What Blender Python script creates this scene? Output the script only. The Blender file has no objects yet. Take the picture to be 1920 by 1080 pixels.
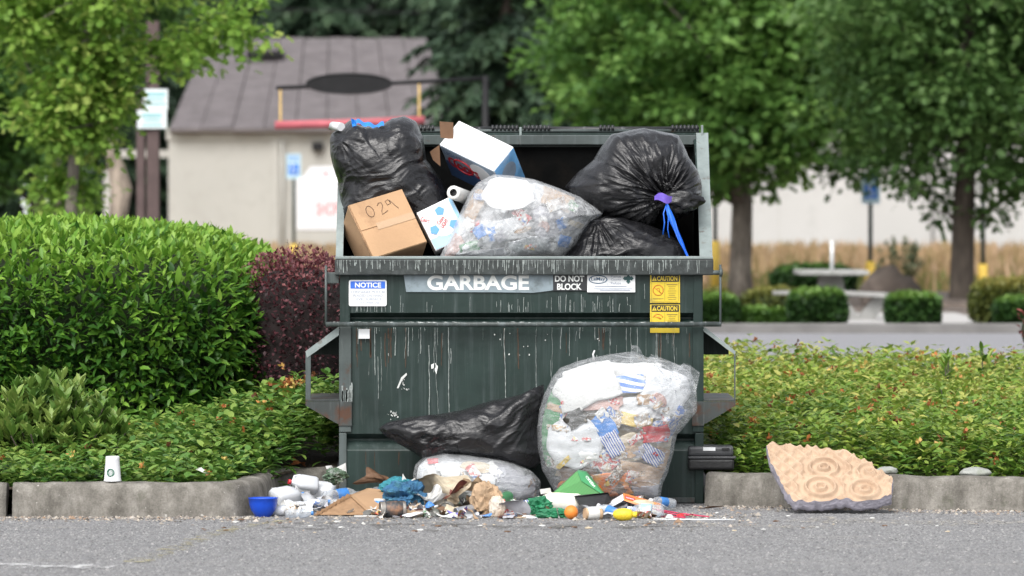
import bpy, bmesh, math, random
import numpy as np
from mathutils import Vector, Matrix

SC = bpy.context.scene
COL = SC.collection
R = math.radians
random.seed(7)
RNG = np.random.default_rng(11)

# ------------------------------------------------------------------ camera
D0, FPX, CAMZ, HOR = 24.0, 8928.0, 1.49, 390.0     # distance to the bin, focal length in 1920-wide pixels
cam_d = bpy.data.cameras.new('camera')
cam = bpy.data.objects.new('camera', cam_d)
COL.objects.link(cam)
cam.location = (0, -D0, CAMZ)
cam.rotation_euler = (R(90) - math.atan((540 - HOR) / FPX), 0, 0)
cam_d.sensor_width = 36
cam_d.lens = 36 * FPX / 1920
cam_d.clip_start, cam_d.clip_end = 0.5, 1500
cam_d.dof.use_dof = True
cam_d.dof.focus_distance = D0 - 0.15
cam_d.dof.aperture_fstop = 4.0
SC.camera = cam

# ------------------------------------------------------------------ sky, sun, exposure
W = bpy.data.worlds.new('World')
SC.world = W
W.use_nodes = True
nt = W.node_tree
for n in list(nt.nodes):
    nt.nodes.remove(n)
wo = nt.nodes.new('ShaderNodeOutputWorld')
bg = nt.nodes.new('ShaderNodeBackground')
sky = nt.nodes.new('ShaderNodeTexSky')
sky.sky_type = 'NISHITA'
sky.sun_disc = False
sky.sun_elevation = R(50)
sky.sun_rotation = R(200)
sky.dust_density = 4.0
sky.air_density = 1.0
hs = nt.nodes.new('ShaderNodeHueSaturation')
hs.inputs['Saturation'].default_value = 0.22          # an overcast sky is grey
nt.links.new(sky.outputs[0], hs.inputs['Color'])
nt.links.new(hs.outputs[0], bg.inputs[0])
nt.links.new(bg.outputs[0], wo.inputs[0])
bg.inputs[1].default_value = 0.15
sun_d = bpy.data.lights.new('sun', 'SUN')
sun = bpy.data.objects.new('sun', sun_d)
COL.objects.link(sun)
sun_d.energy = 1.0
sun_d.angle = R(35)
sun_d.color = (1.0, 0.97, 0.93)
az, el = R(200), R(50)
sdir = Vector((math.sin(az) * math.cos(el), math.cos(az) * math.cos(el), math.sin(el)))
sun.rotation_euler = (-sdir).to_track_quat('-Z', 'Y').to_euler()
SC.view_settings.view_transform = 'Standard'
SC.view_settings.look = 'None'
SC.view_settings.gamma = 1
SC.view_settings.exposure = 0.9
SC.render.engine = 'CYCLES'
SC.cycles.use_denoising = True
SC.cycles.transparent_max_bounces = 16
SC.cycles.max_bounces = 7

# ------------------------------------------------------------------ helpers
def at(px, py, Y):
    """Point that stands at depth Y (metres behind the bin's front) where the photo shows (px, py)."""
    s = (D0 + Y) / FPX
    return Vector(((px - 960) * s, Y, CAMZ - (py - HOR) * s))

def xpx(px, Y=0.0):
    return (px - 960) * (D0 + Y) / FPX

def zpx(py, Y=0.0):
    return CAMZ - (py - HOR) * (D0 + Y) / FPX

_P = np.random.default_rng(3).permutation(256)
_P = np.concatenate([_P, _P, _P])
_G = np.random.default_rng(4).normal(size=(256, 3))
_G /= np.linalg.norm(_G, axis=1)[:, None]

def perlin(p):
    p = np.asarray(p, float)
    i = np.floor(p).astype(int)
    f = p - i
    i &= 255
    u = f * f * f * (f * (f * 6 - 15) + 10)
    def g(a, b, c):
        h = _P[_P[_P[(i[:, 0] + a) & 255] + ((i[:, 1] + b) & 255)] + ((i[:, 2] + c) & 255)] & 255
        return np.einsum('ij,ij->i', _G[h], f - np.array([a, b, c]))
    def mix(a, b, t):
        return a + (b - a) * t
    x0 = mix(mix(g(0, 0, 0), g(1, 0, 0), u[:, 0]), mix(g(0, 1, 0), g(1, 1, 0), u[:, 0]), u[:, 1])
    x1 = mix(mix(g(0, 0, 1), g(1, 0, 1), u[:, 0]), mix(g(0, 1, 1), g(1, 1, 1), u[:, 0]), u[:, 1])
    return mix(x0, x1, u[:, 2])

def fbm(p, o=3):
    p = np.asarray(p, float)
    s, a = 0, 1.0
    for k in range(o):
        s = s + a * perlin(p * 2 ** k + 17.3 * k)
        a *= 0.5
    return s

# ---- materials
MATS = {}
def _base(name):
    m = bpy.data.materials.new(name)
    m.use_nodes = True
    t = m.node_tree
    b = t.nodes['Principled BSDF']
    return m, t, b

def _tc(t, scale=(1, 1, 1)):
    tc = t.nodes.new('ShaderNodeTexCoord')
    mp = t.nodes.new('ShaderNodeMapping')
    mp.inputs['Scale'].default_value = scale
    t.links.new(tc.outputs['Object'], mp.inputs[0])
    return mp.outputs[0]

def _noise(t, vec, scale, detail=4, rough=0.55, dist=0.0):
    n = t.nodes.new('ShaderNodeTexNoise')
    n.inputs['Scale'].default_value = scale
    n.inputs['Detail'].default_value = detail
    n.inputs['Roughness'].default_value = rough
    n.inputs['Distortion'].default_value = dist
    t.links.new(vec, n.inputs['Vector'])
    return n.outputs['Fac']

def _ramp(t, fac, stops, interp='LINEAR'):
    r = t.nodes.new('ShaderNodeValToRGB')
    r.color_ramp.interpolation = interp
    e = r.color_ramp.elements
    while len(e) < len(stops):
        e.new(0.5)
    for k, (p, c) in enumerate(stops):
        e[k].position = p
        e[k].color = (*c, 1) if len(c) == 3 else c
    t.links.new(fac, r.inputs[0])
    return r.outputs[0]

def _mix(t, fac, a, b, blend='MIX'):
    m = t.nodes.new('ShaderNodeMix')
    m.data_type = 'RGBA'
    m.blend_type = blend
    for s, v in ((m.inputs[0], fac), (m.inputs[6], a), (m.inputs[7], b)):
        if isinstance(v, (int, float)):
            s.default_value = v
        elif isinstance(v, tuple):
            s.default_value = (*v, 1)
        else:
            t.links.new(v, s)
    return m.outputs[2]

def _bump(t, b, h, strength, dist=0.01):
    n = t.nodes.new('ShaderNodeBump')
    n.inputs['Strength'].default_value = strength
    n.inputs['Distance'].default_value = dist
    t.links.new(h, n.inputs['Height'])
    t.links.new(n.outputs[0], b.inputs['Normal'])

def M(name, col, rough=0.55, metal=0.0, var=0.18, vs=9.0, bump=0.15, bs=60.0, stretch=(1, 1, 1), dirt=None, dirt_amt=0.5, spec=0.5, trans=0.0):
    """A painted / printed / mineral surface: noise-varied base colour, optional dirt patches, fine relief."""
    if name in MATS:
        return MATS[name]
    m, t, b = _base(name)
    v = _tc(t, stretch)
    n = _noise(t, v, vs, 5)
    c0 = tuple(max(0, c * (1 - var)) for c in col)
    c1 = tuple(min(1, c * (1 + var)) for c in col)
    c = _ramp(t, n, [(0.3, c0), (0.7, c1)])
    if dirt:
        d = _noise(t, v, vs * 0.6 + 3, 6, 0.65)
        f = _ramp(t, d, [(0.62 - 0.25 * dirt_amt, (0, 0, 0)), (0.72, (1, 1, 1))])
        c = _mix(t, f, c, dirt)
    t.links.new(c, b.inputs['Base Color'])
    b.inputs['Roughness'].default_value = rough
    b.inputs['Metallic'].default_value = metal
    b.inputs['Specular IOR Level'].default_value = spec
    b.inputs['Transmission Weight'].default_value = trans
    if bump:
        _bump(t, b, _noise(t, v, bs, 3), bump)
    MATS[name] = m
    return m

def leaf_mat(name, stops, rough=0.42, transl=0.3, spec=0.4):
    """Foliage: colour from the per-leaf 'tint' attribute, some light coming through the blade."""
    m, t, b = _base(name)
    a = t.nodes.new('ShaderNodeAttribute')
    a.attribute_name = 'tint'
    c = _ramp(t, a.outputs['Fac'], stops)
    t.links.new(c, b.inputs['Base Color'])
    b.inputs['Roughness'].default_value = rough
    b.inputs['Specular IOR Level'].default_value = spec
    tr = t.nodes.new('ShaderNodeBsdfTranslucent')
    t.links.new(c, tr.inputs[0])
    mx = t.nodes.new('ShaderNodeMixShader')
    mx.inputs[0].default_value = transl
    t.links.new(b.outputs[0], mx.inputs[1])
    t.links.new(tr.outputs[0], mx.inputs[2])
    t.links.new(mx.outputs[0], t.nodes['Material Output'].inputs[0])
    MATS[name] = m
    return m

# ---- objects
def tag(o, label=None, cat=None, group=None, kind=None):
    for k, v in (('label', label), ('category', cat), ('group', group), ('kind', kind)):
        if v:
            o[k] = v
    return o

WORLD = {}
def thing(name, label, cat, loc, group=None, rot=None):
    o = bpy.data.objects.new(name, None)
    COL.objects.link(o)
    o.empty_display_size = 0.1
    mw = Matrix.Translation(Vector(loc)) @ (rot.to_4x4() if rot else Matrix())
    o.matrix_world = mw
    WORLD[o.name] = mw
    return tag(o, label, cat, group)

def obj(name, me, mat, parent=None, local=False, mw=None):
    """Link a mesh. World-space vertices by default: top-level meshes get their origin at their own base."""
    o = bpy.data.objects.new(name, me)
    COL.objects.link(o)
    if mat and not me.materials:
        me.materials.append(mat)
    if parent:
        o.parent = parent
        if not local:
            o.matrix_parent_inverse = WORLD.get(parent.name, Matrix()).inverted()
        WORLD[o.name] = Matrix() if not local else WORLD.get(parent.name, Matrix())
    elif mw is not None:
        o.matrix_world = mw
        WORLD[o.name] = mw
    else:
        n = len(me.vertices)
        a = np.empty(n * 3)
        me.vertices.foreach_get('co', a)
        a = a.reshape(-1, 3)
        c = np.array([(a[:, 0].min() + a[:, 0].max()) / 2, (a[:, 1].min() + a[:, 1].max()) / 2, a[:, 2].min()])
        me.vertices.foreach_set('co', (a - c).ravel())
        o.location = c
        WORLD[o.name] = Matrix.Translation(Vector(c))
    return o

class MB:
    def __init__(s):
        s.v, s.f, s.sm = [], [], []
    def add(s, vs, fs, smooth=False):
        k = len(s.v)
        s.v += [tuple(p) for p in vs]
        s.f += [tuple(i + k for i in f) for f in fs]
        s.sm += [smooth] * len(fs)
        return s
    def box(s, c, d, rot=None, bev=0.0):
        bm = bmesh.new()
        bmesh.ops.create_cube(bm, size=1)
        bmesh.ops.scale(bm, vec=Vector(d), verts=bm.verts)
        if bev:
            bmesh.ops.bevel(bm, geom=bm.edges[:], offset=bev, segments=2, affect='EDGES', profile=0.6)
        mtx = Matrix.Translation(Vector(c)) @ (rot.to_4x4() if rot else Matrix())
        bm.transform(mtx)
        bm.verts.index_update()
        s.add([v.co for v in bm.verts], [[v.index for v in f.verts] for f in bm.faces], False)
        bm.free()
        return s
    def span(s, x0, x1, y0, y1, z0, z1, bev=0.0):
        return s.box(((x0 + x1) / 2, (y0 + y1) / 2, (z0 + z1) / 2), (abs(x1 - x0), abs(y1 - y0), abs(z1 - z0)), None, bev)
    def tube(s, pts, rad, n=10, cap=True):
        pts = [Vector(p) for p in pts]
        if not hasattr(rad, '__len__'):
            rad = [rad] * len(pts)
        vs, fs = [], []
        up = None
        for i, p in enumerate(pts):
            d = (pts[min(i + 1, len(pts) - 1)] - pts[max(i - 1, 0)]).normalized()
            if up is None:
                up = d.orthogonal().normalized()
            up = (up - d * up.dot(d)).normalized()
            w = d.cross(up)
            for k in range(n):
                a = 2 * math.pi * k / n
                vs.append(p + (up * math.cos(a) + w * math.sin(a)) * rad[i])
        for i in range(len(pts) - 1):
            for k in range(n):
                fs.append((i * n + k, i * n + (k + 1) % n, (i + 1) * n + (k + 1) % n, (i + 1) * n + k))
        s.add(vs, fs, True)
        if cap:
            s.add([], [])
            k0 = len(s.v) - len(vs)
            s.f += [tuple(k0 + k for k in range(n))[::-1], tuple(k0 + (len(pts) - 1) * n + k for k in range(n))]
            s.sm += [False, False]
        return s
    def lathe(s, prof, n=24, mtx=None, cap=(True, True)):
        mtx = mtx or Matrix()
        vs = [mtx @ Vector((r * math.cos(2 * math.pi * k / n), r * math.sin(2 * math.pi * k / n), z)) for r, z in prof for k in range(n)]
        fs = [(i * n + k, i * n + (k + 1) % n, (i + 1) * n + (k + 1) % n, (i + 1) * n + k) for i in range(len(prof) - 1) for k in range(n)]
        s.add(vs, fs, True)
        k0 = len(s.v) - len(vs)
        if cap[0]:
            s.f.append(tuple(k0 + k for k in range(n))[::-1]); s.sm.append(False)
        if cap[1]:
            s.f.append(tuple(k0 + (len(prof) - 1) * n + k for k in range(n))); s.sm.append(False)
        return s
    def prism(s, poly, vec):
        """poly: 3-D outline, pushed along vec."""
        vec = Vector(vec)
        n = len(poly)
        vs = [Vector(p) for p in poly] + [Vector(p) + vec for p in poly]
        s.add(vs, [tuple(range(n))[::-1], tuple(range(n, 2 * n))] + [(i, (i + 1) % n, n + (i + 1) % n, n + i) for i in range(n)])
        return s
    def grid(s, P, smooth=True, wrap=False):
        """P: array (a, b, 3)."""
        a, b = P.shape[:2]
        fs = [(i * b + j, i * b + (j + 1) % b, (i + 1) * b + (j + 1) % b, (i + 1) * b + j) for i in range(a - 1) for j in range(b if wrap else b - 1)]
        s.add(P.reshape(-1, 3), fs, smooth)
        return s
    def mesh(s, name='mesh', fix=True):
        me = bpy.data.meshes.new(name)
        me.from_pydata(s.v, [], s.f)
        me.polygons.foreach_set('use_smooth', s.sm)
        if fix:
            bm = bmesh.new(); bm.from_mesh(me)
            bmesh.ops.recalc_face_normals(bm, faces=bm.faces)
            bm.to_mesh(me); bm.free()
        me.update()
        return me
    def build(s, name, mat, parent=None, local=False, mw=None, fix=True):
        return obj(name, s.mesh(name, fix), mat, parent, local, mw)

def copy_tree(o, mw, label=None):
    """A copy of a thing and of its parts, put at world matrix mw."""
    c = o.copy()
    COL.objects.link(c)
    c.matrix_world = mw
    WORLD[c.name] = mw
    if label:
        c['label'] = label
    def kids(a, b):
        for ch in [x for x in bpy.data.objects if x.parent is a]:
            d = ch.copy()
            COL.objects.link(d)
            d.parent = b
            kids(ch, d)
    kids(o, c)
    return c

def norm(a):
    return a / np.maximum(np.linalg.norm(a, axis=-1, keepdims=True), 1e-9)

def scatter(name, tv, tf, pos, dirs, ups, sc, tint, mat, parent=None, smooth=True, local=False):
    """One mesh of many small faces: the template (x = across, y = along, z = out) copied to every pos."""
    tv = np.asarray(tv, float)
    y = norm(np.asarray(dirs, float))
    x = norm(np.cross(y, ups))
    z = np.cross(x, y)
    sc = np.asarray(sc, float)
    if sc.ndim == 1:
        sc = np.stack([sc, sc, sc], 1)
    V = pos[:, None, :] + x[:, None, :] * (tv[None, :, 0:1] * sc[:, None, 0:1]) + y[:, None, :] * (tv[None, :, 1:2] * sc[:, None, 1:2]) + z[:, None, :] * (tv[None, :, 2:3] * sc[:, None, 2:3])
    n, k = len(pos), len(tv)
    me = bpy.data.meshes.new(name)
    F = np.concatenate([np.asarray(f)[None, :] + (np.arange(n) * k)[:, None] for f in tf], 1).ravel()
    ln = np.tile(np.array([len(f) for f in tf]), n)
    st = np.concatenate([[0], np.cumsum(ln)[:-1]])
    me.vertices.add(n * k); me.loops.add(len(F)); me.polygons.add(len(ln))
    me.vertices.foreach_set('co', V.ravel())
    me.loops.foreach_set('vertex_index', F.astype(np.int32))
    me.polygons.foreach_set('loop_start', st.astype(np.int32))
    me.polygons.foreach_set('loop_total', ln.astype(np.int32))
    me.polygons.foreach_set('use_smooth', np.full(len(ln), smooth))
    at_ = me.attributes.new('tint', 'FLOAT', 'POINT')
    at_.data.foreach_set('value', np.repeat(np.clip(tint, 0, 1), k))
    me.update(calc_edges=True)
    return obj(name, me, mat, parent, local)

def rnd_dir(n):
    return norm(RNG.normal(size=(n, 3)))

# lance-shaped leaf with a folded midrib and a drooping tip; 8 triangles' worth of quads
LEAF_V = [(0, 0, 0), (-.17, .3, .05), (0, .3, 0), (.17, .3, .05), (-.15, .65, .02), (0, .66, -.03), (.15, .65, .02), (0, 1, -.12)]
LEAF_F = [(0, 2, 1), (0, 3, 2), (1, 2, 5, 4), (2, 3, 6, 5), (4, 5, 7), (5, 6, 7)]
BROAD_V = [(0, 0, 0), (-.38, .42, .07), (0, .4, 0), (.38, .42, .07), (0, 1, -.1)]
BROAD_F = [(0, 2, 1), (0, 3, 2), (1, 2, 4), (2, 3, 4)]
# lobed leaf (maple-like)
LOBE_V = [(0, 0, 0), (-.5, .25, .05), (-.22, .45, 0), (-.42, .85, -.05), (0, .6, .02), (0, 1.1, -.12), (.42, .85, -.05), (.22, .45, 0), (.5, .25, .05)]
LOBE_F = [(0, 4, 2, 1), (2, 4, 3), (3, 4, 5), (4, 6, 5), (4, 7, 6), (0, 8, 7, 4)]

TEXTC = {}
def text_mesh(s, bold=0.0):
    cu = bpy.data.curves.new('lettering', 'FONT')
    cu.body = s
    cu.size = 1
    cu.offset = bold
    cu.align_x = 'CENTER'
    cu.space_line = 0.95
    ob = bpy.data.objects.new('lettering', cu)
    COL.objects.link(ob)
    dg = bpy.context.evaluated_depsgraph_get()
    me = bpy.data.meshes.new_from_object(ob.evaluated_get(dg))
    bpy.data.objects.remove(ob)
    return me

def text_on(name, s, org, ux, uz, w, h, mat, parent, bold=0.0):
    """Lettering stretched into a w x h rectangle centred on org in the plane of ux, uz."""
    me = text_mesh(s, bold)
    n = len(me.vertices)
    a = np.empty(n * 3); me.vertices.foreach_get('co', a); a = a.reshape(-1, 3)
    lo, hi = a.min(0), a.max(0)
    u = (a[:, 0] - (lo[0] + hi[0]) / 2) / max(hi[0] - lo[0], 1e-6) * w
    v = (a[:, 1] - (lo[1] + hi[1]) / 2) / max(hi[1] - lo[1], 1e-6) * h
    org, ux, uz = (np.array(Vector(q)) for q in (org, Vector(ux).normalized(), Vector(uz).normalized()))
    me.vertices.foreach_set('co', (org + u[:, None] * ux + v[:, None] * uz).ravel())
    me.materials.clear()
    me.update()
    return obj(name, me, mat, parent)

def quad_on(mb, org, ux, uz, w, h, off=0.0, poly=None, thick=0.0012):
    """A thin printed patch: polygon (unit coords) or rectangle on a face, standing 'thick' proud."""
    org, ux, uz = Vector(org), Vector(ux).normalized(), Vector(uz).normalized()
    nrm = ux.cross(uz)
    poly = poly or [(-.5, -.5), (.5, -.5), (.5, .5), (-.5, .5)]
    mb.prism([org + ux * (p[0] * w) + uz * (p[1] * h) + nrm * off for p in poly], nrm * thick)
    return mb
# ================================================================== SETTING
def asphalt(name, lo, hi, patch):
    m, t, b = _base(name)
    v = _tc(t)
    g = _noise(t, v, 170, 3, 0.7)                    # aggregate grain
    g2 = _noise(t, v, 60, 4, 0.7)
    big = _noise(t, v, 0.9, 5, 0.6)
    c = _ramp(t, g, [(0.33, lo), (0.5, tuple((a + c_) / 2 for a, c_ in zip(lo, hi))), (0.68, hi)])
    c = _mix(t, 0.35, c, _ramp(t, g2, [(0.35, lo), (0.65, hi)]))
    f = _ramp(t, big, [(0.35, (0, 0, 0)), (0.65, (1, 1, 1))])
    c = _mix(t, f, c, _mix(t, 0.75, c, patch))
    # pale dust and grit in patches drawn out along the lane
    v2 = _tc(t, (0.5, 2.2, 1))
    d = _noise(t, v2, 2.2, 6, 0.7)
    c = _mix(t, _ramp(t, d, [(0.56, (0, 0, 0)), (0.75, (.55, .55, .55))]), c, (.34, .32, .29))
    # bright and dark specks
    co = _noise(t, _tc(t, (1, .35, 1)), 32, 5, .8)
    c = _mix(t, .75, c, _ramp(t, co, [(.3, (.42, .42, .42)), (.5, (.9, .9, .9)), (.7, (1, 1, 1))]), 'MULTIPLY')
    sp = _noise(t, _tc(t, (1, .4, 1)), 60, 2, 0.5)
    c = _mix(t, _ramp(t, sp, [(0.70, (0, 0, 0)), (0.73, (.8, .8, .8))]), c, (.5, .48, .44))
    c = _mix(t, _ramp(t, _noise(t, v, 80, 2, .5), [(0.26, (.8, .8, .8)), (0.3, (0, 0, 0))]), c, (.05, .05, .05))
    t.links.new(c, b.inputs['Base Color'])
    b.inputs['Roughness'].default_value = 0.9
    b.inputs['Specular IOR Level'].default_value = 0.25
    _bump(t, b, g, 0.5, 0.006)
    MATS[name] = m
    return m

MAT_ASPH = asphalt('asphalt', (.12, .12, .124), (.32, .32, .322), (.19, .19, .195))
MAT_ROAD = asphalt('pale_asphalt', (.22, .22, .235), (.30, .30, .315), (.25, .25, .265))

def sheet(name, x0, x1, y0, y1, z, mat):
    o = MB().add([(x0, y0, z), (x1, y0, z), (x1, y1, z), (x0, y1, z)], [(0, 1, 2, 3)]).build(name, mat)
    return tag(o, kind='structure')

sheet('ground', -600, 600, -60, 1200, 0, MAT_ASPH)
sheet('road', -60, 60, 20.5, 32.6, .004, MAT_ROAD)

# soil, with a low mound towards the back of the beds
def soil_mat():
    m, t, b = _base('soil')
    v = _tc(t)
    n = _noise(t, v, 25, 6, .7)
    c = _ramp(t, n, [(.3, (.018, .012, .007)), (.6, (.06, .042, .026)), (.8, (.12, .09, .06))])
    t.links.new(c, b.inputs['Base Color'])
    b.inputs['Roughness'].default_value = 1
    _bump(t, b, n, .8, .03)
    return m
MAT_SOIL = soil_mat()

def bed(name, x0, x1, yf, y1, zf):
    xs, ys = np.linspace(x0, x1, 40), np.linspace(0, 1, 40)
    P = np.zeros((40, 40, 3))
    for j, x in enumerate(xs):
        ya = yf(x)
        P[:, j, 0] = x
        P[:, j, 1] = ya + (y1 - ya) * ys
    P[:, :, 2] = zf(P[:, :, 0], P[:, :, 1])
    P[:, :, 2] += .015 * fbm(P.reshape(-1, 3) * 4).reshape(40, 40)
    return tag(MB().grid(P).build(name, MAT_SOIL), kind='structure')

def smooth01(a):
    a = np.clip(a, 0, 1)
    return a * a * (3 - 2 * a)

def soil_right(x, y):
    return .13 + .26 * smooth01((y + .2) / 6.5)
def soil_left(x, y):
    return .13 + .12 * smooth01((y + .6) / 3.0)

# curb paths (front foot line, seen from the lot)
def chaikin(p, n=3):
    p = [Vector(q) for q in p]
    for _ in range(n):
        q = [p[0]]
        for a, b_ in zip(p[:-1], p[1:]):
            q += [a * .75 + b_ * .25, a * .25 + b_ * .75]
        p = q + [p[-1]]
    return p

def resample(p, step):
    out, acc = [p[0]], 0
    for a, b_ in zip(p[:-1], p[1:]):
        L = (b_ - a).length
        d = step - acc
        while d <= L:
            out.append(a + (b_ - a) * (d / L))
            d += step
        acc = L - (d - step)
    if (out[-1] - p[-1]).length > .01:
        out.append(p[-1])
    return out

def concrete():
    m, t, b = _base('curb_concrete')
    v = _tc(t)
    n = _noise(t, v, 7, 7, .68)
    c = _ramp(t, n, [(.28, (.10, .093, .08)), (.5, (.235, .22, .195)), (.72, (.38, .36, .325))])
    vs = _tc(t, (9, 9, 1.2))
    st = _noise(t, vs, 1.6, 6, .7)
    c = _mix(t, _ramp(t, st, [(.36, (.5, .5, .5)), (.6, (0, 0, 0))]), c, (.07, .066, .056))
    fi = _noise(t, v, 120, 3, .7)
    c = _mix(t, .5, c, _ramp(t, fi, [(.3, (.35, .35, .35)), (.7, (1, 1, 1))]), 'MULTIPLY')
    c = _mix(t, _ramp(t, _noise(t, v, 38, 3, .6), [(.68, (0, 0, 0)), (.74, (.8, .8, .8))]), c, (.46, .44, .41))
    c = _mix(t, _ramp(t, _noise(t, v, 5.5, 5, .7), [(.6, (0, 0, 0)), (.7, (.5, .5, .5))]), c, (.05, .06, .03))
    t.links.new(c, b.inputs['Base Color'])
    b.inputs['Roughness'].default_value = .95
    b.inputs['Specular IOR Level'].default_value = .2
    _bump(t, b, n, .6, .02)
    MATS['curb_concrete'] = m
    return m
MAT_CURB = concrete()

CURB_PROF = [(0, -.03), (.006, .03), (.014, .10), (.022, .138), (.036, .158), (.055, .166), (.09, .168), (.135, .167), (.15, .160), (.155, .10)]
def curb(path, cuts=()):
    """Concrete curb stones swept along the path; a joint at every cut (metres along)."""
    p = resample(path, .03)
    L = [0]
    for a, b_ in zip(p[:-1], p[1:]):
        L.append(L[-1] + (b_ - a).length)
    marks = [0] + list(cuts) + [L[-1] + 1]
    for c0, c1 in zip(marks[:-1], marks[1:]):
        idx = [i for i in range(len(p)) if c0 + (.006 if c0 else 0) <= L[i] <= c1 - .006]
        rows = []
        for i in idx:
            d = (p[min(i + 1, len(p) - 1)] - p[max(i - 1, 0)]).normalized()
            nrm = Vector((-d.y, d.x, 0))
            rows.append([p[i] + nrm * a + Vector((0, 0, z)) for a, z in CURB_PROF])
        P = np.array([[tuple(q) for q in r] for r in rows])
        fl = P.reshape(-1, 3)
        w = fbm(fl * np.array([5, 5, 7]), 4) * .010 + np.minimum(perlin(fl * 19), -.15) * .022
        fl[:, 2] += w * (fl[:, 2] > .12)
        fl[:, 1] += w * .6
        mb = MB().grid(P)
        n = len(CURB_PROF)
        mb.f += [tuple(range(n)), tuple((len(rows) - 1) * n + k for k in range(n))[::-1]]
        mb.sm += [False, False]
        tag(mb.build('curb', MAT_CURB), kind='structure')

pl = [(-4.6, -1.05, 0), (-1.55, -1.07, 0)] + [(-1.32, -1.06, 0), (-1.20, -.80, 0), (-1.19, -.3, 0), (-1.15, .16, 0), (-1.03, .27, 0), (-.88, .29, 0)]
curb(chaikin(pl, 3), cuts=(2.17,))
pr = [(.962, -.20, 0), (1.6, -.40, 0), (2.4, -.62, 0), (4.6, -.95, 0)]
curb(chaikin(pr, 2), cuts=(1.95,))
bed('planting_bed', -7, -.90, lambda x: -.94 if x < -1.4 else (-.94 + (x + 1.4) / .34 * 1.3 if x < -1.06 else .40), 9, soil_left)
bed('planting_bed', .98, 7.5, lambda x: -.06 - .43 * min(max((x - .98) / 1.4, 0), 1) - .16 * max(0, min(1, (x - 2.4) / 2.2)), 8.5, soil_right)

# paint that is nearly worn off
def worn_paint(name, col, keep=.5, scale=16):
    m, t, b = _base(name)
    v = _tc(t)
    n = _noise(t, v, scale, 8, .75)
    f = _ramp(t, n, [(keep, (0, 0, 0)), (keep + .1, (1, 1, 1))])
    b.inputs['Base Color'].default_value = (*col, 1)
    b.inputs['Roughness'].default_value = .9
    tr = t.nodes.new('ShaderNodeBsdfTransparent')
    mx = t.nodes.new('ShaderNodeMixShader')
    t.links.new(f, mx.inputs[0])
    t.links.new(tr.outputs[0], mx.inputs[1])
    t.links.new(b.outputs[0], mx.inputs[2])
    t.links.new(mx.outputs[0], t.nodes['Material Output'].inputs[0])
    MATS[name] = m
    return m
def gpt(px, py):
    d = FPX * CAMZ / (py - HOR)
    return ((px - 960) * d / FPX, d - D0)
def stripe(px, w, mat, name='painted_line'):
    pts = [Vector((*gpt(*p), 0)) for p in px]
    pts = resample(chaikin(pts, 2), .06)
    mb = MB()
    rows = []
    for i, p in enumerate(pts):
        d = (pts[min(i + 1, len(pts) - 1)] - pts[max(i - 1, 0)]).normalized()
        nr = Vector((-d.y, d.x, 0)) * w * (.5 + .18 * math.sin(i * 1.7) + .1 * math.sin(i * .61))
        rows.append([tuple(p - nr + Vector((0, 0, .004))), tuple(p + nr + Vector((0, 0, .004)))])
    return tag(mb.grid(np.array(rows), False).build(name, mat), kind='structure')
stripe([(-60, 1062), (120, 1063), (215, 1064)], .26, worn_paint('worn_white_paint', (.46, .46, .46), .47, 9))
stripe([(255, 1056), (330, 1030), (400, 1003), (470, 985), (540, 978)], .10, worn_paint('worn_yellow_paint', (.34, .31, .19), .50, 11))
stripe([(560, 991), (600, 992), (645, 992)], .05, MATS['worn_white_paint'])
stripe([(1280, 985), (1400, 988), (1560, 990)], .22, worn_paint('dust_streak', (.45, .42, .36), .52, 22))
stripe([(1500, 975), (1700, 982), (1960, 980)], .34, MATS['dust_streak'])

stripe([(540, 984), (760, 990), (1000, 988), (1320, 984)], .5, worn_paint('leak_stain', (.13, .125, .115), .52, 4.5), 'leak_stain')
# grit that has collected at the curb foot
def grit():
    n = 4200
    k = RNG.integers(0, 3, n)
    x = np.where(k == 0, RNG.uniform(-2.8, -1.2, n), np.where(k == 1, RNG.uniform(-1.2, 1.2, n), RNG.uniform(.9, 2.9, n)))
    yb = np.where(k == 0, -1.07, np.where(k == 1, -.75, -.22 - (x - .98) * .25))
    y = yb - np.abs(RNG.normal(size=n)) * np.where(k == 1, .45, .16)
    pos = np.stack([x, y, np.full(n, .001)], 1)
    s = RNG.gamma(2.0, .0017, n) + .001
    tv = [(-1, -1, 0), (1, -.8, 0), (.8, 1, 0), (-.9, .9, 0), (0.1, 0, 1)]
    tf = [(0, 1, 4), (1, 2, 4), (2, 3, 4), (3, 0, 4)]
    d = rnd_dir(n); d[:, 2] *= .1
    m = leaf_mat('grit', [(0, (.05, .045, .04)), (.4, (.2, .18, .16)), (.75, (.42, .38, .32)), (.9, (.25, .16, .10)), (1, (.5, .49, .46))], .9, 0)
    o = scatter('grit', tv, tf, pos, d, np.tile([0, 0, 1.], (n, 1)), s, RNG.random(n), m, smooth=False)
    tag(o, 'fine stones and crumbs scattered on asphalt along the curb foot', 'grit', kind='stuff')
grit()
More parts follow.
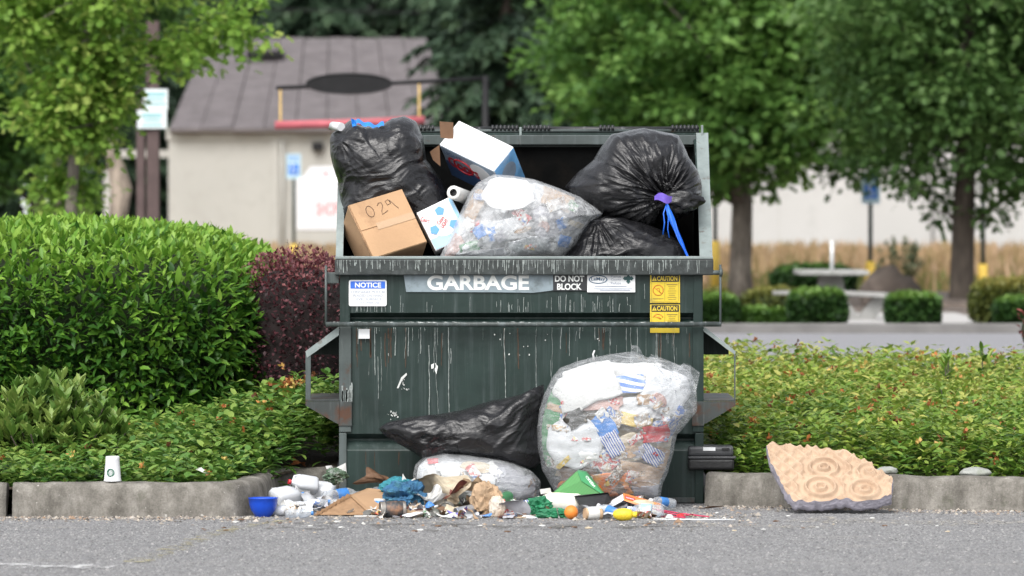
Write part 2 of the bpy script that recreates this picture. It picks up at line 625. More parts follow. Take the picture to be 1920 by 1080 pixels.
def aggregate():
    g = np.random.default_rng(21)
    n = 60000
    y = -4.9 + 4.9 * g.random(n)
    x = -2.75 + 5.5 * g.random(n)
    ok = (y < -1.1) | ((np.abs(x) < 1.15) & (y < -.05)) | ((x > .95) & (y < -.24 - (x - .96) * .27))
    x, y = x[ok], y[ok]
    n = len(x)
    s = g.uniform(.0025, .0068, n)
    tv = [(-1, -1, -.1), (1, -.8, -.1), (.8, 1, -.1), (-.9, .9, -.1), (-.4, -.3, .55), (.5, -.2, .6), (.1, .5, .5)]
    tf = [(0, 1, 5, 4), (1, 2, 6, 5), (2, 3, 6), (3, 0, 4, 6), (4, 5, 6)]
    d = g.normal(size=(n, 3)); d[:, 2] = 0
    m = leaf_mat('asphalt_stones', [(0, (.06, .06, .062)), (.35, (.15, .15, .152)), (.7, (.25, .25, .25)), (.93, (.34, .335, .325)), (1, (.48, .46, .44))], .9, 0, .2)
    o = scatter('asphalt_stones', tv, tf, np.stack([x, y, np.zeros(n)], 1), d, np.tile([0, 0, 1.], (n, 1)), s, np.clip(.48 + .16 * g.normal(size=n), 0, 1), m, smooth=False)
    tag(o, 'worn stones standing proud in the grey asphalt surface', 'asphalt', kind='stuff')
aggregate()

# ================================================================== THE BIN
def bin_paint(name, base, streak=.5, rust=.0):
    m, t, b = _base(name)
    v = _tc(t)
    n = _noise(t, v, 3.2, 6, .6)
    c = _ramp(t, n, [(.3, tuple(x * .72 for x in base)), (.7, tuple(x * 1.35 for x in base))])
    vs = _tc(t, (1, 1, .045))
    s = _noise(t, vs, 26, 5, .65)
    c = _mix(t, _ramp(t, s, [(.5, (0, 0, 0)), (.72, (streak, streak, streak))]), c, (.115, .14, .145))
    s2 = _noise(t, _tc(t, (1, 1, .06)), 60, 4, .6)
    c = _mix(t, _ramp(t, s2, [(.62, (0, 0, 0)), (.74, (streak * .8,) * 3)]), c, (.22, .235, .23))
    sc_ = _noise(t, v, 70, 4, .7)
    c = _mix(t, _ramp(t, sc_, [(.68, (0, 0, 0)), (.74, (.5, .5, .5))]), c, (.16, .18, .18))
    if rust:
        r = _noise(t, v, 9, 7, .7)
        c = _mix(t, _ramp(t, r, [(.60 - rust * .25, (0, 0, 0)), (.72 - rust * .2, (1, 1, 1))]), c, (.075, .035, .02))
    t.links.new(c, b.inputs['Base Color'])
    rr = _ramp(t, n, [(.3, (.38, .38, .38)), (.7, (.6, .6, .6))])
    t.links.new(rr, b.inputs['Roughness'])
    b.inputs['Specular IOR Level'].default_value = .35
    _bump(t, b, _noise(t, v, 5, 3), .25, .02)
    MATS[name] = m
    return m
GREEN = bin_paint('green_bin_paint', (.0115, .025, .0215), .24)
GREEN2 = bin_paint('green_bin_paint_scuffed', (.06, .074, .072), .5, .08)
RUSTY = bin_paint('rusty_bin_paint', (.045, .052, .050), .45, .42)
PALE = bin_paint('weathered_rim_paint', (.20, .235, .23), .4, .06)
BLACKIN = M('dirty_shaded_inside', (.004, .0042, .0042), 1.0, var=.4, vs=4, dirt=(.008, .007, .006), spec=.05)  # dirty black, deepened so the bin's inner shade is in the colour
LIDM = M('black_lid_plastic', (.014, .015, .016), .45, var=.3, vs=14, dirt=(.25, .26, .27), dirt_amt=.12)

BX0, BX1, YB = -.868, .962, 1.0
DL = 'full dark green steel dumpster with GARBAGE sticker, standing between the curb ends'
bin_ = thing('dumpster', DL, 'dumpster', ((BX0 + BX1) / 2, YB / 2, 0))

def front_profile(x0, x1, prof):
    mb = MB()
    P = np.array([[(x, y, z) for x in np.linspace(x0, x1, 30)] for y, z in prof], float)
    f = P.reshape(-1, 3)
    f[:, 1] += .0014 * fbm(f * np.array([2.2, 1, 2.6]), 2) * (np.abs(f[:, 2] - .6) < .58)
    return mb.grid(P, False)
FP = [(0, 1.18), (0, 1.05), (0, .962), (.012, .957), (.052, .938), (.052, .930), (.006, .908), (0, .900), (0, .75), (0, .55), (0, .352), (.01, .345), (.045, .325), (.045, .315), (.004, .272), (0, .265), (0, .14), (0, .02)]
fp = front_profile(BX0 + .03, BX1 - .03, FP).build('front_panel', GREEN, bin_, fix=False)
for p_ in fp.data.polygons:
    pass
# back and sides (plates with thickness)
SLOPE = [(0, 0.02), (0, 1.20), (YB, 1.885), (YB, .02)]
for x in (BX0, BX1 - .008):
    mb = MB().prism([(x, y, z) for y, z in SLOPE], (.008, 0, 0))
    mb.build('side_panel', GREEN, bin_)
for x in (BX0 + .0085, BX1 - .0105):
    MB().prism([(x, y + (.012 if y == 0 else -.012), z - (.01 if z > 1 else -.01)) for y, z in SLOPE], (.002, 0, 0)).build('side_shade_sheet', BLACKIN, bin_)  # added thin sheets inside the walls, black with dirt and painted shade
MB().span(BX0, BX1, YB, YB + .008, .02, 1.885).build('back_panel', GREEN, bin_)
MB().span(BX0 + .012, BX1 - .012, YB - .004, YB - .001, .06, 1.81).build('back_shade_sheet', BLACKIN, bin_)
MB().span(BX0, BX1, .06, YB - .01, .03, .05).build('floor_plate', BLACKIN, bin_)
MB().span(BX0 + .012, BX1 - .012, .054, .058, .06, 1.20).build('front_shade_sheet', BLACKIN, bin_)
# corner posts
for s, x0, x1 in ((-1, BX0 - .004, BX0 + .058), (1, BX1 - .052, BX1 + .004)):
    MB().span(x0, x1, -.014, .07, .36, .893, .004).build('corner_post', GREEN2 if s < 0 else GREEN, bin_)
    MB().span(x0 + (0 if s < 0 else .012), x1 - (.024 if s < 0 else 0), -.010, .07, .0, .357, .004).build('corner_foot', GREEN2 if s < 0 else GREEN, bin_)
    MB().span(x0 + .004, x1 - .006, -.006, .06, .896, 1.17, .004).build('upper_post', GREEN, bin_)
    MB().span(x0 - .003, x1 + .003, -.020, -.0145, .392, .515, .002).build('rust_plate', RUSTY, bin_)
MB().span(BX0 + .04, BX1 - .04, -.02, .02, .004, .03, .003).build('bottom_skid', RUSTY, bin_)
# rim: deep lip round the front, its flat top catching the sky
LX0, LX1 = -.892, 1.014
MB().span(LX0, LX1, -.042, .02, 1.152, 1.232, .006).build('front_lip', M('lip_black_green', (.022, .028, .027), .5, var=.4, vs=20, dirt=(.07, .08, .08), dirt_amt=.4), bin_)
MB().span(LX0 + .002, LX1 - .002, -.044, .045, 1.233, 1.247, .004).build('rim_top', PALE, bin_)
sv = Vector((0, YB + .02, 1.905 - 1.24)).normalized()
nv = Vector((0, -sv.z, sv.y))
for x0, x1 in ((LX0 + .002, -.853), (.948, LX1 - .002)):
    sh = .018 if x0 > 0 else -.018
    a = Vector((x0, .03, 1.236)); e = Vector((x0 + sh, YB + .012, 1.885))
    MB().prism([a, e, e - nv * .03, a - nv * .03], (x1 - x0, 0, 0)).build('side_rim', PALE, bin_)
MB().span(LX0 + .03, LX1 - .05, YB - .05, YB - .008, 1.822, 1.872, .004).build('back_rail', GREEN2, bin_)
# two lids thrown open, hanging down behind; their rolled edge and hinge knuckles show above the rail
for x0, x1 in ((-.89, .035), (.055, .985)):
    lid = MB().span(x0, x1, YB + .07, YB + .10, .95, 1.90, .01).build('lid', LIDM, bin_)
    MB().tube([(x0, YB + .055, 1.902), (x1, YB + .055, 1.902)], .017, 12).build('lid_edge', LIDM, lid)
    mb = MB()
    for k in range(int((x1 - x0) / .021)):
        x = x0 + .012 + k * .021
        u = (x - x0) / (x1 - x0)
        if u < .16 or .84 < u or (.44 < u < .52):
            mb.tube([(x - .007, YB + .02, 1.909), (x + .007, YB + .02, 1.909)], .017, 10)
    mb.build('hinge_knuckles', LIDM, lid)['kind'] = 'stuff'
MB().tube([(LX0, YB + .02, 1.895), (LX1 - .03, YB + .02, 1.895)], .009, 8).build('hinge_rod', GREEN2, bin_)
for x in (.045, .998):
    MB().span(x - .006, x + .006, YB - .01, YB + .05, 1.82, 1.925 if x > .5 else 1.915, .003).build('hinge_bracket', PALE, bin_)
# lock bar: a U of pipe across the front, pivoting on stubs at either side
lx0, lx1 = xpx(611, -.05), xpx(1351, -.05)
lb = MB()
lb.tube([(lx0, -.052, .905), (lx1 + .004, -.052, .905)], .0125, 12)
lbo = lb.build('lock_bar', bin_paint('pipe_paint', (.05, .06, .058), .9), bin_)
for x, zt in ((lx0, 1.20), (lx1, 1.205)):
    MB().tube([(x, -.052, .905), (x, -.03, zt)], .0065, 8).build('bar_arm', GREEN2, lbo)
MB().tube([(lx1 - .07, -.03, 1.165), (lx1 + .012, -.03, 1.165)], .012, 10).build('pivot', GREEN2, bin_)
MB().lathe([(.02, -.008), (.024, 0), (.02, .008)], 14, Matrix.Translation((lx1 + .002, -.03, 1.165)) @ Matrix.Rotation(R(90), 4, 'Y')).build('pivot_washer', GREEN2, bin_)
MB().span(lx0 - .004, BX0 - .004, -.01, .06, 1.11, 1.165, .004).build('pivot_bracket', GREEN2, bin_)
# fork sleeves on both sides
for s, xi, xo in ((-1, BX0 - .004, xpx(573)), (1, BX1 + .004, xpx(1379))):
    zt, zo, zb = .882, .762, .525
    y0, y1 = -.02, .82
    t_ = .008
    a, b_ = (xi, zt), (xo, zo)
    nx, nz = -(b_[1] - a[1]), (b_[0] - a[0])
    ln = math.hypot(nx, nz)
    nx, nz = nx / ln * t_, nz / ln * t_
    if nz > 0:
        nx, nz = -nx, -nz
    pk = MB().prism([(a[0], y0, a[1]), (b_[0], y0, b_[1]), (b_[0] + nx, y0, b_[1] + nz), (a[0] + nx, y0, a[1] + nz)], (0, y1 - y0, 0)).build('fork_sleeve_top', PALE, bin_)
    MB().prism([(b_[0], y0, b_[1] - .002), (b_[0], y0, zb), (b_[0] - s * (.026 if s < 0 else .007), y0, zb), (b_[0] - s * (.026 if s < 0 else .007), y0, b_[1] + .006)], (0, .012, 0) if s > 0 else (0, .03, 0)).build('fork_sleeve_edge', GREEN2, bin_)
    fl_ = .036 if s < 0 else .016
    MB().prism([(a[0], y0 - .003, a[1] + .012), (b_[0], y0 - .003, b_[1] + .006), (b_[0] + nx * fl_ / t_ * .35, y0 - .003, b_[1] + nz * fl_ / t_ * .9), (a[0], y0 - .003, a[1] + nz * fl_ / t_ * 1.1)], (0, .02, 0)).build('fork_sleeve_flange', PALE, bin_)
    MB().span(xi, xo, y0, y1, zb - .008, zb, .001).build('fork_sleeve_floor', RUSTY, bin_)
    MB().prism([(xi, y0 - .004, zb - .009), (xo, y0 - .004, zb - .009), (xo, y0 - .004, zb - .03), (xi + s * .012, y0 - .004, .405), (xi, y0 - .004, .402)], (0, .008, 0)).build('gusset', RUSTY, bin_)
    MB().prism([(xi, .3, zt - .01), (xo - s * .02, .3, zo), (xo - s * .02, .3, zo - .02), (xi, .3, zo - .02)], (0, .006, 0)).build('sleeve_web', GREEN, bin_)
    MB().span(xi - s * .0, xi + s * .01, .6, .66, .30, zb - .01).build('sleeve_strut', RUSTY, bin_)

# ---- stickers
X1, Z1 = (1, 0, 0), (0, 0, 1)
WHITE = M('sticker_white', (.72, .74, .75), .45, var=.06, bump=0, dirt=(.4, .42, .42), dirt_amt=.15)
BLUEP = M('sticker_blue', (.03, .14, .62), .45, var=.08, bump=0)
INK = M('ink_grey', (.25, .28, .36), .6, var=.2, bump=0)
GREYS = M('sticker_grey_blue', (.22, .275, .305), .5, var=.12, vs=14, bump=0, dirt=(.12, .15, .16), dirt_amt=.3)
LETW = M('letter_white', (.74, .76, .74), .5, var=.08, bump=0, dirt=(.35, .38, .38), dirt_amt=.2)
YEL = M('sticker_yellow', (.62, .46, .03), .5, var=.1, bump=0, dirt=(.35, .27, .06), dirt_amt=.25)
BLK = M('ink_black', (.012, .012, .014), .5, var=.2, bump=0)
CHAR = M('sticker_charcoal', (.022, .024, .028), .45, var=.2, bump=0)
def face(px, py, Y=-.002):
    return at(px, py, Y)
S = D0 / FPX
def patch(name, px0, px1, py0, py1, mat, parent, Y=-.004, poly=None, thick=.0012):
    c = at((px0 + px1) / 2, (py0 + py1) / 2, Y)
    mb = quad_on(MB(), c, X1, Z1, (px1 - px0) * S, (py1 - py0) * S, 0, poly, thick)
    return mb.build(name, mat, parent)
def rounded(r=.06, asp=1.0):
    o = []
    for cx, cy, a0 in ((.5 - r, .5 - r * asp, 0), (-.5 + r, .5 - r * asp, 90), (-.5 + r, -.5 + r * asp, 180), (.5 - r, -.5 + r * asp, 270)):
        for k in range(4):
            a = R(a0 + k * 30)
            o.append((cx + r * math.cos(a), cy + r * asp * math.sin(a)))
    return o
def lets(s, px, py, w, h, mat, parent, Y=-.0075, bold=.02, name='lettering'):
    return text_on(name, s, at(px, py, Y), X1, Z1, w * S, h * S, mat, parent, bold)

st = patch('notice_sticker', 654, 725, 525, 574, WHITE, bin_, -.006, rounded(.05, 1.4)); st['label'] = 'white sticker with blue NOTICE band'
patch('blue_band', 657, 722, 527.5, 541, BLUEP, st, -.0075)
lets('NOTICE', 690, 534.5, 49, 9.5, LETW, st, -.010, .03)
for k, (s_, w_) in enumerate((('CONTAINER MUST BE', 64), ('PLACED ON HARD', 55), ('LEVEL SURFACE', 50), ('CUSTOMER USE', 43))):
    lets(s_, 690, 547.5 + k * 6.8, w_, 4.6 if k < 3 else 3.4, INK, st, -.0085, 0)
st = patch('garbage_sticker', 757, 1040, 515, 550, GREYS, bin_, -.006, [(-.5, .5), (-.484, -.42), (-.3, -.43), (.1, -.44), (.36, -.47), (.47, -.36), (.5, -.30), (.5, .5)]); st['label'] = 'long grey blue sticker reading GARBAGE'
lets('GARBAGE', 896.5, 530, 191, 28, LETW, st, -.0085, .03)
st = patch('warning_sticker', 1037, 1101, 515, 545, CHAR, bin_, -.0075); st['label'] = 'charcoal sticker reading DO NOT BLOCK'
lets('DO NOT', 1068, 522.5, 55, 11.5, LETW, st, -.0095, .03)
lets('BLOCK', 1067.5, 537.5, 46, 12, LETW, st, -.0095, .03)
st = patch('company_sticker', 1101, 1191, 515, 548, WHITE, bin_, -.009); st['label'] = 'white company sticker with oval emblem'
NAVY = M('ink_navy', (.03, .09, .17), .5, bump=0)
ell = [(.5 * math.cos(R(a)), .5 * math.sin(R(a))) for a in range(0, 360, 15)]
patch('emblem', 1104, 1139, 516, 532, NAVY, st, -.0105, ell)
patch('emblem_field', 1106, 1137, 517.5, 530.5, WHITE, st, -.012, ell)
lets('LeMay', 1121.5, 524, 26, 8, NAVY, st, -.0135, .02)
for k, s_ in enumerate(('Pierce', 'County', 'Refuse')):
    lets(s_, 1155, 518.5 + 6.2 * k, 19, 4.8, INK, st, -.011, 0)
mb = quad_on(MB(), at(1178, 522, -.0105), (1, 0, 1), (-1, 0, 1), 10 * S, 10 * S)
for dx, dz in ((-6, 0), (6, 0), (0, 6)):
    quad_on(mb, at(1178 + dx, 522 + dz, -.0125), (1, 0, 1), (-1, 0, 1), 6 * S, 6 * S)
mb.build('emblem', M('emblem_teal', (.02, .07, .07), .5, bump=0), st)
mb = MB()
for x0, x1, y in ((1115, 1175, 537), (1113, 1185, 541.5), (1125, 1182, 544.5)):
    quad_on(mb, at((x0 + x1) / 2, y, -.0105), X1, Z1, (x1 - x0) * S, 1.2 * S)
mb.build('rule_lines', INK, st)
for py0, py1 in ((515, 568), (571, 623)):
    st = patch('caution_sticker', 1219, 1275, py0, min(py1, 606 if py0 > 550 else py1), YEL, bin_, -.006); st['label'] = 'yellow CAUTION sticker'
    patch('black_band', 1221.5, 1273, py0 + 1, py0 + 13.5, BLK, st, -.0075)
    lets('CAUTION', 1251, py0 + 7.2, 38, 9, YEL, st, -.010, .03)
    tri = quad_on(MB(), at(1227, py0 + 7.5, -.0085), X1, Z1, 9 * S, 9 * S, 0, [(-.5, -.45), (.5, -.45), (0, .5)])
    tri.build('warning_triangle', YEL, st)
    lets('!', 1227, py0 + 8, 1.4, 5.5, BLK, st, -.0105, .02)
    lo = 34 if py0 < 550 else 18
    mb = MB()
    quad_on(mb, at(1246.5, py0 + 15 + lo / 2, -.0075), X1, Z1, .7 * S, lo * S)
    for x in (1222, 1272):
        quad_on(mb, at(x, py0 + 15 + lo / 2, -.0075), X1, Z1, .7 * S, lo * S)
    for k in range(int(lo / 4.2)):
        quad_on(mb, at(1260, py0 + 18.5 + 4 * k, -.0075), X1, Z1, (20 if k == 0 else 16 - 2 * (k % 3)) * S, (2 if k == 0 else 1) * S)
    if py0 < 550:
        quad_on(mb, at(1234, py0 + 45, -.0075), X1, Z1, 20 * S, 1.2 * S)
        quad_on(mb, at(1247, py0 + 51, -.0075), X1, Z1, 50 * S, .7 * S)
    mb.build('small_print', M('ink_brown', (.28, .2, .03), .6, bump=0), st)['kind'] = 'stuff'
    ring = MB()
    cy = py0 + (29 if py0 < 550 else 27)
    pts = [at(1234 + 9.5 * math.cos(R(a)), cy - 9.5 * math.sin(R(a)), -.0085) for a in (range(0, 361, 15) if py0 < 550 else range(20, 161, 14))]
    ring.tube(pts, .0022, 5)
    ring.tube([at(1227.5, cy - 5, -.0085), at(1240, cy + (6 if py0 < 550 else 0), -.0085)], .002, 5)
    ring.tube([at(1231, cy - 3, -.008), at(1236, cy - 4, -.008), at(1237, cy + (3 if py0 < 550 else 0), -.008)], .0016, 5)
    ring.build('pictogram', M('ink_orange', (.62, .2, .03), .6, bump=0), st)
patch('caution_sticker_end', 1219, 1274, 615, 624, YEL, bin_, -.0065)
patch('white_label', 672, 693, 617, 635, WHITE, bin_, -.018)

# ---- dried drips and splashes down the front
def drips():
    mb = MB()
    rg = random.Random(5)
    def drip(x, z0, L, w, Y, stop=.0):
        n = max(3, int(L / .018))
        pts = []
        dx = 0
        for i in range(n + 1):
            dx += rg.gauss(0, .0011)
            ww = w * (.55 + .45 * math.sin(i * 1.3 + x * 50) ** 2) * (1 if i < n else .9)
            pts.append((x + dx, z0 - L * i / n, ww))
        P = np.array([[(px - ww / 2, Y, pz), (px + ww / 2, Y, pz)] for px, pz, ww in pts])
        mb.grid(P, False)
    cl = [rg.uniform(BX0 + .08, BX1 - .08) for _ in range(11)]
    def cx_():
        return min(max(rg.gauss(rg.choice(cl), .045), BX0 + .065), BX1 - .06)
    # rim drips
    for k in range(165):
        x = rg.uniform(LX0 + .01, LX1 - .01)
        drip(x, 1.229, rg.uniform(.02, .073), rg.uniform(.0018, .0046), -.0435)
    # upper panel
    for k in range(72):
        x = rg.choice([rg.uniform(BX0 + .06, BX1 - .06), cx_(), cx_(), rg.uniform(-.8, -.55)])
        z0 = rg.uniform(1.0, 1.145)
        if xpx(648) < x < xpx(1195) and z0 > 1.06:
            z0 = rg.uniform(.99, 1.05)
        if xpx(1215) < x < xpx(1278):
            continue
        drip(x, z0, min(rg.uniform(.02, .13), z0 - .966), rg.uniform(.0012, .0034), -.0035)
    # lower panel
    for k in range(84):
        x = rg.choice([rg.uniform(BX0 + .07, BX1 - .07), cx_(), cx_(), rg.uniform(-.75, -.3)])
        z0 = rg.choice([.888, .888, rg.uniform(.66, .885)])
        drip(x, z0, min(rg.choice([.02, .03, .05, .08, .13, .22, .36]) * rg.uniform(.6, 1.3), z0 - .37), rg.choice([.0010, .0014, .0018, .0026, .0042]), -.0035)
    for k in range(8):
        drip(rg.uniform(-.86, -.8), rg.uniform(.55, .62), .1, .01, -.0165)
    m = M('dried_drips', (.25, .28, .27), .8, var=.5, vs=40, bump=0)
    o = mb.build('drip_stains', m, bin_, fix=False)
    o['kind'] = 'stuff'
    mb = MB()
    for k in range(26):
        x = rg.choice([rg.uniform(BX0 + .06, BX1 - .06), rg.uniform(-.8, -.6), rg.uniform(.6, .9)])
        z0 = rg.choice([.885, .885, .86, .262])
        drip(x, z0, rg.uniform(.04, .22) if z0 > .5 else rg.uniform(.03, .14), rg.uniform(.003, .008), -.0028)
    mb.build('rust_runs', M('rust_run', (.060, .036, .022), .85, var=.5, vs=30, bump=0), bin_, fix=False)['kind'] = 'stuff'
    sp = MB()
    for cx, cy, n, sx, sy in ((816, 688, 5, 5, 10), (738, 778, 26, 12, 8), (755, 712, 12, 4, 18), (980, 640, 10, 90, 30), (762, 730, 6, 10, 5), (1122, 634, 4, 2, 4)):
        for k in range(n):
            px, py = cx + rg.gauss(0, sx * .45), cy + rg.gauss(0, sy * .45)
            r = rg.uniform(.3, 1.1) * S
            ang = rg.uniform(0, 6)
            c = at(px, py, -.0055)
            sp.add([c + Vector((r * (1 + .4 * rg.random()) * math.cos(a + ang), 0, r * 1.5 * (1 + .5 * rg.random()) * math.sin(a + ang))) for a in np.linspace(0, 5.6, 8)], [tuple(range(8))])
    # the chipped white mark
    for poly in ([(808, 684), (814, 681), (813, 690), (809, 692)], [(816, 680), (821, 688), (818, 702), (815, 693), (817, 688)], [(744, 728), (752, 708), (762, 699), (763, 703), (754, 713), (747, 728)]):
        sp.add([at(a, b_, -.0058) for a, b_ in poly], [tuple(range(len(poly)))])
    sp.build('splashes', M('bird_white', (.6, .62, .6), .8, var=.3, bump=0), bin_, fix=False)['kind'] = 'stuff'
    # grime crust on the lock bar
    cr = MB()
    for k in range(260):
        x = rg.choice([rg.uniform(-.92, -.25), rg.uniform(-.2, 1.0), rg.uniform(-.85, -.3)])
        r = rg.uniform(.002, .006)
        cr.lathe([(r * .4, -r), (r, 0), (r * .4, r)], 5, Matrix.Translation((x, -.0525 - .008 * rg.random(), .9145 + rg.uniform(-.006, .002))) @ Matrix.Rotation(R(90), 4, 'Y') @ Matrix.Diagonal((.45, .45, 2.2, 1)))
    cr.build('grime_crust', M('grime_white', (.38, .40, .39), .9, var=.5, vs=60), bin_)['kind'] = 'stuff'
drips()
# ================================================================== BACKGROUND
BARK = M('bark_grey', (.19, .165, .14), .95, var=.45, vs=14, bump=.9, bs=26, stretch=(1, 1, .25), dirt=(.06, .05, .04), dirt_amt=.5)
BARK_D = M('bark_dark', (.06, .048, .038), .95, var=.4, vs=12, bump=.8, bs=22, stretch=(1, 1, .25))
BARK_P = M('bark_pale', (.30, .25, .20), .95, var=.5, vs=7, bump=.9, bs=16, stretch=(1, 1, .3), dirt=(.08, .065, .05), dirt_amt=.6)

def tree(name, label, base, trunk, centres, leaves, spread, size, mat, bark, limbs=14, tv=LOBE_V, tf=LOBE_F, tint0=.5, tvar=.2, up_tint=.0, group=None, seed=1, rad_limb=.05):
    global RNG
    RNG = np.random.default_rng(seed)
    root = thing(name, label, 'tree', base, group)
    pts, rad = trunk
    mb = MB()
    mb.tube(pts, rad, 12)
    rg = random.Random(seed)
    C = np.asarray(centres)
    P3 = [Vector(p) for p in pts]
    for k in range(limbs):
        c = Vector(C[rg.randrange(len(C))])
        i = max(range(1, len(P3)), key=lambda q: -abs(P3[q].z - (c.z - .45 * (Vector((c.x, c.y, 0)) - Vector((P3[q].x, P3[q].y, 0))).length)))
        a = P3[i]
        m1 = a.lerp(c, .5) + Vector((rg.gauss(0, .1), rg.gauss(0, .1), .1))
        r0 = min(rad[i] * .6, rad_limb)
        mb.tube([a, a.lerp(m1, .5), m1, c], [r0, r0 * .75, r0 * .5, r0 * .2], 7)
    mb.build('trunk', bark, root)
    n = len(C) * leaves
    cid = np.repeat(np.arange(len(C)), leaves)
    off = RNG.normal(size=(n, 3)) * np.array([1, 1, .5]) * spread
    pos = C[cid] + off
    d = norm(off) + rnd_dir(n) * .6 + np.array([0, 0, -.25])
    up = np.array([0, 0, 1.]) + rnd_dir(n) * .65
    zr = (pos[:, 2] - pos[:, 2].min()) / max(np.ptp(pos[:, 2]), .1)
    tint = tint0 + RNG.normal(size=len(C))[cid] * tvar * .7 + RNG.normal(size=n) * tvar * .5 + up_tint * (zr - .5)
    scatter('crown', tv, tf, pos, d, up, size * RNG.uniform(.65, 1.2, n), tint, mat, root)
    return root

def ellipsoid_pts(n, c, r, power=.45, gap=.12, seed=0, flat=None):
    rg = np.random.default_rng(seed)
    out = []
    while len(out) < n:
        d = norm(rg.normal(size=(n, 3)))
        q = d * (rg.random(n) ** power)[:, None]
        q[:, 2] = np.where(q[:, 2] < 0, q[:, 2] * (flat or 1), q[:, 2])
        p = q * np.array(r) + np.array(c)
        k = perlin(p * 1.15 + seed * 3.1) > -gap
        bump_ = 1 + .28 * perlin(d * 2.6 + seed)
        p = np.array(c) + (p - np.array(c)) * bump_[:, None]
        out += list(p[k])
    return np.array(out[:n])

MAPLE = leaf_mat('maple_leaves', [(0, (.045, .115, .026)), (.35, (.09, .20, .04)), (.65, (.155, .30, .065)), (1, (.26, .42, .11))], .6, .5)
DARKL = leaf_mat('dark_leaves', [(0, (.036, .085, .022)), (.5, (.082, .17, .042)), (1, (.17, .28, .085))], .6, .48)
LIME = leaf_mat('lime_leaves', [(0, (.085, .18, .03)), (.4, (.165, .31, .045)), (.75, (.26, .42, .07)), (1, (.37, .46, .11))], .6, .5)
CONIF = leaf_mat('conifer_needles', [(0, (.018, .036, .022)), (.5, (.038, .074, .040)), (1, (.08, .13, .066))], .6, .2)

# big street tree behind the picnic table
Y = 50
tb = at(1388, 570, Y); tb.z = 0
cc = at(1385, 150, Y)
ctr = ellipsoid_pts(820, (cc.x, Y, cc.z + .55), (3.1, 2.7, 2.9), .40, .12, 3, .88)
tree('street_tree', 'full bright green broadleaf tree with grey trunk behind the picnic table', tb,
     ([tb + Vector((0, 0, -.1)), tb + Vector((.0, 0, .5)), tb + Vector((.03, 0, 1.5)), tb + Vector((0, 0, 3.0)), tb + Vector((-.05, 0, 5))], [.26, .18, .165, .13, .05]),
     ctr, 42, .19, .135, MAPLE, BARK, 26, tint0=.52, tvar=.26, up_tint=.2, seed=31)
# darker tree at the right
Y = 42.5
tb = at(1806, 590, Y); tb.z = 0
cc = at(1840, 175, Y)
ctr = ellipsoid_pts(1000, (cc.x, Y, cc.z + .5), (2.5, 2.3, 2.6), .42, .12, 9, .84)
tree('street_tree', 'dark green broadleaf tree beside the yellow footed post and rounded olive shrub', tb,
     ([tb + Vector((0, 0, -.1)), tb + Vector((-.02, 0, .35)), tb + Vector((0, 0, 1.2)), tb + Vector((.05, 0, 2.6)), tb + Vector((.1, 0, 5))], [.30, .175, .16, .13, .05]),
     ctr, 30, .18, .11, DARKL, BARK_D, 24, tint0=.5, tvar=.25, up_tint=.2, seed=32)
# young lime-green tree behind the hedge
Y = 21
tb = at(130, 500, Y); tb.z = 0
rg_ = np.random.default_rng(5)
ct = []
while len(ct) < 520:
    z = rg_.uniform(1.5, 5.2)
    rr = np.interp(z, [1.4, 1.7, 2.1, 2.6, 3.2, 4.2, 5.2], [.16, .26, .40, .52, .85, 1.3, .8])
    a, q = rg_.uniform(0, 6.283), rg_.random() ** .5
    p = np.array([tb.x + rr * q * math.cos(a) + .03 * (z - 1.4), Y + rr * q * math.sin(a), z])
    if perlin(np.array([p * 1.7 + 5]))[0] > -.04:
        ct.append(p)
for k in range(46):                       # long side bough towards the building
    u = rg_.random()
    ct.append(np.array([tb.x + .7 + 1.15 * u + rg_.normal() * .06, Y + rg_.normal() * .2, 2.75 + .62 * u + rg_.normal() * .14]))
tree('young_tree', 'young lime green tree with thin trunk rising behind the clipped hedge', tb,
     ([tb + Vector((0, 0, -.1)), tb + Vector((.0, 0, 1.2)), tb + Vector((.06, 0, 2.2)), tb + Vector((.2, 0, 3.4)), tb + Vector((.35, 0, 5))], [.08, .06, .055, .045, .02]),
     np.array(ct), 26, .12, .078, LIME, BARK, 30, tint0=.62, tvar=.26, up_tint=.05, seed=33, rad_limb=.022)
# dark tree at the far left
Y = 52
tb = at(60, 570, Y); tb.z = 0
ctr = ellipsoid_pts(420, (at(-30, 200, Y).x, Y, 3.4), (1.6, 1.6, 2.2), .45, .1, 14, .8)
tree('broadleaf_tree', 'dark green tree in shade behind the young lime tree', tb, ([tb, tb + Vector((.1, 0, 1.5)), tb + Vector((-.1, 0, 4))], [.16, .14, .06]),
     ctr, 30, .18, .12, MAPLE, BARK_D, 10, tint0=.25, tvar=.2, seed=34)
# gnarled pale trunk beside the sign posts, crown above the frame
Y = 40
tb = at(214, 560, Y); tb.z = 0
ctr = ellipsoid_pts(240, (tb.x - .1, Y + .6, 4.6), (1.3, 1.2, 1.3), .45, .1, 15)
tree('gnarled_tree', 'gnarled pale barked trunk between the lime tree and the brown sign posts', tb,
     ([tb, tb + Vector((-.02, 0, .8)), tb + Vector((.05, 0, 1.35)), tb + Vector((.10, 0, 1.75)), tb + Vector((-.03, 0, 2.3)), tb + Vector((-.1, .1, 3.6))], [.17, .15, .125, .15, .09, .06]),
     ctr, 26, .18, .1, DARKL, BARK_P, 8, tint0=.5, tvar=.2, seed=35)

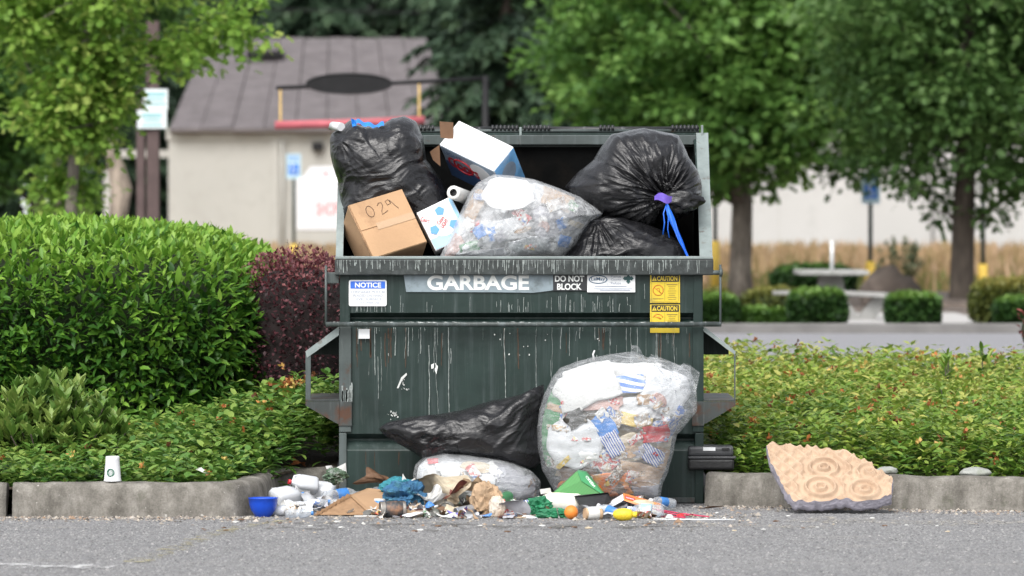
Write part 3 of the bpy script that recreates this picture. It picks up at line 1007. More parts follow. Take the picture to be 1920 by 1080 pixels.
# conifers: prototypes, then copies in three rows
def conifer(h, r, seed, nb=330):
    g = np.random.default_rng(seed)
    root = thing('conifer_tree', 'dark evergreen conifer', 'tree', (0, 0, 0), 'conifers behind the buildings')
    MB().tube([(0, 0, 0), (0, 0, h * .5), (0, 0, h)], [h * .016, h * .01, .02], 8).build('trunk', BARK_D, root, local=True)
    pos, dr, ti = [], [], []
    for k in range(nb):
        u = g.random() ** 1.25
        z = h * (.04 + .95 * u)
        L = r * (1 - u) ** .8 * g.uniform(.7, 1.15) + .15
        a = g.uniform(0, 6.283)
        d = np.array([math.cos(a), math.sin(a), 0])
        m = int(10 + 14 * L / r)
        t = np.linspace(.1, 1, m)
        p = np.array([0, 0, z]) + d * (L * t)[:, None] + np.array([0, 0, 1.]) * (-.42 * L * t ** 1.6)[:, None]
        tt = np.clip(.45 + g.normal() * .2, 0, 1)
        for sgn in (-1, 1, 0):
            side = np.array([-d[1], d[0], 0]) * sgn
            dd = d * .7 + side * .8 + np.array([0, 0, -.45])
            pos.append(p); dr.append(np.tile(dd, (m, 1)) + g.normal(size=(m, 3)) * .25); ti.append(np.full(m, tt) + g.normal(size=m) * .12 + .25 * (t - .5))
    pos, dr, ti = np.concatenate(pos), np.concatenate(dr), np.concatenate(ti)
    n = len(pos)
    s = g.uniform(.7, 1.2, n) * .085 * r + .12
    scatter('crown', BROAD_V, [(0, 2, 4, 1), (0, 3, 4, 2)], pos, dr, np.tile([0, 0, 1.], (n, 1)) + g.normal(size=(n, 3)) * .5, np.stack([s * .55, s, s], 1), ti, CONIF, root, local=True)
    return root
protos = [conifer(13, 2.6, 51), conifer(15, 3.0, 52), conifer(11, 2.4, 53)]
spots = []
# the near group whose drooping boughs cover the end of the roof
near = [(950, 62, .85), (1045, 66, .9), (845, 106.5, .78), (1110, 113, 1.05), (1210, 114, 1.1)]
for px, Yd, sc_ in near:
    spots.append((xpx(px, Yd), Yd, sc_))
gg = random.Random(8)
for row, Yd, step in ((0, 128, 2.3), (1, 137, 2.6), (2, 148, 2.8)):
    x = xpx(-60, Yd) + row
    while x < xpx(1980, Yd):
        spots.append((x + gg.uniform(-.5, .5), Yd + gg.uniform(-2, 2), gg.uniform(.85, 1.25)))
        x += step
for px, Yd in ((330, 112), (160, 104), (40, 98), (-40, 100), (250, 109)):
    spots.append((xpx(px, Yd), Yd, .85))
for i, (x, yy, sc_) in enumerate(spots):
    mw = Matrix.Translation((x, yy, 0)) @ Matrix.Rotation(gg.uniform(0, 6.28), 4, 'Z') @ Matrix.Diagonal((sc_, sc_, sc_, 1))
    lab = 'dark evergreen conifer in the tall row behind the buildings'
    if i < len(near):
        lab = 'dark conifer with drooping boughs beside the end of the shingle roof'
    if i < 3:
        protos[i].matrix_world = mw
        protos[i]['label'] = lab
        o = protos[i]
    else:
        o = copy_tree(protos[i % 3], mw, lab)
    o['group'] = 'conifers beside the shingle roof' if i < len(near) else 'conifers behind the buildings'

# ---- building with the shingle roof
STUCCO = M('cream_stucco', (.40, .392, .36), .9, var=.05, vs=.7, bump=.2, dirt=(.36, .35, .32), dirt_amt=.4)
STUCCO2 = M('pale_wall', (.45, .44, .42), .9, var=.04, vs=.4, bump=.2, dirt=(.42, .41, .39), dirt_amt=.3)
SHING = M('grey_brown_shingle', (.115, .103, .107), .9, var=.22, vs=2.0, bump=.5, bs=10, stretch=(1, 3, 3), dirt=(.07, .06, .06), dirt_amt=.35)
DARKM = M('dark_metal', (.010, .010, .011), .55, var=.2, spec=.25)
Yw = 96
bx0, bx1 = xpx(316, Yw), xpx(850, Yw)
zt = zpx(242, Yw)
bld = thing('shop_building', 'cream walled building with steep grey shingle roof', 'building', ((bx0 + bx1) / 2, Yw + 4, 0))
MB().span(bx0, bx1, Yw, Yw + 9, 0, zt).build('wall', STUCCO, bld)
MB().span(bx0 - .05, bx1, Yw - .05, Yw - .002, zt - .28, zt + .02, .01).build('fascia', STUCCO, bld)
MB().span(xpx(508, Yw), xpx(523, Yw), Yw - .06, Yw - .003, 0, zt - .285, .01).build('pilaster', STUCCO, bld)
mb = MB()
mb.span(xpx(586, Yw), xpx(606, Yw), Yw - .2, Yw - .07, zpx(283, Yw), zpx(267, Yw), .02)
mb.build('wall_lamp', DARKM, bld)
# roof: shingle panels that narrow towards the top, each a slab
ytop = Yw + 3
zr = zpx(72, ytop)
e0, e1, t0, t1 = xpx(322, Yw) - .05, xpx(850, Yw), xpx(388, ytop), xpx(800, ytop)
N = 9
for k in range(N):
    a, b_ = k / N, (k + 1) / N
    g0 = .012
    z_ = .02 if k % 2 else .0
    P = [(e0 + (e1 - e0) * a + g0, Yw - .25, zt + z_), (e0 + (e1 - e0) * b_ - g0, Yw - .25, zt + z_), (t0 + (t1 - t0) * b_ - g0, ytop, zr + z_), (t0 + (t1 - t0) * a + g0, ytop, zr + z_)]
    MB().prism(P, (0, .12, -.12)).build('roof_panel', SHING, bld)
MB().add([(e0, Yw - .1, zt - .04), (e1, Yw - .1, zt - .04), (t1, ytop + .1, zr - .06), (t0, ytop + .1, zr - .06), (e0, Yw + 8.7, zt - .04), (t0, Yw + 5.6, zr - .06), (e1, Yw + 8.7, zt - .04), (t1, Yw + 5.6, zr - .06)],
         [(0, 1, 2, 3), (0, 3, 5, 4), (4, 5, 7, 6), (3, 2, 7, 5), (1, 6, 7, 2)]).build('roof_deck', M('roof_felt', (.06, .052, .05), .9), bld)
c = at(499, 102, ytop - .45)
MB().box(c + Vector((0, -.35, 0)), (.95, .3, .16), Matrix.Rotation(R(0), 3, 'X')).build('roof_vent', DARKM, bld)
# beam and post of a side shelter
MB().span(xpx(222, Yw), bx0 - .002, Yw + .3, Yw + .45, zpx(295, Yw), zpx(281, Yw)).build('shelter_beam', STUCCO, bld)
MB().span(xpx(193, Yw), xpx(214, Yw), Yw + .28, Yw + .5, 0, zpx(320, Yw)).build('shelter_post', STUCCO, bld)
# long pale wall at the right
Yr = 101
wl = thing('long_building', 'long plain off white building wall behind the street trees', 'building', (xpx(1700, Yr), Yr + 4, 0))
MB().span(xpx(1230, Yr), xpx(2300, Yr), Yr, Yr + 8, 0, 3.7).build('wall', STUCCO2, wl)
MB().span(xpx(1228, Yr), xpx(2302, Yr), Yr - .1, Yr + 8.1, 3.702, 3.85).build('roof_edge', DARKM, wl)

for px in (1460, 1895):
    MB().span(xpx(px, Yr) - .012, xpx(px, Yr) + .012, Yr - .006, Yr - .001, .0, 3.69).build('wall_joint', M('joint_grey', (.42, .405, .38), .9), wl)
MB().tube([(xpx(1748, Yr), Yr - .06, 0), (xpx(1748, Yr), Yr - .06, 3.65)], .045, 8).build('downspout', M('joint_pale', (.42, .41, .39), .8), wl)
MB().span(e0 + .05, e1, Yw - .34, Yw - .26, zt - .10, zt - .002, .01).build('gutter', M('gutter_brown', (.10, .085, .08), .7), bld)
MB().tube([(xpx(530, Yw), Yw - .10, 0), (xpx(530, Yw), Yw - .10, zt - .3)], .04, 8).build('downspout', STUCCO, bld)
# ---- white trailer with red lettering
Yt = 80
tr = thing('trailer', 'white trailer with red lettering parked by the cream building', 'trailer', (xpx(640, Yt), Yt + .9, 0))
TW = M('trailer_white', (.68, .69, .71), .4, var=.05, vs=2)
x0, x1 = xpx(556, Yt), xpx(770, Yt)
MB().span(x0, x1, Yt, Yt + 1.9, zpx(434, Yt), zpx(332, Yt), .06).build('body', TW, tr)
MB().prism([(x0 + .15, Yt + .1, zpx(331, Yt)), (x0 + .3, Yt + .1, zpx(312, Yt)), (x1 - .5, Yt + .1, zpx(309, Yt)), (x1 - .3, Yt + .1, zpx(331, Yt))], (0, 1.5, 0)).build('roof_pod', TW, tr)
text_on('lettering', 'SHOP', at(614, 392, Yt - .004), X1, Z1, .50, .30, M('red_letters', (.60, .24, .25), .5), tr, .02)
text_on('lettering', 'R', at(612, 326, Yt - .004), X1, Z1, .12, .12, MATS['red_letters'], tr, .02)
for x in (x0 + .5, x1 - .5):
    MB().lathe([(.1, -.1), (.3, -.1), (.33, -.06), (.33, .06), (.3, .1), (.1, .1)], 20, Matrix.Translation((x, Yt + .15, .33)) @ Matrix.Rotation(R(90), 4, 'X')).build('wheel', DARKM, tr)

# ---- accessible-parking posts with yellow feet
POSTM = M('dark_green_post', (.055, .075, .075), .6, var=.15)
BOLY = M('bollard_yellow', (.62, .42, .06), .6, var=.12, vs=3, dirt=(.4, .28, .06), dirt_amt=.3)
SIGNB = M('sign_pale_blue', (.45, .62, .70), .5, var=.05, bump=0)
SIGNI = M('sign_blue', (.04, .20, .66), .5, var=.05, bump=0)
def parking_post(px, py_yel, Yd, sign, label, top):
    b0 = Vector((xpx(px, Yd), Yd, 0))
    r = thing('parking_post', label, 'sign', b0, 'posts with yellow feet')
    MB().tube([b0, b0 + Vector((0, 0, zpx(py_yel, Yd)))], .075, 14).build('foot', BOLY, r)
    MB().tube([b0 + Vector((0, 0, zpx(py_yel, Yd))), b0 + Vector((0, 0, top))], .035, 8).build('post', POSTM, r)
    if sign:
        sx, sz = sign
        c = Vector((b0.x + sx, Yd - .06, sz))
        p = quad_on(MB(), c, X1, Z1, .29, .5, 0, rounded(.06, .6), .006).build('sign_plate', SIGNB, r)
        quad_on(MB(), c + Vector((0, -.008, -.06)), X1, Z1, .20, .22, 0, None, .003).build('symbol_field', SIGNI, p)
        mb = MB()
        k = c + Vector((-.005, -.0135, -.06))
        mb.lathe([(.022, -.002), (.022, .002)], 10, Matrix.Translation(k + Vector((-.015, 0, .075))) @ Matrix.Rotation(R(90), 4, 'X'))
        mb.tube([k + Vector((-.015, 0, .055)), k + Vector((-.012, 0, 0)), k + Vector((.035, 0, 0)), k + Vector((.055, 0, -.06))], .008, 6)
        mb.tube([k + Vector((.042 * math.cos(R(a)) - .005, 0, .042 * math.sin(R(a)) - .035)) for a in range(120, 400, 20)], .006, 6)
        mb.build('wheelchair_symbol', LETW, p)
        text_on('lettering', 'RESERVED\nPARKING', c + Vector((0, -.008, .16)), X1, Z1, .22, .11, SIGNI, p, .01)
    return r
Yp = 71
parking_post(551, 458, Yp, (0, zpx(312, Yp)), 'dark post with pale blue wheelchair sign in front of the cream building', zpx(292, Yp))
parking_post(1341, 452, 55, None, 'dark post with yellow foot beside the grey street tree trunk', 3.0)
parking_post(1632, 490, 50, (.0, zpx(352, 50)), 'dark post with blue wheelchair sign and yellow foot behind the picnic table', zpx(325, 50))
parking_post(1843, 495, 50, None, 'dark post with yellow foot beside the dark tree trunk', 2.9)

# ---- clearance bar of a drive-through: arm on a post, oval sign, red bar on yellow straps
Yc = 36
cb = thing('clearance_bar', 'black drive through clearance arm with oval sign and hanging red bar', 'clearance bar', (xpx(910, Yc), Yc, 0))
MB().tube([(xpx(910, Yc), Yc, 0), (xpx(910, Yc), Yc, zpx(142, Yc))], .045, 12).build('post', DARKM, cb)
MB().tube([(xpx(915, Yc), Yc, zpx(147, Yc)), (xpx(735, Yc), Yc, zpx(156, Yc)), (xpx(518, Yc), Yc, zpx(165, Yc))], .026, 10).build('arm', DARKM, cb)
el_ = [(.5 * math.cos(R(a)), .5 * math.sin(R(a))) for a in range(0, 360, 10)]
quad_on(MB(), at(655, 157, Yc - .04), X1, Z1, 1.08, .25, 0, el_, .05).build('oval_sign', DARKM, cb)
MB().tube([at(655 + 80 * math.cos(R(a)), 157 - 18.5 * math.sin(R(a)), Yc - .09) for a in range(0, 361, 10)], .012, 6).build('sign_rim', DARKM, cb)
MB().tube([at(516, 235, Yc), at(660, 231, Yc), at(796, 225, Yc)], .052, 14).build('hanging_bar', M('faded_red', (.42, .10, .12), .6, var=.15, vs=5), cb)
for px in (526, 786):
    MB().span(xpx(px - 2.2, Yc), xpx(px + 2.2, Yc), Yc - .008, Yc + .008, zpx(229, Yc), zpx(163 if px < 600 else 155, Yc)).build('strap', M('strap_ochre', (.55, .38, .14), .7), cb)

# ---- brown posts with a white sign at the left
Ys = 38
BRN = M('brown_post', (.085, .058, .055), .8, var=.2, vs=5)
SGW = M('sign_white', (.62, .68, .68), .5, var=.04, bump=0)
TEAL = M('sign_teal', (.25, .48, .50), .5, var=.1, bump=0)
rs = thing('roadside_sign', 'white two panel sign on brown posts beside the lime tree', 'sign', (xpx(280, Ys), Ys, 0))
for px0, px1, top in ((256, 271, 190), (275, 298, 40)):
    MB().span(xpx(px0, Ys), xpx(px1, Ys), Ys, Ys + .12, 0, zpx(top, Ys), .008).build('post', BRN, rs)
for px0, px1, p0, p1 in ((269, 315, 167, 206), (258, 313, 206.6, 241)):
    pn = quad_on(MB(), at((px0 + px1) / 2, (p0 + p1) / 2, Ys - .03), X1, Z1, (px1 - px0) * (D0 + Ys) / FPX, (p1 - p0) * (D0 + Ys) / FPX, 0, None, .02).build('sign_panel', SGW, rs)
    mb = MB()
    for k in range(3):
        quad_on(mb, at((px0 + px1) / 2, p0 + 10 + 9 * k, Ys - .052), X1, Z1, .26 - .04 * (k % 2), .028 if k else .05)
    mb.build('printed_lines', TEAL, pn)
Yb = 58
bs = thing('banner_sign', 'white board with blue lettering behind the clipped hedge', 'sign', (xpx(66, Yb), Yb, 0))
for px in (48, 86):
    MB().span(xpx(px - 3, Yb), xpx(px + 3, Yb), Yb, Yb + .06, 0, zpx(318, Yb)).build('post', SGW, bs)
pn = quad_on(MB(), at(66, 370, Yb - .02), X1, Z1, .46, .32, 0, None, .015).build('board', SGW, bs)
text_on('lettering', 'OPEN', at(66, 370, Yb - .04), X1, Z1, .34, .13, SIGNI, pn, .02)
for px0, px1, top, Yq in ((90, 114, 300, 60), (146, 166, 360, 62)):
    o = MB().span(xpx(px0, Yq), xpx(px1, Yq), Yq, Yq + .2, 0, zpx(top, Yq), .01).build('timber_post', BRN)
    tag(o, 'thick brown timber post behind the lime tree trunk' if px0 > 100 else 'thick brown timber post beside the white board', 'post')

# overhead wire
o = MB().tube([(xpx(380, 110), 110, zpx(14, 110)), (xpx(600, 110), 110, zpx(20, 110)), (xpx(760, 110), 110, zpx(24, 110)), (xpx(1000, 110), 110, zpx(22, 110)), (xpx(1400, 110), 110, zpx(5, 110))], .022, 6).build('overhead_wire', DARKM)
tag(o, 'thin black overhead wire above the shingle roof', 'wire')

# ---- picnic area
sheet('verge', -60, 60, 32.6, 56, .09, M('bark_mulch', (.12, .095, .08), .95, var=.45, vs=2.5, bump=.8, bs=14))
MB_ = MB().span(-60, 60, 32.45, 32.62, -.02, .12, .02).build('far_curb', M('far_curb_concrete', (.16, .155, .15), .9, var=.2, vs=3)); tag(MB_, kind='structure')
sheet('path', xpx(1585, 34), xpx(1870, 34), 33.0, 39.5, .095, M('path_concrete', (.40, .39, .38), .9, var=.1, vs=2))
sheet('path', xpx(1660, 45), xpx(1790, 45), 41.5, 46, .095, MATS['path_concrete'])
sheet('field', -90, 90, 56, 96, .02, M('dry_ground', (.22, .16, .085), .95, var=.3, vs=.8))
CONC = M('table_concrete', (.29, .29, .28), .85, var=.12, vs=6, bump=.4, dirt=(.20, .21, .19), dirt_amt=.4)
Yk = 36.0
kx = xpx(1553, Yk)
zt_ = .09
pt = thing('picnic_table', 'concrete picnic table with attached benches on the pale path', 'table', (kx, Yk, zt_))
def zz(py): return zpx(py, Yk)
MB().span(xpx(1493, Yk), xpx(1623, Yk), Yk - .62, Yk + .62, zz(515), zz(506), .015).build('tabletop', CONC, pt)
MB().prism([(xpx(1530, Yk), Yk - .2, zz(562)), (xpx(1585, Yk), Yk - .2, zz(562)), (xpx(1578, Yk), Yk - .2, zz(515.5)), (xpx(1537, Yk), Yk - .2, zz(515.5))], (0, .4, 0)).build('pedestal', CONC, pt)
MB().span(xpx(1442, Yk), xpx(1562, Yk), Yk - 1.05, Yk - .72, zz(550), zz(543), .012).build('bench', CONC, pt)
MB().box((xpx(1618, Yk), Yk - .55, zz(550)), (.74, .36, .055), Matrix.Rotation(R(-16), 3, 'Z') @ Matrix.Rotation(R(3), 3, 'Y'), .012).build('bench', CONC, pt)
MB().prism([(xpx(1576, Yk), Yk - .6, zz(615)), (xpx(1622, Yk), Yk - .6, zz(617)), (xpx(1660, Yk), Yk - .6, zz(556)), (xpx(1634, Yk), Yk - .6, zz(554)), (xpx(1604, Yk), Yk - .6, zz(590)), (xpx(1578, Yk), Yk - .6, zz(556)), (xpx(1560, Yk), Yk - .6, zz(556))], (0, .16, 0)).build('leg', CONC, pt)
MB().span(xpx(1530, Yk), xpx(1580, Yk), Yk - .25, Yk + .25, .10, zz(562.5), .02).build('base', CONC, pt)
MB().tube([(xpx(1560, Yk), Yk, zz(506)), (xpx(1560, Yk), Yk, zz(452))], .026, 10).build('parasol_tube', M('tube_white', (.6, .62, .62), .5), pt)
# stump-like mound and boulder behind the table
def lump(name, label, cat, c, r, mat, seed, amp=.25, group=None, sub=3):
    bm = bmesh.new()
    bmesh.ops.create_icosphere(bm, subdivisions=sub, radius=1)
    v = np.array([q.co[:] for q in bm.verts])
    v = v * (1 + amp * fbm(v * 1.6 + seed * 7.7, 4))[:, None] * np.array(r)
    for q, co in zip(bm.verts, v):
        q.co = Vector(co) + Vector(c)
    me = bpy.data.meshes.new(name)
    bm.to_mesh(me); bm.free()
    me.polygons.foreach_set('use_smooth', [True] * len(me.polygons))
    return tag(obj(name, me, mat), label, cat, group)
lump('mulch_heap', 'brown heap of bark mulch behind the picnic table', 'heap', (xpx(1668, 44), 44, .25), (.42, .4, .38), MATS['bark_mulch'], 3, .45)
lump('mulch_heap', 'low brown mulch mound round the foot of the dark tree', 'heap', (xpx(1800, 42), 42.2, .10), (.62, .5, .13), MATS['bark_mulch'], 5)

# ---- leafy shapes: clipped shrubs
def sq(u, e):
    return np.sign(u) * np.abs(u) ** e
def shrub(name, label, cat, c, r, n, size, mat, core_mat, ex=4.0, seed=1, tint0=.4, tvar=.2, top_tint=.35, tv=LEAF_V, tf=LEAF_F, group=None, jitter=.05, out=.7, upw=.35, width=1.0, stemmy=0, lower=-.9, parts=0):
    """A shrub grown on a rounded-box form: dark twig mass inside, thousands of leaves outside."""
    g = np.random.default_rng(seed)
    root = thing(name, label, cat, (c[0], c[1], c[2] - r[2]), group)
    r = np.array(r, float); c = np.array(c, float)
    d = norm(g.normal(size=(n * 3, 3)) * r)
    d = d[d[:, 2] > lower * .9]
    if r.max() > 1.2:
        d = d[(d[:, 1] < .45) | (d[:, 2] > .35)]
    d = d[:n]
    n = len(d)
    k = (np.abs(d / r) ** ex).sum(1) ** (-1 / ex)
    p = d * k[:, None]
    nr = norm(np.sign(p) * np.abs(p / r) ** (ex - 1) / r)
    bumpy = fbm(p * 3.0 + seed, 2)
    depth = np.abs(g.normal(size=n)) * jitter
    pos = c + p + nr * (bumpy * jitter * 1.2)[:, None] - nr * depth[:, None]
    dd = nr * out + np.array([0, 0, upw]) + g.normal(size=(n, 3)) * .58
    up = np.array([0, 0, 1.]) + nr * .5 + g.normal(size=(n, 3)) * .4
    tint = tint0 + top_tint * smooth01((p[:, 2] / r[2] - .30) / .6) * np.clip(nr[:, 2] * 1.3, 0, 1) + g.normal(size=n) * tvar * .6 + bumpy * tvar - depth * .8  # tops tinted lighter: new growth, with overhead light put into the colour
    s = size * g.uniform(.65, 1.2, n)
    core = norm(np.stack(np.meshgrid([0], [0], [0]), -1).reshape(-1, 3).astype(float) + [0, 0, 1])
    bm = bmesh.new()
    bmesh.ops.create_icosphere(bm, subdivisions=4, radius=1)
    for q in bm.verts:
        dv = np.array(q.co[:]) ; dv = dv / np.linalg.norm(dv)
        dv = norm(dv * r)
        kk = (np.abs(dv / r) ** ex).sum() ** (-1 / ex)
        q.co = Vector(c + dv * kk * (.90 if r.min() > .5 else .86))
    me = bpy.data.meshes.new('twig_mass'); bm.to_mesh(me); bm.free()
    me.polygons.foreach_set('use_smooth', [True] * len(me.polygons))
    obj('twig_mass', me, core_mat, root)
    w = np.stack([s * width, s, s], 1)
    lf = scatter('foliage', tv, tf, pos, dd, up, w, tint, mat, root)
    lf['kind'] = 'stuff'
    return root, pos, dd, up, s, tint, nr, p
TWIG = M('twig_dark', (.018, .032, .010), .95, var=.5, vs=12, bump=.6)
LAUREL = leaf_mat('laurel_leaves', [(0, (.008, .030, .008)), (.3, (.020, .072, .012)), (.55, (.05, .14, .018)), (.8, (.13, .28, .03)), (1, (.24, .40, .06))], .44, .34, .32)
hz = shrub('clipped_hedge', 'large glossy green clipped laurel hedge with new growth and painted light on top', 'hedge', (-2.83, 3.25, .60), (1.66, 1.75, .79), 48000, .076, LAUREL, TWIG, 3.4, 61, .58, .24, .34, jitter=.05, upw=.15, parts=300)
def leaf_parts(root, pos, dd, up, s, tint, sel, name='leaf', nvar=8):
    """The leaves that show largest, each an object of its own sharing a few leaf meshes."""
    metas = []
    for k in range(nvar):
        me = bpy.data.meshes.new('leaf')
        me.from_pydata([(a * 1.1, b_, c_) for a, b_, c_ in LEAF_V], [], LEAF_F)
        a = me.attributes.new('tint', 'FLOAT', 'POINT')
        a.data.foreach_set('value', np.full(len(LEAF_V), .25 + .6 * k / (nvar - 1)))
        me.polygons.foreach_set('use_smooth', [True] * len(LEAF_F))
        me.materials.append(LAUREL)
        metas.append(me)
    inv = WORLD[root.name].inverted()
    for i in sel:
        y = Vector(dd[i]).normalized()
        x = y.cross(Vector(up[i])).normalized()
        z = x.cross(y)
        m3 = Matrix((x, y, z)).transposed() * float(s[i] * 1.1)
        k = int(np.clip((tint[i] - .25) / .6 * (nvar - 1), 0, nvar - 1))
        o = bpy.data.objects.new(name, metas[k])
        COL.objects.link(o)
        o.parent = root
        o.matrix_local = inv @ (Matrix.Translation(Vector(pos[i]) + Vector((0, -.012, 0))) @ m3.to_4x4())
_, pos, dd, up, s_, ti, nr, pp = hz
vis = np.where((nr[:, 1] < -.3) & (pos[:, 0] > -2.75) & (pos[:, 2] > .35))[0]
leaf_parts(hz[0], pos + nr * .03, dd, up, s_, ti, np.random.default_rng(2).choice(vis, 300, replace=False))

# bushy low shrub in front of the hedge: stems ending in rosettes of upright leaves
def rosette_shrub(name, label, c, r, stems, leaves, size, mat, seed, tint0=.5, group=None):
    g = np.random.default_rng(seed)
    root = thing(name, label, 'shrub', (c[0], c[1], .13), group)
    mb = MB()
    pos, dr, ti = [], [], []
    for k in range(stems):
        a, q = g.uniform(0, 6.283), g.random() ** .5
        tip = np.array([c[0] + r[0] * q * math.cos(a), c[1] + r[1] * q * math.sin(a), c[2] + r[2] * (1 - .55 * q ** 2) * g.uniform(.75, 1.08)])
        root_p = np.array([c[0] + .3 * (tip[0] - c[0]), c[1] + .3 * (tip[1] - c[1]), .12])
        if k % 2 == 0:
            mb.tube([root_p, (root_p + tip) / 2 + [0, 0, -.03], tip], [.006, .005, .003], 5)
        tt = tint0 + g.normal() * .16
        for j in range(leaves):
            h = g.random() ** 1.6
            b_ = g.uniform(0, 6.283)
            pos.append(tip - (tip - root_p) * (.55 * h))
            lean = .55 + .9 * h
            dr.append([math.cos(b_) * lean, math.sin(b_) * lean, 1.0 - .6 * h])
            ti.append(tt + .12 - .5 * h + g.normal() * .09)
    pos, dr, ti = np.array(pos), np.array(dr), np.array(ti)
    n = len(pos)
    mb.build('stems', BARK_D, root)['kind'] = 'stuff'
    s = size * g.uniform(.7, 1.2, n)
    up = np.array([0, 0, 1.]) + g.normal(size=(n, 3)) * .3
    scatter('foliage', LEAF_V, LEAF_F, pos, dr, up, np.stack([s * .95, s, s], 1), ti, mat, root)['kind'] = 'stuff'
    return root
PIERIS = leaf_mat('bushy_leaves', [(0, (.02, .055, .014)), (.4, (.06, .13, .028)), (.7, (.12, .23, .04)), (1, (.24, .33, .08))], .42, .3)
rosette_shrub('leafy_shrub', 'bushy low shrub with upright olive green leaves in front of the hedge', (-2.36, .35, .10), (.40, .4, .50), 250, 28, .078, PIERIS, 71, .72)
rosette_shrub('leafy_shrub', 'yellower bushy shrub beside the hedge at the curb bend', (-2.95, .2, .10), (.40, .4, .46), 170, 26, .076, PIERIS, 72, .75)
# purple barberry
BARB = leaf_mat('barberry_leaves', [(0, (.016, .008, .009)), (.45, (.06, .018, .024)), (.75, (.14, .035, .045)), (1, (.24, .09, .09))], .5, .25)
br = shrub('barberry_shrub', 'dark purple barberry shrub between the hedge and the dumpster', 'shrub', (-1.19, 2.35, .66), (.40, .5, .58), 15000, .026, BARB, M('twig_purple', (.012, .007, .007), .95), 2.8, 81, .36, .3, .50, tv=BROAD_V, tf=BROAD_F, jitter=.10, upw=.2, width=.9)
g = np.random.default_rng(82)
mb = MB(); pos, dr = [], []
for k in range(60):
    x, y = g.uniform(-1.5, -.86), g.uniform(2.0, 2.7)
    z0 = 1.12 - .45 * ((x + 1.19) / .42) ** 2
    tip = np.array([x + g.normal() * .05, y + g.normal() * .05, z0 + g.uniform(.05, .20)])
    mb.tube([(x, y, z0 - .2), tuple(tip)], [.003, .0015], 4)
    for j in range(12):
        u = j / 12
        pos.append(np.array([x, y, z0 - .1]) * (1 - u) + tip * u); dr.append(g.normal(size=3) + [0, 0, .3])
mb.build('whips', BARK_D, br[0])['kind'] = 'stuff'
n = len(pos)
scatter('whip_leaves', BROAD_V, BROAD_F, np.array(pos), np.array(dr), np.tile([0, 0, 1.], (n, 1)) + g.normal(size=(n, 3)) * .4, .024 * g.uniform(.7, 1.2, n), np.clip(.65 + g.normal(size=n) * .15, 0, 1), BARB, br[0])['kind'] = 'stuff'
# far clipped box shrubs and others by the road
BOX = leaf_mat('box_leaves', [(0, (.012, .035, .010)), (.4, (.028, .075, .016)), (.75, (.085, .18, .03)), (1, (.16, .27, .05))], .5, .25)
OLIVE = leaf_mat('olive_leaves', [(0, (.03, .05, .012)), (.4, (.09, .11, .022)), (.75, (.19, .19, .04)), (1, (.28, .24, .06))], .5, .3)
def far_shrub(label, px0, px1, p0, p1, Yd, mat, ex=4.5, seed=1, n=3400, size=.07, tint0=.36, top=.5, group='clipped shrubs along the road'):
    c = at((px0 + px1) / 2, (p0 + p1) / 2, Yd)
    sc_ = (D0 + Yd) / FPX
    rz = (p1 - p0) / 2 * sc_
    c.z = max(c.z, .06 + rz)
    return shrub('clipped_shrub', label, 'shrub', c, ((px1 - px0) / 2 * sc_, (px1 - px0) / 2 * sc_ * .9, rz), n, size, mat, TWIG, ex, seed, tint0, .15, top, tv=BROAD_V, tf=BROAD_F, jitter=.03, group=group, upw=.3)
far_shrub('dark green square clipped shrub in front of the picnic table leg', 1482, 1584, 560, 627, 33.4, BOX, 5, 91)
far_shrub('dark green square clipped shrub on the pale path beside the picnic table', 1664, 1759, 570, 628, 33.4, BOX, 6, 92)
far_shrub('rounded olive yellow shrub right of the mulch mound', 1820, 1960, 545, 630, 33.9, OLIVE, 3, 93, 4200)
far_shrub('small dark green shrub nestled against the olive shrub', 1868, 1960, 575, 629, 33.1, BOX, 4, 94)
far_shrub('dark clipped shrub beside the dumpster lock bar', 1305, 1382, 568, 623, 33.4, BOX, 4, 95)
far_shrub('dark rounded bush behind the picnic tabletop', 1450, 1602, 500, 556, 46, BOX, 3, 96, 2600, .09, .3, .3)
for k, (a, b_, c_, d_, lab) in enumerate(((1372, 1440, 590, 622, 'low mid green mound of leaves beside the street tree trunk'), (1430, 1490, 598, 626, 'low bright green mound of leaves beside the square shrub'), (1390, 1520, 548, 600, 'low brownish green ground shrub at the foot of the street tree'), (1310, 1372, 545, 590, 'low brownish shrub behind the dumpster corner'))):
    far_shrub(lab, a, b_, c_, d_, 33.6 if k < 2 else 38, OLIVE if k >= 2 else BOX, 2.3, 97 + k, 1500, .08, .4 if k >= 2 else .6, .25)
# red barberry twigs poking in at the right edge
rb = shrub('red_shrub', 'red leaved shrub reaching over the planting bed', 'shrub', (xpx(1985, 9), 9, zpx(620, 9)), (.30, .3, .25), 900, .05, leaf_mat('red_leaves', [(0, (.05, .012, .012)), (.6, (.22, .05, .045)), (1, (.35, .12, .1))], .5, .3), TWIG, 2, 105, .5, .3, .2, jitter=.12)
MB().tube([(xpx(1985, 9), 9, .3), (xpx(1985, 9), 9, zpx(620, 9))], .02, 6).build('stem', BARK_D, rb[0])

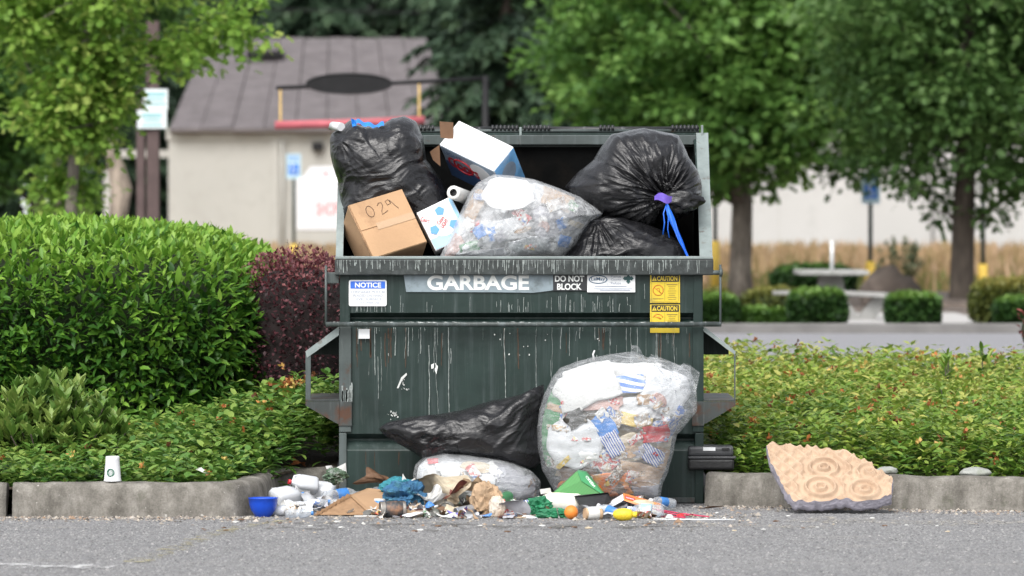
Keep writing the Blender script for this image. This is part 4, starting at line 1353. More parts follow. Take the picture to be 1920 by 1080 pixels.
# ---- dry grass field
def blades(name, n, x0, x1, y0, y1, h, mat, tint, label, seed, green=0.0, z0=.02):
    g = np.random.default_rng(seed)
    y = y0 + (y1 - y0) * g.random(n)
    x = x0 + (x1 - x0) * g.random(n)
    hh = h * g.uniform(.55, 1.15, n) * (1 + .35 * perlin(np.stack([x * .5, y * .3, x * 0], 1)))
    pos = np.stack([x, y, np.full(n, z0)], 1)
    d = np.stack([g.normal(size=n) * .22, g.normal(size=n) * .22, np.ones(n)], 1)
    up = np.stack([g.normal(size=n), -np.abs(g.normal(size=n)) - .3, np.zeros(n)], 1)
    t = tint + g.normal(size=n) * .16 + .35 * perlin(np.stack([x * .7 + 9, y * .2, x * 0], 1))
    tv = [(-.5, 0, 0), (.5, 0, 0), (-.42, .5, .05), (.42, .5, .05), (-.9, .78, .1), (.9, .78, .1), (0, 1.05, .18)]
    tf = [(0, 1, 3, 2), (2, 3, 5, 4), (4, 5, 6)]
    o = scatter(name, tv, tf, pos, d, up, np.stack([.03 * g.uniform(.5, 1.4, n), hh, hh], 1), t, mat)
    return tag(o, label, 'grass', kind='stuff')
DRY = leaf_mat('dry_grass', [(0, (.16, .20, .06)), (.3, (.30, .26, .11)), (.6, (.46, .32, .18)), (1, (.58, .42, .29))], .8, .3)
blades('dry_grass', 26000, -14, 16, 57, 95, .62, DRY, .62, 'tall dry tan grass in front of the far buildings', 3)
blades('green_grass', 9000, -14, 16, 56.2, 68, .40, DRY, .16, 'greener low grass along the front of the dry field', 4)
# tall weeds by the middle post
rosette_shrub('tall_weed', 'tall grey green weed standing in the dry grass by the post', (xpx(1685, 56.5), 56.5, .0), (.5, .4, 1.05), 26, 16, .12, leaf_mat('weed_leaves', [(0, (.06, .09, .04)), (.6, (.16, .19, .10)), (1, (.30, .32, .22))], .6, .3), 74)

# ---- ground cover in the beds
HYP = leaf_mat('ground_cover_leaves', [(0, (.018, .055, .010)), (.3, (.05, .13, .018)), (.6, (.14, .25, .035)), (.85, (.27, .36, .06)), (1, (.42, .42, .11))], .42, .32)
HYPD = leaf_mat('ground_cover_deep', [(0, (.015, .05, .012)), (.4, (.045, .13, .025)), (.75, (.11, .23, .04)), (1, (.24, .34, .07))], .40, .3)
def cover(name, label, n, xy, canopy, soil, size, mat, seed, tint0, per=8, slope=0.0):
    g = np.random.default_rng(seed)
    P = xy(g, n)
    n = len(P)
    zc = canopy(P[:, 0], P[:, 1]) * (1 + .0 * P[:, 0]) + g.normal(size=n) * .035 + .05 * perlin(np.stack([P[:, 0] * 2.2, P[:, 1] * 2.2, P[:, 0] * 0 + seed], 1)) * 1.4
    root = thing(name, label, 'plants', (float(P[:, 0].mean()), float(P[:, 1].mean()), .13))
    pos, dr, ti = [], [], []
    lean = g.normal(size=(n, 2)) * .35
    tt = tint0 + g.normal(size=n) * .14 + .22 * perlin(np.stack([P[:, 0] * 1.3 + 4, P[:, 1] * .8, P[:, 0] * 0], 1)) + slope * smooth01((P[:, 1] - .3) / 3)
    for j in range(per):
        h = (j // 2) / (per / 2)
        a = g.uniform(0, 6.283, n) if j % 2 == 0 else a + math.pi + g.normal(size=n) * .2
        z = zc - .16 * h
        pos.append(np.stack([P[:, 0] - lean[:, 0] * .16 * h, P[:, 1] - lean[:, 1] * .16 * h, z], 1))
        dr.append(np.stack([np.cos(a), np.sin(a), .45 - .65 * h + g.normal(size=n) * .2], 1))
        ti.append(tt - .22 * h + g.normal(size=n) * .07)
    pos, dr, ti = np.concatenate(pos), np.concatenate(dr), np.concatenate(ti)
    m = len(pos)
    s = size * g.uniform(.65, 1.25, m)
    up = np.array([0, 0, 1.]) + g.normal(size=(m, 3)) * .25
    scatter('foliage', LEAF_V, LEAF_F, pos, dr, up, np.stack([s * 1.25, s, s], 1), ti, mat, root)['kind'] = 'stuff'
    root['kind'] = 'stuff'
    return root, P, zc
def right_xy(g, n):
    y = -.45 + 7.2 * g.random(n) ** 1.15
    x = 1.02 + (2.5 + .12 * y) * g.random(n)
    ok = y > -.02 - .36 * np.clip((x - .98) / 1.4, 0, 1) - .16 * np.clip((x - 2.4) / 2.2, 0, 1)
    return np.stack([x, y], 1)[ok]
def right_canopy(x, y):
    f = -.02 - .36 * np.clip((x - .98) / 1.4, 0, 1)
    e = smooth01((y - f) / .5)
    return .21 + .14 * e + .034 * np.clip(y, 0, 8) - .022 * np.clip(x - 1.2, 0, 3)
cv, P, zc = cover('ground_cover', 'low yellow green ground cover with orange seed heads filling the bed beside the dumpster', 8600, right_xy, right_canopy, soil_right, .054, HYP, 111, .66, 8, .18)
def seedheads(n, P, zc, parent, seed, name='seed_heads'):
    g = np.random.default_rng(seed)
    i = g.choice(len(P), n)
    m = 7
    pos = np.repeat(np.stack([P[i, 0], P[i, 1], zc[i] + .025], 1), m, 0) + g.normal(size=(n * m, 3)) * .008
    d = rnd_dir(n * m) + np.array([0, 0, .6])
    mt = MATS.get('seed_heads') or leaf_mat('seed_heads', [(0, (.10, .04, .015)), (.4, (.30, .10, .03)), (.7, (.48, .17, .05)), (1, (.55, .42, .12))], .6, .25)
    ti = np.repeat(g.random(n), m) + g.normal(size=n * m) * .1
    scatter(name, BROAD_V, BROAD_F, pos, d, rnd_dir(n * m), .022 * g.uniform(.6, 1.4, n * m), ti, mt, parent)['kind'] = 'stuff'
seedheads(330, P, zc, cv, 112)
def left_xy(g, n):
    x = -3.1 + 2.26 * g.random(n)
    y = -.92 + 2.5 * g.random(n)
    lim = np.where(x < -1.42, -.86, np.where(x < -1.02, -.86 + (x + 1.42) / .36 * 1.3, .43))
    return np.stack([x, y], 1)[y > lim + .02]
def left_canopy(x, y):
    e = smooth01((y + .9) / 1.4)
    return .19 + .10 * e + .19 * smooth01((x + 1.9) / .8) * smooth01((y + .3) / 1.6) + .03 * np.clip(y, 0, 2)
cv, P, zc = cover('ground_cover', 'green leafy ground cover below the hedge behind the bent curb', 4600, left_xy, left_canopy, soil_left, .062, HYPD, 113, .84, 8, -.12)
seedheads(50, P, zc, cv, 114)
gq = np.random.default_rng(9)
cq = at(548, 735, 1.15)
seedheads(34, np.stack([cq.x + gq.normal(size=34) * .05, 1.15 + gq.normal(size=34) * .06], 1), cq.z + gq.normal(size=34) * .045, cv, 115, 'dead_seed_cluster')
# taller sprigs standing out of the bed at the right
for k, (px, p0, p1, Yd) in enumerate(((1775, 650, 720, 4.2), (1848, 640, 700, 5.0), (1795, 705, 770, 2.6))):
    c = at(px, p1, Yd)
    rosette_shrub('tall_sprig', 'taller fresh green sprig standing out of the ground cover', (c.x, Yd, c.z - .2), (.06 if k < 2 else .16, .06, (p1 - p0) * (D0 + Yd) / FPX + .2), 3 if k < 2 else 8, 12, .075, HYP, 120 + k, .55, group='sprigs in the right bed')
# ================================================================== RUBBISH
def black_plastic():
    m, t, b = _base('black_bag_plastic')
    v = _tc(t)
    n = _noise(t, v, 6, 5, .6, 1.2)
    c = _ramp(t, n, [(.3, (.006, .006, .007)), (.7, (.014, .014, .016))])
    t.links.new(c, b.inputs['Base Color'])
    t.links.new(_ramp(t, n, [(.3, (.22, .22, .22)), (.7, (.32, .32, .32))]), b.inputs['Roughness'])
    b.inputs['Specular IOR Level'].default_value = .5
    w = _noise(t, _tc(t, (1, 1, 2.6)), 15, 5, .6, 1.8)
    ab = t.nodes.new('ShaderNodeMath'); ab.operation = 'SUBTRACT'; ab.inputs[1].default_value = .5
    t.links.new(w, ab.inputs[0])
    a2 = t.nodes.new('ShaderNodeMath'); a2.operation = 'ABSOLUTE'
    t.links.new(ab.outputs[0], a2.inputs[0])
    _bump(t, b, a2.outputs[0], .30, .02)
    MATS['black_bag_plastic'] = m
    return m
BLACKBAG = black_plastic()

def clear_plastic(name, haze0, haze1, tint=(.93, .94, .95), stretch=(1, 1, 2.5), scale=9):
    m, t, b = _base(name)
    v = _tc(t, stretch)
    n = _noise(t, v, scale, 6, .6, 1.8)
    b.inputs['Base Color'].default_value = (.66, .68, .70, 1)
    b.inputs['Roughness'].default_value = .11
    b.inputs['Specular IOR Level'].default_value = .7
    _bump(t, b, _noise(t, v, scale * 2.4, 5, .6, 1.5), .55, .012)
    tr = t.nodes.new('ShaderNodeBsdfTransparent')
    tr.inputs[0].default_value = (*tint, 1)
    lw = t.nodes.new('ShaderNodeLayerWeight')
    lw.inputs[0].default_value = .25
    f = _ramp(t, n, [(.40, (haze0,) * 3), (.62, ((haze0 + haze1) / 2,) * 3), (.72, (haze1,) * 3)])
    mth = t.nodes.new('ShaderNodeMath'); mth.operation = 'MULTIPLY_ADD'; mth.use_clamp = True
    t.links.new(lw.outputs['Facing'], mth.inputs[0]); mth.inputs[1].default_value = .35
    t.links.new(f, mth.inputs[2])
    mx = t.nodes.new('ShaderNodeMixShader')
    t.links.new(mth.outputs[0], mx.inputs[0])
    t.links.new(tr.outputs[0], mx.inputs[1])
    t.links.new(b.outputs[0], mx.inputs[2])
    t.links.new(mx.outputs[0], t.nodes['Material Output'].inputs[0])
    MATS[name] = m
    return m
CLEARBAG = clear_plastic('clear_bag_plastic', .09, .52, stretch=(.8, 1, 3.4), scale=12)
HAZYBAG = clear_plastic('hazy_bag_plastic', .20, .64, stretch=(1.6, 1, 1.6), scale=11)
PET = clear_plastic('clear_bottle_plastic', .22, .6, (.86, .91, .97), (1, 1, 1), 18)

class Bag:
    """A filled bag: star-shaped outline in the plane facing the lot, swelling to full thickness front and back."""
    def __init__(s, outline, Yc, D, e=2.5, centre=None, na=340):
        s.Yc, s.D, s.e = Yc, D, e
        P = np.array([[at(a, b, Yc).x, at(a, b, Yc).z] for a, b in outline])
        s.c = np.array([at(*centre, Yc).x, at(*centre, Yc).z]) if centre else (P.max(0) + P.min(0)) / 2
        s.na = na
        s.th = np.linspace(-math.pi, math.pi, na, endpoint=False)
        Q = P - s.c
        r = np.zeros(na)
        for i, a in enumerate(s.th):
            d = np.array([math.cos(a), math.sin(a)])
            best = .01
            for p, q in zip(Q, np.roll(Q, -1, 0)):
                ed = q - p
                den = d[0] * ed[1] - d[1] * ed[0]
                if abs(den) < 1e-9:
                    continue
                tt = (p[0] * ed[1] - p[1] * ed[0]) / den
                uu = (p[0] * d[1] - p[1] * d[0]) / den
                if tt > 0 and -1e-6 <= uu <= 1 + 1e-6:
                    best = max(best, tt)
            r[i] = best
        for _ in range(1):
            r = .25 * np.roll(r, 1) + .5 * r + .25 * np.roll(r, -1)
        s.r = r
    def rad(s, a):
        return np.interp(a, np.append(s.th, math.pi), np.append(s.r, s.r[0]))
    def rho(s, x, z):
        dx, dz = x - s.c[0], z - s.c[1]
        return np.hypot(dx, dz) / s.rad(np.arctan2(dz, dx))
    def front(s, x, z, inset=.0):
        q = np.clip(s.rho(x, z), 0, .999)
        return s.Yc - s.D * (1 - q ** s.e) ** (1 / s.e) + inset
    def build(s, name, mat, label, cat, lump_=.015, fold=.012, ffreq=9, fdir=0.0, knots=(), nr=150, seed=1, floor=None, fold2=.5, ymax=None, ymin=None):
        t = np.linspace(0.001, math.pi - .001, nr)
        # more rings on the front
        t = math.pi * (np.linspace(0.0015, .9985, nr) ** 1.25)
        rho = np.sin(t) ** (2 / s.e)
        yy = -np.sign(np.cos(t)) * np.abs(np.cos(t)) ** (2 / s.e) * s.D + s.Yc
        P = np.zeros((nr, s.na, 3))
        P[:, :, 0] = s.c[0] + rho[:, None] * (s.r * np.cos(s.th))[None, :]
        P[:, :, 2] = s.c[1] + rho[:, None] * (s.r * np.sin(s.th))[None, :]
        P[:, :, 1] = yy[:, None]
        # break the seam-like star pattern of rays: none remains once displaced
        dt = np.gradient(P, axis=0)
        da = np.roll(P, -1, 1) - np.roll(P, 1, 1)
        N = norm(np.cross(da, dt))
        ctr = np.array([s.c[0], s.Yc, s.c[1]])
        sg = np.sign((N * (P - ctr)).sum(-1, keepdims=True)); sg[sg == 0] = 1
        N *= sg
        f = P.reshape(-1, 3)
        o = seed * 13.7
        c_, s_ = math.cos(fdir), math.sin(fdir)
        along = f[:, 0] * c_ + f[:, 2] * s_
        across = -f[:, 0] * s_ + f[:, 2] * c_
        warp = fbm(f * 4 + o, 2)
        Q = np.stack([along * ffreq * .28 + o, across * ffreq + warp * 1.1, f[:, 1] * ffreq * .35], 1)
        a1 = .30 - np.abs(perlin(Q))
        Q2 = np.stack([along * ffreq * .55 + o + 5, across * ffreq * 2.4 + warp * 2.2, f[:, 1] * ffreq * .8], 1)
        a2 = .26 - np.abs(perlin(Q2))
        Q3 = np.stack([along * ffreq * 1.1 + o + 9, across * ffreq * 5.2 + warp * 3.5, f[:, 1] * ffreq * 1.6], 1)
        a3 = .26 - np.abs(perlin(Q3))
        a4 = .25 - np.abs(perlin(f * ffreq * 2.6 + o + warp[:, None] * 1.6))
        mask = smooth01(.5 + 1.6 * fbm(f * 5 + o + 3, 2))
        m2 = smooth01(.4 + 1.8 * fbm(f * 7 + o + 8, 2))
        disp = lump_ * fbm(f * 5.5 + o, 2) + fold * (.75 * a1 + fold2 * .85 * a2 * (.3 + mask) + fold2 * .42 * a3 * (.25 + m2) + fold2 * .38 * a4 * (1 - mask))
        for kx, kz, amp, nn, rng, pinch in knots:
            k = at(kx, kz, s.Yc)
            dx, dz = f[:, 0] - k.x, f[:, 2] - k.z
            d = np.hypot(dx, dz)
            ph = np.arctan2(dz, dx)
            side = np.clip((s.Yc + s.D * .2 - f[:, 1]) / (s.D * .4), 0, 1)
            ring = np.stack([np.cos(ph) * nn + o, np.sin(ph) * nn, d * 4.5], 1)
            ring2 = np.stack([np.cos(ph) * nn * 2.3 + o, np.sin(ph) * nn * 2.3, d * 9], 1)
            disp += side * amp * np.exp(-d / rng) * np.minimum(d / .035, 1) * ((.30 - np.abs(perlin(ring))) * 1.7 + (.26 - np.abs(perlin(ring2))) * .9)
            disp -= side * pinch * np.exp(-(d / (rng * .55)) ** 2)
        edge = np.repeat(1 - .88 * rho ** 10, s.na)
        f = f + N.reshape(-1, 3) * (disp * edge)[:, None]
        if floor is not None:
            z = f[:, 2]
            f[:, 2] = np.where(z < floor + .03, floor + .03 * np.exp(np.clip((z - floor - .03) / .03, -6, 0)), z)
        if ymax is not None:
            f[:, 1] = np.minimum(f[:, 1], ymax)
        if ymin is not None:
            f[:, 1] = np.maximum(f[:, 1], ymin)
        mb = MB().grid(f.reshape(nr, s.na, 3), True, True)
        mb.f += [tuple(range(s.na)), tuple((nr - 1) * s.na + k for k in range(s.na))[::-1]]
        mb.sm += [True, True]
        o_ = mb.build(name, mat)
        return tag(o_, label, cat)

PAPER = M('white_paper', (.60, .60, .58), .85, var=.06, vs=10, bump=.25, bs=40)
CREAM = M('stained_paper', (.55, .48, .36), .9, var=.2, vs=12, bump=.3, dirt=(.28, .17, .08), dirt_amt=.6)
FOIL = M('silver_foil', (.62, .63, .65), .3, .85, var=.1, bump=.8, bs=60)
CARD = M('brown_cardboard', (.40, .25, .14), .9, var=.09, vs=5, bump=.12, bs=80, dirt=(.30, .18, .10), dirt_amt=.25)
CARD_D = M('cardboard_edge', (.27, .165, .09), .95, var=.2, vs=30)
GREENP = M('green_wrapper', (.03, .20, .06), .4, var=.25, vs=12)
BLUEW = M('blue_wrapper', (.05, .20, .52), .4, var=.25, vs=10)
REDW = M('red_wrapper', (.55, .03, .04), .4, var=.25, vs=12)
ORNG = M('orange_wrapper', (.70, .20, .05), .45, var=.3, vs=14, dirt=(.60, .42, .10), dirt_amt=.7)
YELW = M('yellow_wrapper', (.62, .45, .10), .45, var=.2, vs=14)
TANW = M('tan_waste', (.42, .29, .18), .8, var=.3, vs=10, dirt=(.2, .12, .07), dirt_amt=.5)
BRNW = M('brown_waste', (.14, .075, .04), .7, var=.4, vs=12, dirt=(.04, .025, .015), dirt_amt=.5)
GREYW = M('grey_film', (.34, .34, .37), .35, var=.25, vs=9, bump=.5, bs=30)
WHITEP = M('white_plastic', (.62, .63, .64), .35, var=.05, vs=8, bump=.1)
BLKP = M('black_plastic', (.013, .013, .014), .4, var=.3, vs=20)
PINKW = M('pinkish_waste', (.50, .33, .29), .6, var=.25, vs=12)
def striped(name, a, b_, scale=55, ang=30):
    m, t, bs_ = _base(name)
    tc = t.nodes.new('ShaderNodeTexCoord'); mp = t.nodes.new('ShaderNodeMapping')
    mp.inputs['Rotation'].default_value = (0, R(ang), 0)
    t.links.new(tc.outputs['Object'], mp.inputs[0])
    w = t.nodes.new('ShaderNodeTexWave'); w.inputs['Scale'].default_value = scale / 6.28; w.inputs['Distortion'].default_value = 2.5; w.inputs['Detail Scale'].default_value = .6
    t.links.new(mp.outputs[0], w.inputs[0])
    t.links.new(_ramp(t, w.outputs['Fac'], [(.45, a), (.5, b_)]), bs_.inputs['Base Color'])
    bs_.inputs['Roughness'].default_value = .5
    return m
STRIPE = striped('blue_striped_paper', (.66, .66, .63), (.07, .12, .40), 170)
def printed(name, cols, scale=22, rough=.45, seed=0.0):
    m, t, b = _base(name)
    tc = t.nodes.new('ShaderNodeTexCoord'); mp = t.nodes.new('ShaderNodeMapping')
    mp.inputs['Location'].default_value = (seed, seed * 2.1, seed * .7)
    t.links.new(tc.outputs['Object'], mp.inputs[0])
    n = _noise(t, mp.outputs[0], scale, 3, .6, .8)
    k = len(cols)
    c = _ramp(t, n, [(.30 + .42 * i / k, q) for i, q in enumerate(cols)], 'CONSTANT')
    c = _mix(t, _ramp(t, _noise(t, mp.outputs[0], scale * 2.7, 4, .7), [(.45, (0, 0, 0)), (.8, (.7, .7, .7))]), c, (.20, .15, .10))
    t.links.new(c, b.inputs['Base Color'])
    b.inputs['Roughness'].default_value = rough
    _bump(t, b, _noise(t, mp.outputs[0], 45, 4, .6), .4)
    MATS[name] = m
    return m
W_, T_, B_, R_, Y_, G_, N_, K_ = (.60, .60, .58), (.42, .32, .22), (.08, .18, .46), (.48, .05, .05), (.60, .45, .12), (.06, .22, .09), (.16, .10, .06), (.03, .03, .035)
PRINT = [printed('print_%d' % i, c_, 26, .45, i * 3.7) for i, c_ in enumerate(((W_, B_, W_, T_), (W_, R_, W_, Y_), (T_, W_, N_, W_), (W_, G_, W_, K_), (Y_, R_, W_, N_), (B_, W_, R_, W_), (K_, T_, W_, N_), (W_, T_, W_, B_)))]
STRIPE2 = striped('blue_banded_paper', (.72, .74, .76), (.10, .22, .60), 60, 80)

def inside(bag, px, py, w, h, ang, mat, name, label, cat, inset=.03, amp=.008, seed=1, shape=None, group=None, thick=.0):
    """A crumpled sheet or packet lying just under the bag's skin (sizes in photo pixels)."""
    n = 18
    c = at(px, py, bag.Yc)
    sc_ = (D0 + bag.Yc) / FPX
    u, v = np.meshgrid(np.linspace(-1, 1, n), np.linspace(-1, 1, n))
    if shape == 'round':
        uu = u * np.sqrt(1 - v * v / 2); vv = v * np.sqrt(1 - u * u / 2); u, v = uu, vv
    wob = perlin(np.stack([u.ravel() * 1.3 + seed * 3.3, v.ravel() * 1.3, u.ravel() * 0 + seed], 1)).reshape(n, n)
    u2, v2 = u * (1 + .35 * wob), v * (1 - .35 * wob)
    x = c.x + (u2 * w / 2 * math.cos(ang) - v2 * h / 2 * math.sin(ang)) * sc_
    z = c.z + (u2 * w / 2 * math.sin(ang) + v2 * h / 2 * math.cos(ang)) * sc_
    q = bag.rho(x, z)
    k = np.where(q > .94, .94 / np.maximum(q, 1e-6), 1)
    x = bag.c[0] + (x - bag.c[0]) * k
    z = bag.c[1] + (z - bag.c[1]) * k
    z = np.maximum(z, .012)
    fl = np.stack([x.ravel(), z.ravel() * 0 + seed, z.ravel()], 1)
    cr = (.25 - np.abs(perlin(fl * 16 + seed * 5))) + .5 * (.25 - np.abs(perlin(fl * 37 + seed)))
    y = bag.front(x, z, inset) + amp * 2.2 * cr.reshape(n, n)
    e = np.maximum(np.abs(u), np.abs(v))
    F = np.stack([x, y, z], -1)
    B = np.stack([x, y + .006 + thick * (1 - e ** 3), z], -1)
    mb = MB().grid(F, True).grid(B, True)
    b0 = n * n
    rim = [i for i in range(n)] + [i * n + n - 1 for i in range(1, n)] + [(n - 1) * n + i for i in range(n - 2, -1, -1)] + [i * n for i in range(n - 2, 0, -1)]
    mb.f += [(a, b_, b0 + b_, b0 + a) for a, b_ in zip(rim, rim[1:] + rim[:1])]
    mb.sm += [False] * len(rim)
    return tag(mb.build(name, mat), label, cat, group)

def wad(name, label, cat, c, r, mat, seed, amp=.35, group=None, sub=4, flat=True, floor=None, rot=0):
    """A crumpled ball or rag: sharp-ridged lump."""
    bm = bmesh.new()
    bmesh.ops.create_icosphere(bm, subdivisions=sub, radius=1)
    v = np.array([q.co[:] for q in bm.verts])
    w1 = perlin(v * 1.4 + seed * 5.1)
    rr = 1 + amp * (.9 * w1 + 1.1 * (.28 - np.abs(perlin(v * 2.3 + seed * 3.7 + w1[:, None]))) + .6 * (.25 - np.abs(perlin(v * 5.2 + seed * 1.9))))
    v = v * rr[:, None] * np.array(r)
    cr, sr = math.cos(rot), math.sin(rot)
    v = np.stack([v[:, 0] * cr - v[:, 2] * sr, v[:, 1], v[:, 0] * sr + v[:, 2] * cr], 1)
    v = v + np.array(c)
    if floor is not None:
        v[:, 2] = np.maximum(v[:, 2], floor)
    for q, co in zip(bm.verts, v):
        q.co = co
    me = bpy.data.meshes.new(name); bm.to_mesh(me); bm.free()
    me.polygons.foreach_set('use_smooth', [not flat] * len(me.polygons))
    return tag(obj(name, me, mat), label, cat, group)

def crumple(name, label, cat, c, r, mat, seed, group=None, floor=.003, rot=None, n=20, folds=11):
    """A sheet creased along random lines: flat facets, sharp ridges, torn outline."""
    g = np.random.default_rng(seed)
    u, v = np.meshgrid(np.linspace(-1, 1, n), np.linspace(-1, 1, n))
    a0 = np.arctan2(v, u)
    k = 1 + .22 * np.sin(a0 * 2 + g.uniform(0, 6)) + .15 * np.sin(a0 * 5 + g.uniform(0, 6)) * np.maximum(np.abs(u), np.abs(v))
    u, v = u * k, v * k
    def field():
        z = np.zeros_like(u)
        for _ in range(folds):
            t = g.uniform(0, math.pi)
            z += g.choice([-1, 1]) * g.uniform(.3, 1) * np.abs(u * math.cos(t) + v * math.sin(t) - g.uniform(-.8, .8))
        z -= z.mean()
        return z / max(np.abs(z).max(), 1e-6)
    z = field()
    x = (u * .85 + .32 * field()) * r[0]
    y = (v * .85 + .32 * field()) * r[1]
    P = np.stack([x, y, z * r[2] * 1.2], -1).reshape(-1, 3)
    rx, rz = (g.uniform(-.7, .7), g.uniform(-.5, .5)) if rot is None else rot
    cx, sx, cz, sz = math.cos(rx), math.sin(rx), math.cos(rz), math.sin(rz)
    P = np.stack([P[:, 0], P[:, 1] * cx - P[:, 2] * sx, P[:, 1] * sx + P[:, 2] * cx], 1)
    P = np.stack([P[:, 0] * cz - P[:, 2] * sz, P[:, 1], P[:, 0] * sz + P[:, 2] * cz], 1)
    P = P + np.array(c)
    if P[:, 2].min() < floor:
        P[:, 2] = np.maximum(P[:, 2], floor + .0006 * np.arange(len(P)) % .002)
    mb = MB().grid(P.reshape(n, n, 3), False)
    return tag(mb.build(name, mat, fix=False), label, cat, group)

# ---------------------------------------------------------------- bags on the bin
b1 = Bag([(618, 262), (622, 250), (638, 240), (658, 224), (672, 236), (700, 238), (722, 232), (735, 222), (758, 218), (780, 228), (793, 258), (799, 300), (822, 332), (842, 362), (842, 400), (800, 440), (700, 450), (650, 430), (638, 390), (636, 345), (626, 315), (620, 290)], .60, .32, 2.6, (735, 330))
b1.build('black_bag', BLACKBAG, 'full black bag slumped over the dumpster rim beside the cardboard box', 'trash bag', .030, .050, 7.0, R(28), [(640, 262, .02, 3.2, .12, .02), (830, 400, .03, 3, .15, 0)], seed=2)
b2 = Bag([(1058, 352), (1085, 322), (1112, 300), (1128, 275), (1146, 253), (1175, 246), (1206, 240), (1240, 247), (1272, 254), (1282, 276), (1292, 298), (1308, 320), (1316, 352), (1312, 380), (1295, 400), (1268, 412), (1236, 420), (1212, 431), (1180, 428), (1150, 425), (1110, 405), (1075, 385)], .50, .36, 2.5, (1200, 335))
b2.build('black_bag', BLACKBAG, 'full black bag with gathered neck tied by a purple and blue ribbon', 'trash bag', .030, .018, 7, R(-75), [(1247, 373, .11, 5.2, .17, .05)], seed=5)
b3 = Bag([(1046, 490), (1080, 442), (1112, 406), (1150, 405), (1200, 415), (1250, 436), (1285, 462), (1300, 500), (1240, 530), (1120, 530), (1055, 515)], .34, .25, 2.4)
b3.build('black_bag', BLACKBAG, 'black bag squashed low under the tied bag at the dumpster rim', 'trash bag', .016, .034, 9, R(22), [(1120, 415, .04, 4, .14, 0)], seed=7)
# neck, ribbon and tie of the tied bag
kn = at(1247, 373, .50 - .33)
PURP = M('purple_ribbon', (.16, .10, .52), .35, var=.2, vs=20)
RIBB = M('blue_ribbon', (.01, .12, .62), .3, var=.2, vs=15)
tie = thing('bag_ribbon', 'purple and blue plastic drawstring hanging from the tied black bag', 'ribbon', kn)
mb = MB()
P = np.zeros((14, 10, 3))
for i in range(14):
    a = math.pi * i / 13
    for j in range(10):
        w = (j / 9 - .5) * .046 * (.4 + .6 * math.sin(a))
        P[i, j] = (kn.x - .045 + .095 * i / 13 - .01, kn.y - .03 - .035 * math.sin(a), kn.z + w + .008 * math.sin(2 * a) + .004)
mb.grid(P)
mb.build('loop', PURP, tie, fix=False)
P = np.zeros((26, 5, 3))
for i in range(26):
    u = i / 25
    c = at(1250 + 40 * u ** 1.2, 380 + 102 * u, .12 - .06 * u)
    w = .012 + .028 * math.sin(math.pi * min(1, u * 1.15)) ** 1.2 * (.7 + .3 * math.sin(u * 9))
    for j in range(5):
        P[i, j] = (c.x + (j / 4 - .5) * w, c.y + .006 * math.sin(j * 1.6 + u * 6), c.z)
MB().grid(P).build('tail', RIBB, tie, fix=False)
MB().tube([at(1250, 382, .12), at(1244, 400, .11), at(1246, 418, .10), at(1243, 440, .10)], .0035, 6).build('cord', RIBB, tie)
MB().tube([at(1252, 382, .12), at(1253, 410, .11), at(1252, 430, .10), at(1255, 446, .10)], .003, 6).build('cord', RIBB, tie)
wad('bag_neck', 'bunched black plastic neck of the tied bag behind the ribbon', 'bag neck', (kn.x + .07, kn.y + .015, kn.z - .01), (.10, .05, .055), BLACKBAG, 4, .6, flat=False)

# blue wrapper and white can on top of the slumped bag
MB_ = MB()
P = np.zeros((16, 6, 3))
for i in range(16):
    u = i / 15
    for j in range(6):
        q = at(664 + 56 * u, 238 - 7 * math.sin(u * 7) * (1 - u) - 3 * math.sin(u * 15) - j * 1.6, .42 + .01 * j)
        P[i, j] = q
o = MB_.grid(P).build('blue_wrapper', M('bright_blue_film', (.02, .22, .70), .35, var=.25), fix=False)
tag(o, 'strip of bright blue film on top of the slumped black bag', 'wrapper')
P = np.zeros((5, 5, 3))
for i in range(5):
    for j in range(5):
        P[i, j] = at(658 + i * 2.2 + j * .8, 222 + j * 4.5 + i * .8, .38 + .004 * ((i * j) % 3))
o = MB().grid(P, False).build('blue_wrapper', MATS['bright_blue_film'], fix=False)
tag(o, 'upright corner of blue film poking out of the slumped black bag', 'wrapper')
def tube_between(mb, a, b_, r, n=18):
    return mb.tube([a, b_], r, n)
cn = thing('drink_can', 'white drink can balanced at the edge of the slumped black bag', 'can', at(631, 240, .50))
tube_between(MB(), at(624, 236, .52), at(640, 238, .44), .022).build('body', WHITEP, cn)
tube_between(MB(), at(620, 240, .55), at(624, 238, .53), .012).build('neck', M('can_metal', (.55, .56, .57), .3, .9), cn)

# ---------------------------------------------------------------- boxes on the bin
def obox(name, label, cat, p0, a, b_, La, Lb, Lc, mat, group=None, bev=.004, wob=.0):
    """Box from a corner p0, edge directions a and b (Gram-Schmidt), lengths; returns root and frame. Outward face = -(a x b) side seen."""
    a = Vector(a).normalized()
    b_ = Vector(b_); b_ = (b_ - a * b_.dot(a)).normalized()
    c = a.cross(b_)
    if c.y < 0:
        c = -c                       # away from the lot
    ctr = Vector(p0) + a * La / 2 + b_ * Lb / 2 + c * Lc / 2
    rot = Matrix((a, b_, c)).transposed()
    root = thing(name, label, cat, ctr, group)
    mb = MB().box(ctr, (La, Lb, Lc), rot, bev)
    mb.build('carton', mat, root)
    return root, Vector(p0), a, b_, c
# plain cardboard box marked 029
bxr, p0, a, b_, c = obox('cardboard_box', 'brown cardboard box with 029 handwritten on it, on the dumpster rim', 'box', at(653, 385, .14), (100, 37, 31), (47, -46, -97), .30, .325, .25, CARD)
nrm = -c
PEN = M('pencil_ink', (.10, .06, .04), .8)
def on(u, v, h=.0025):
    return p0 + a * (.30 * u) + b_ * (.325 * v) + nrm * h
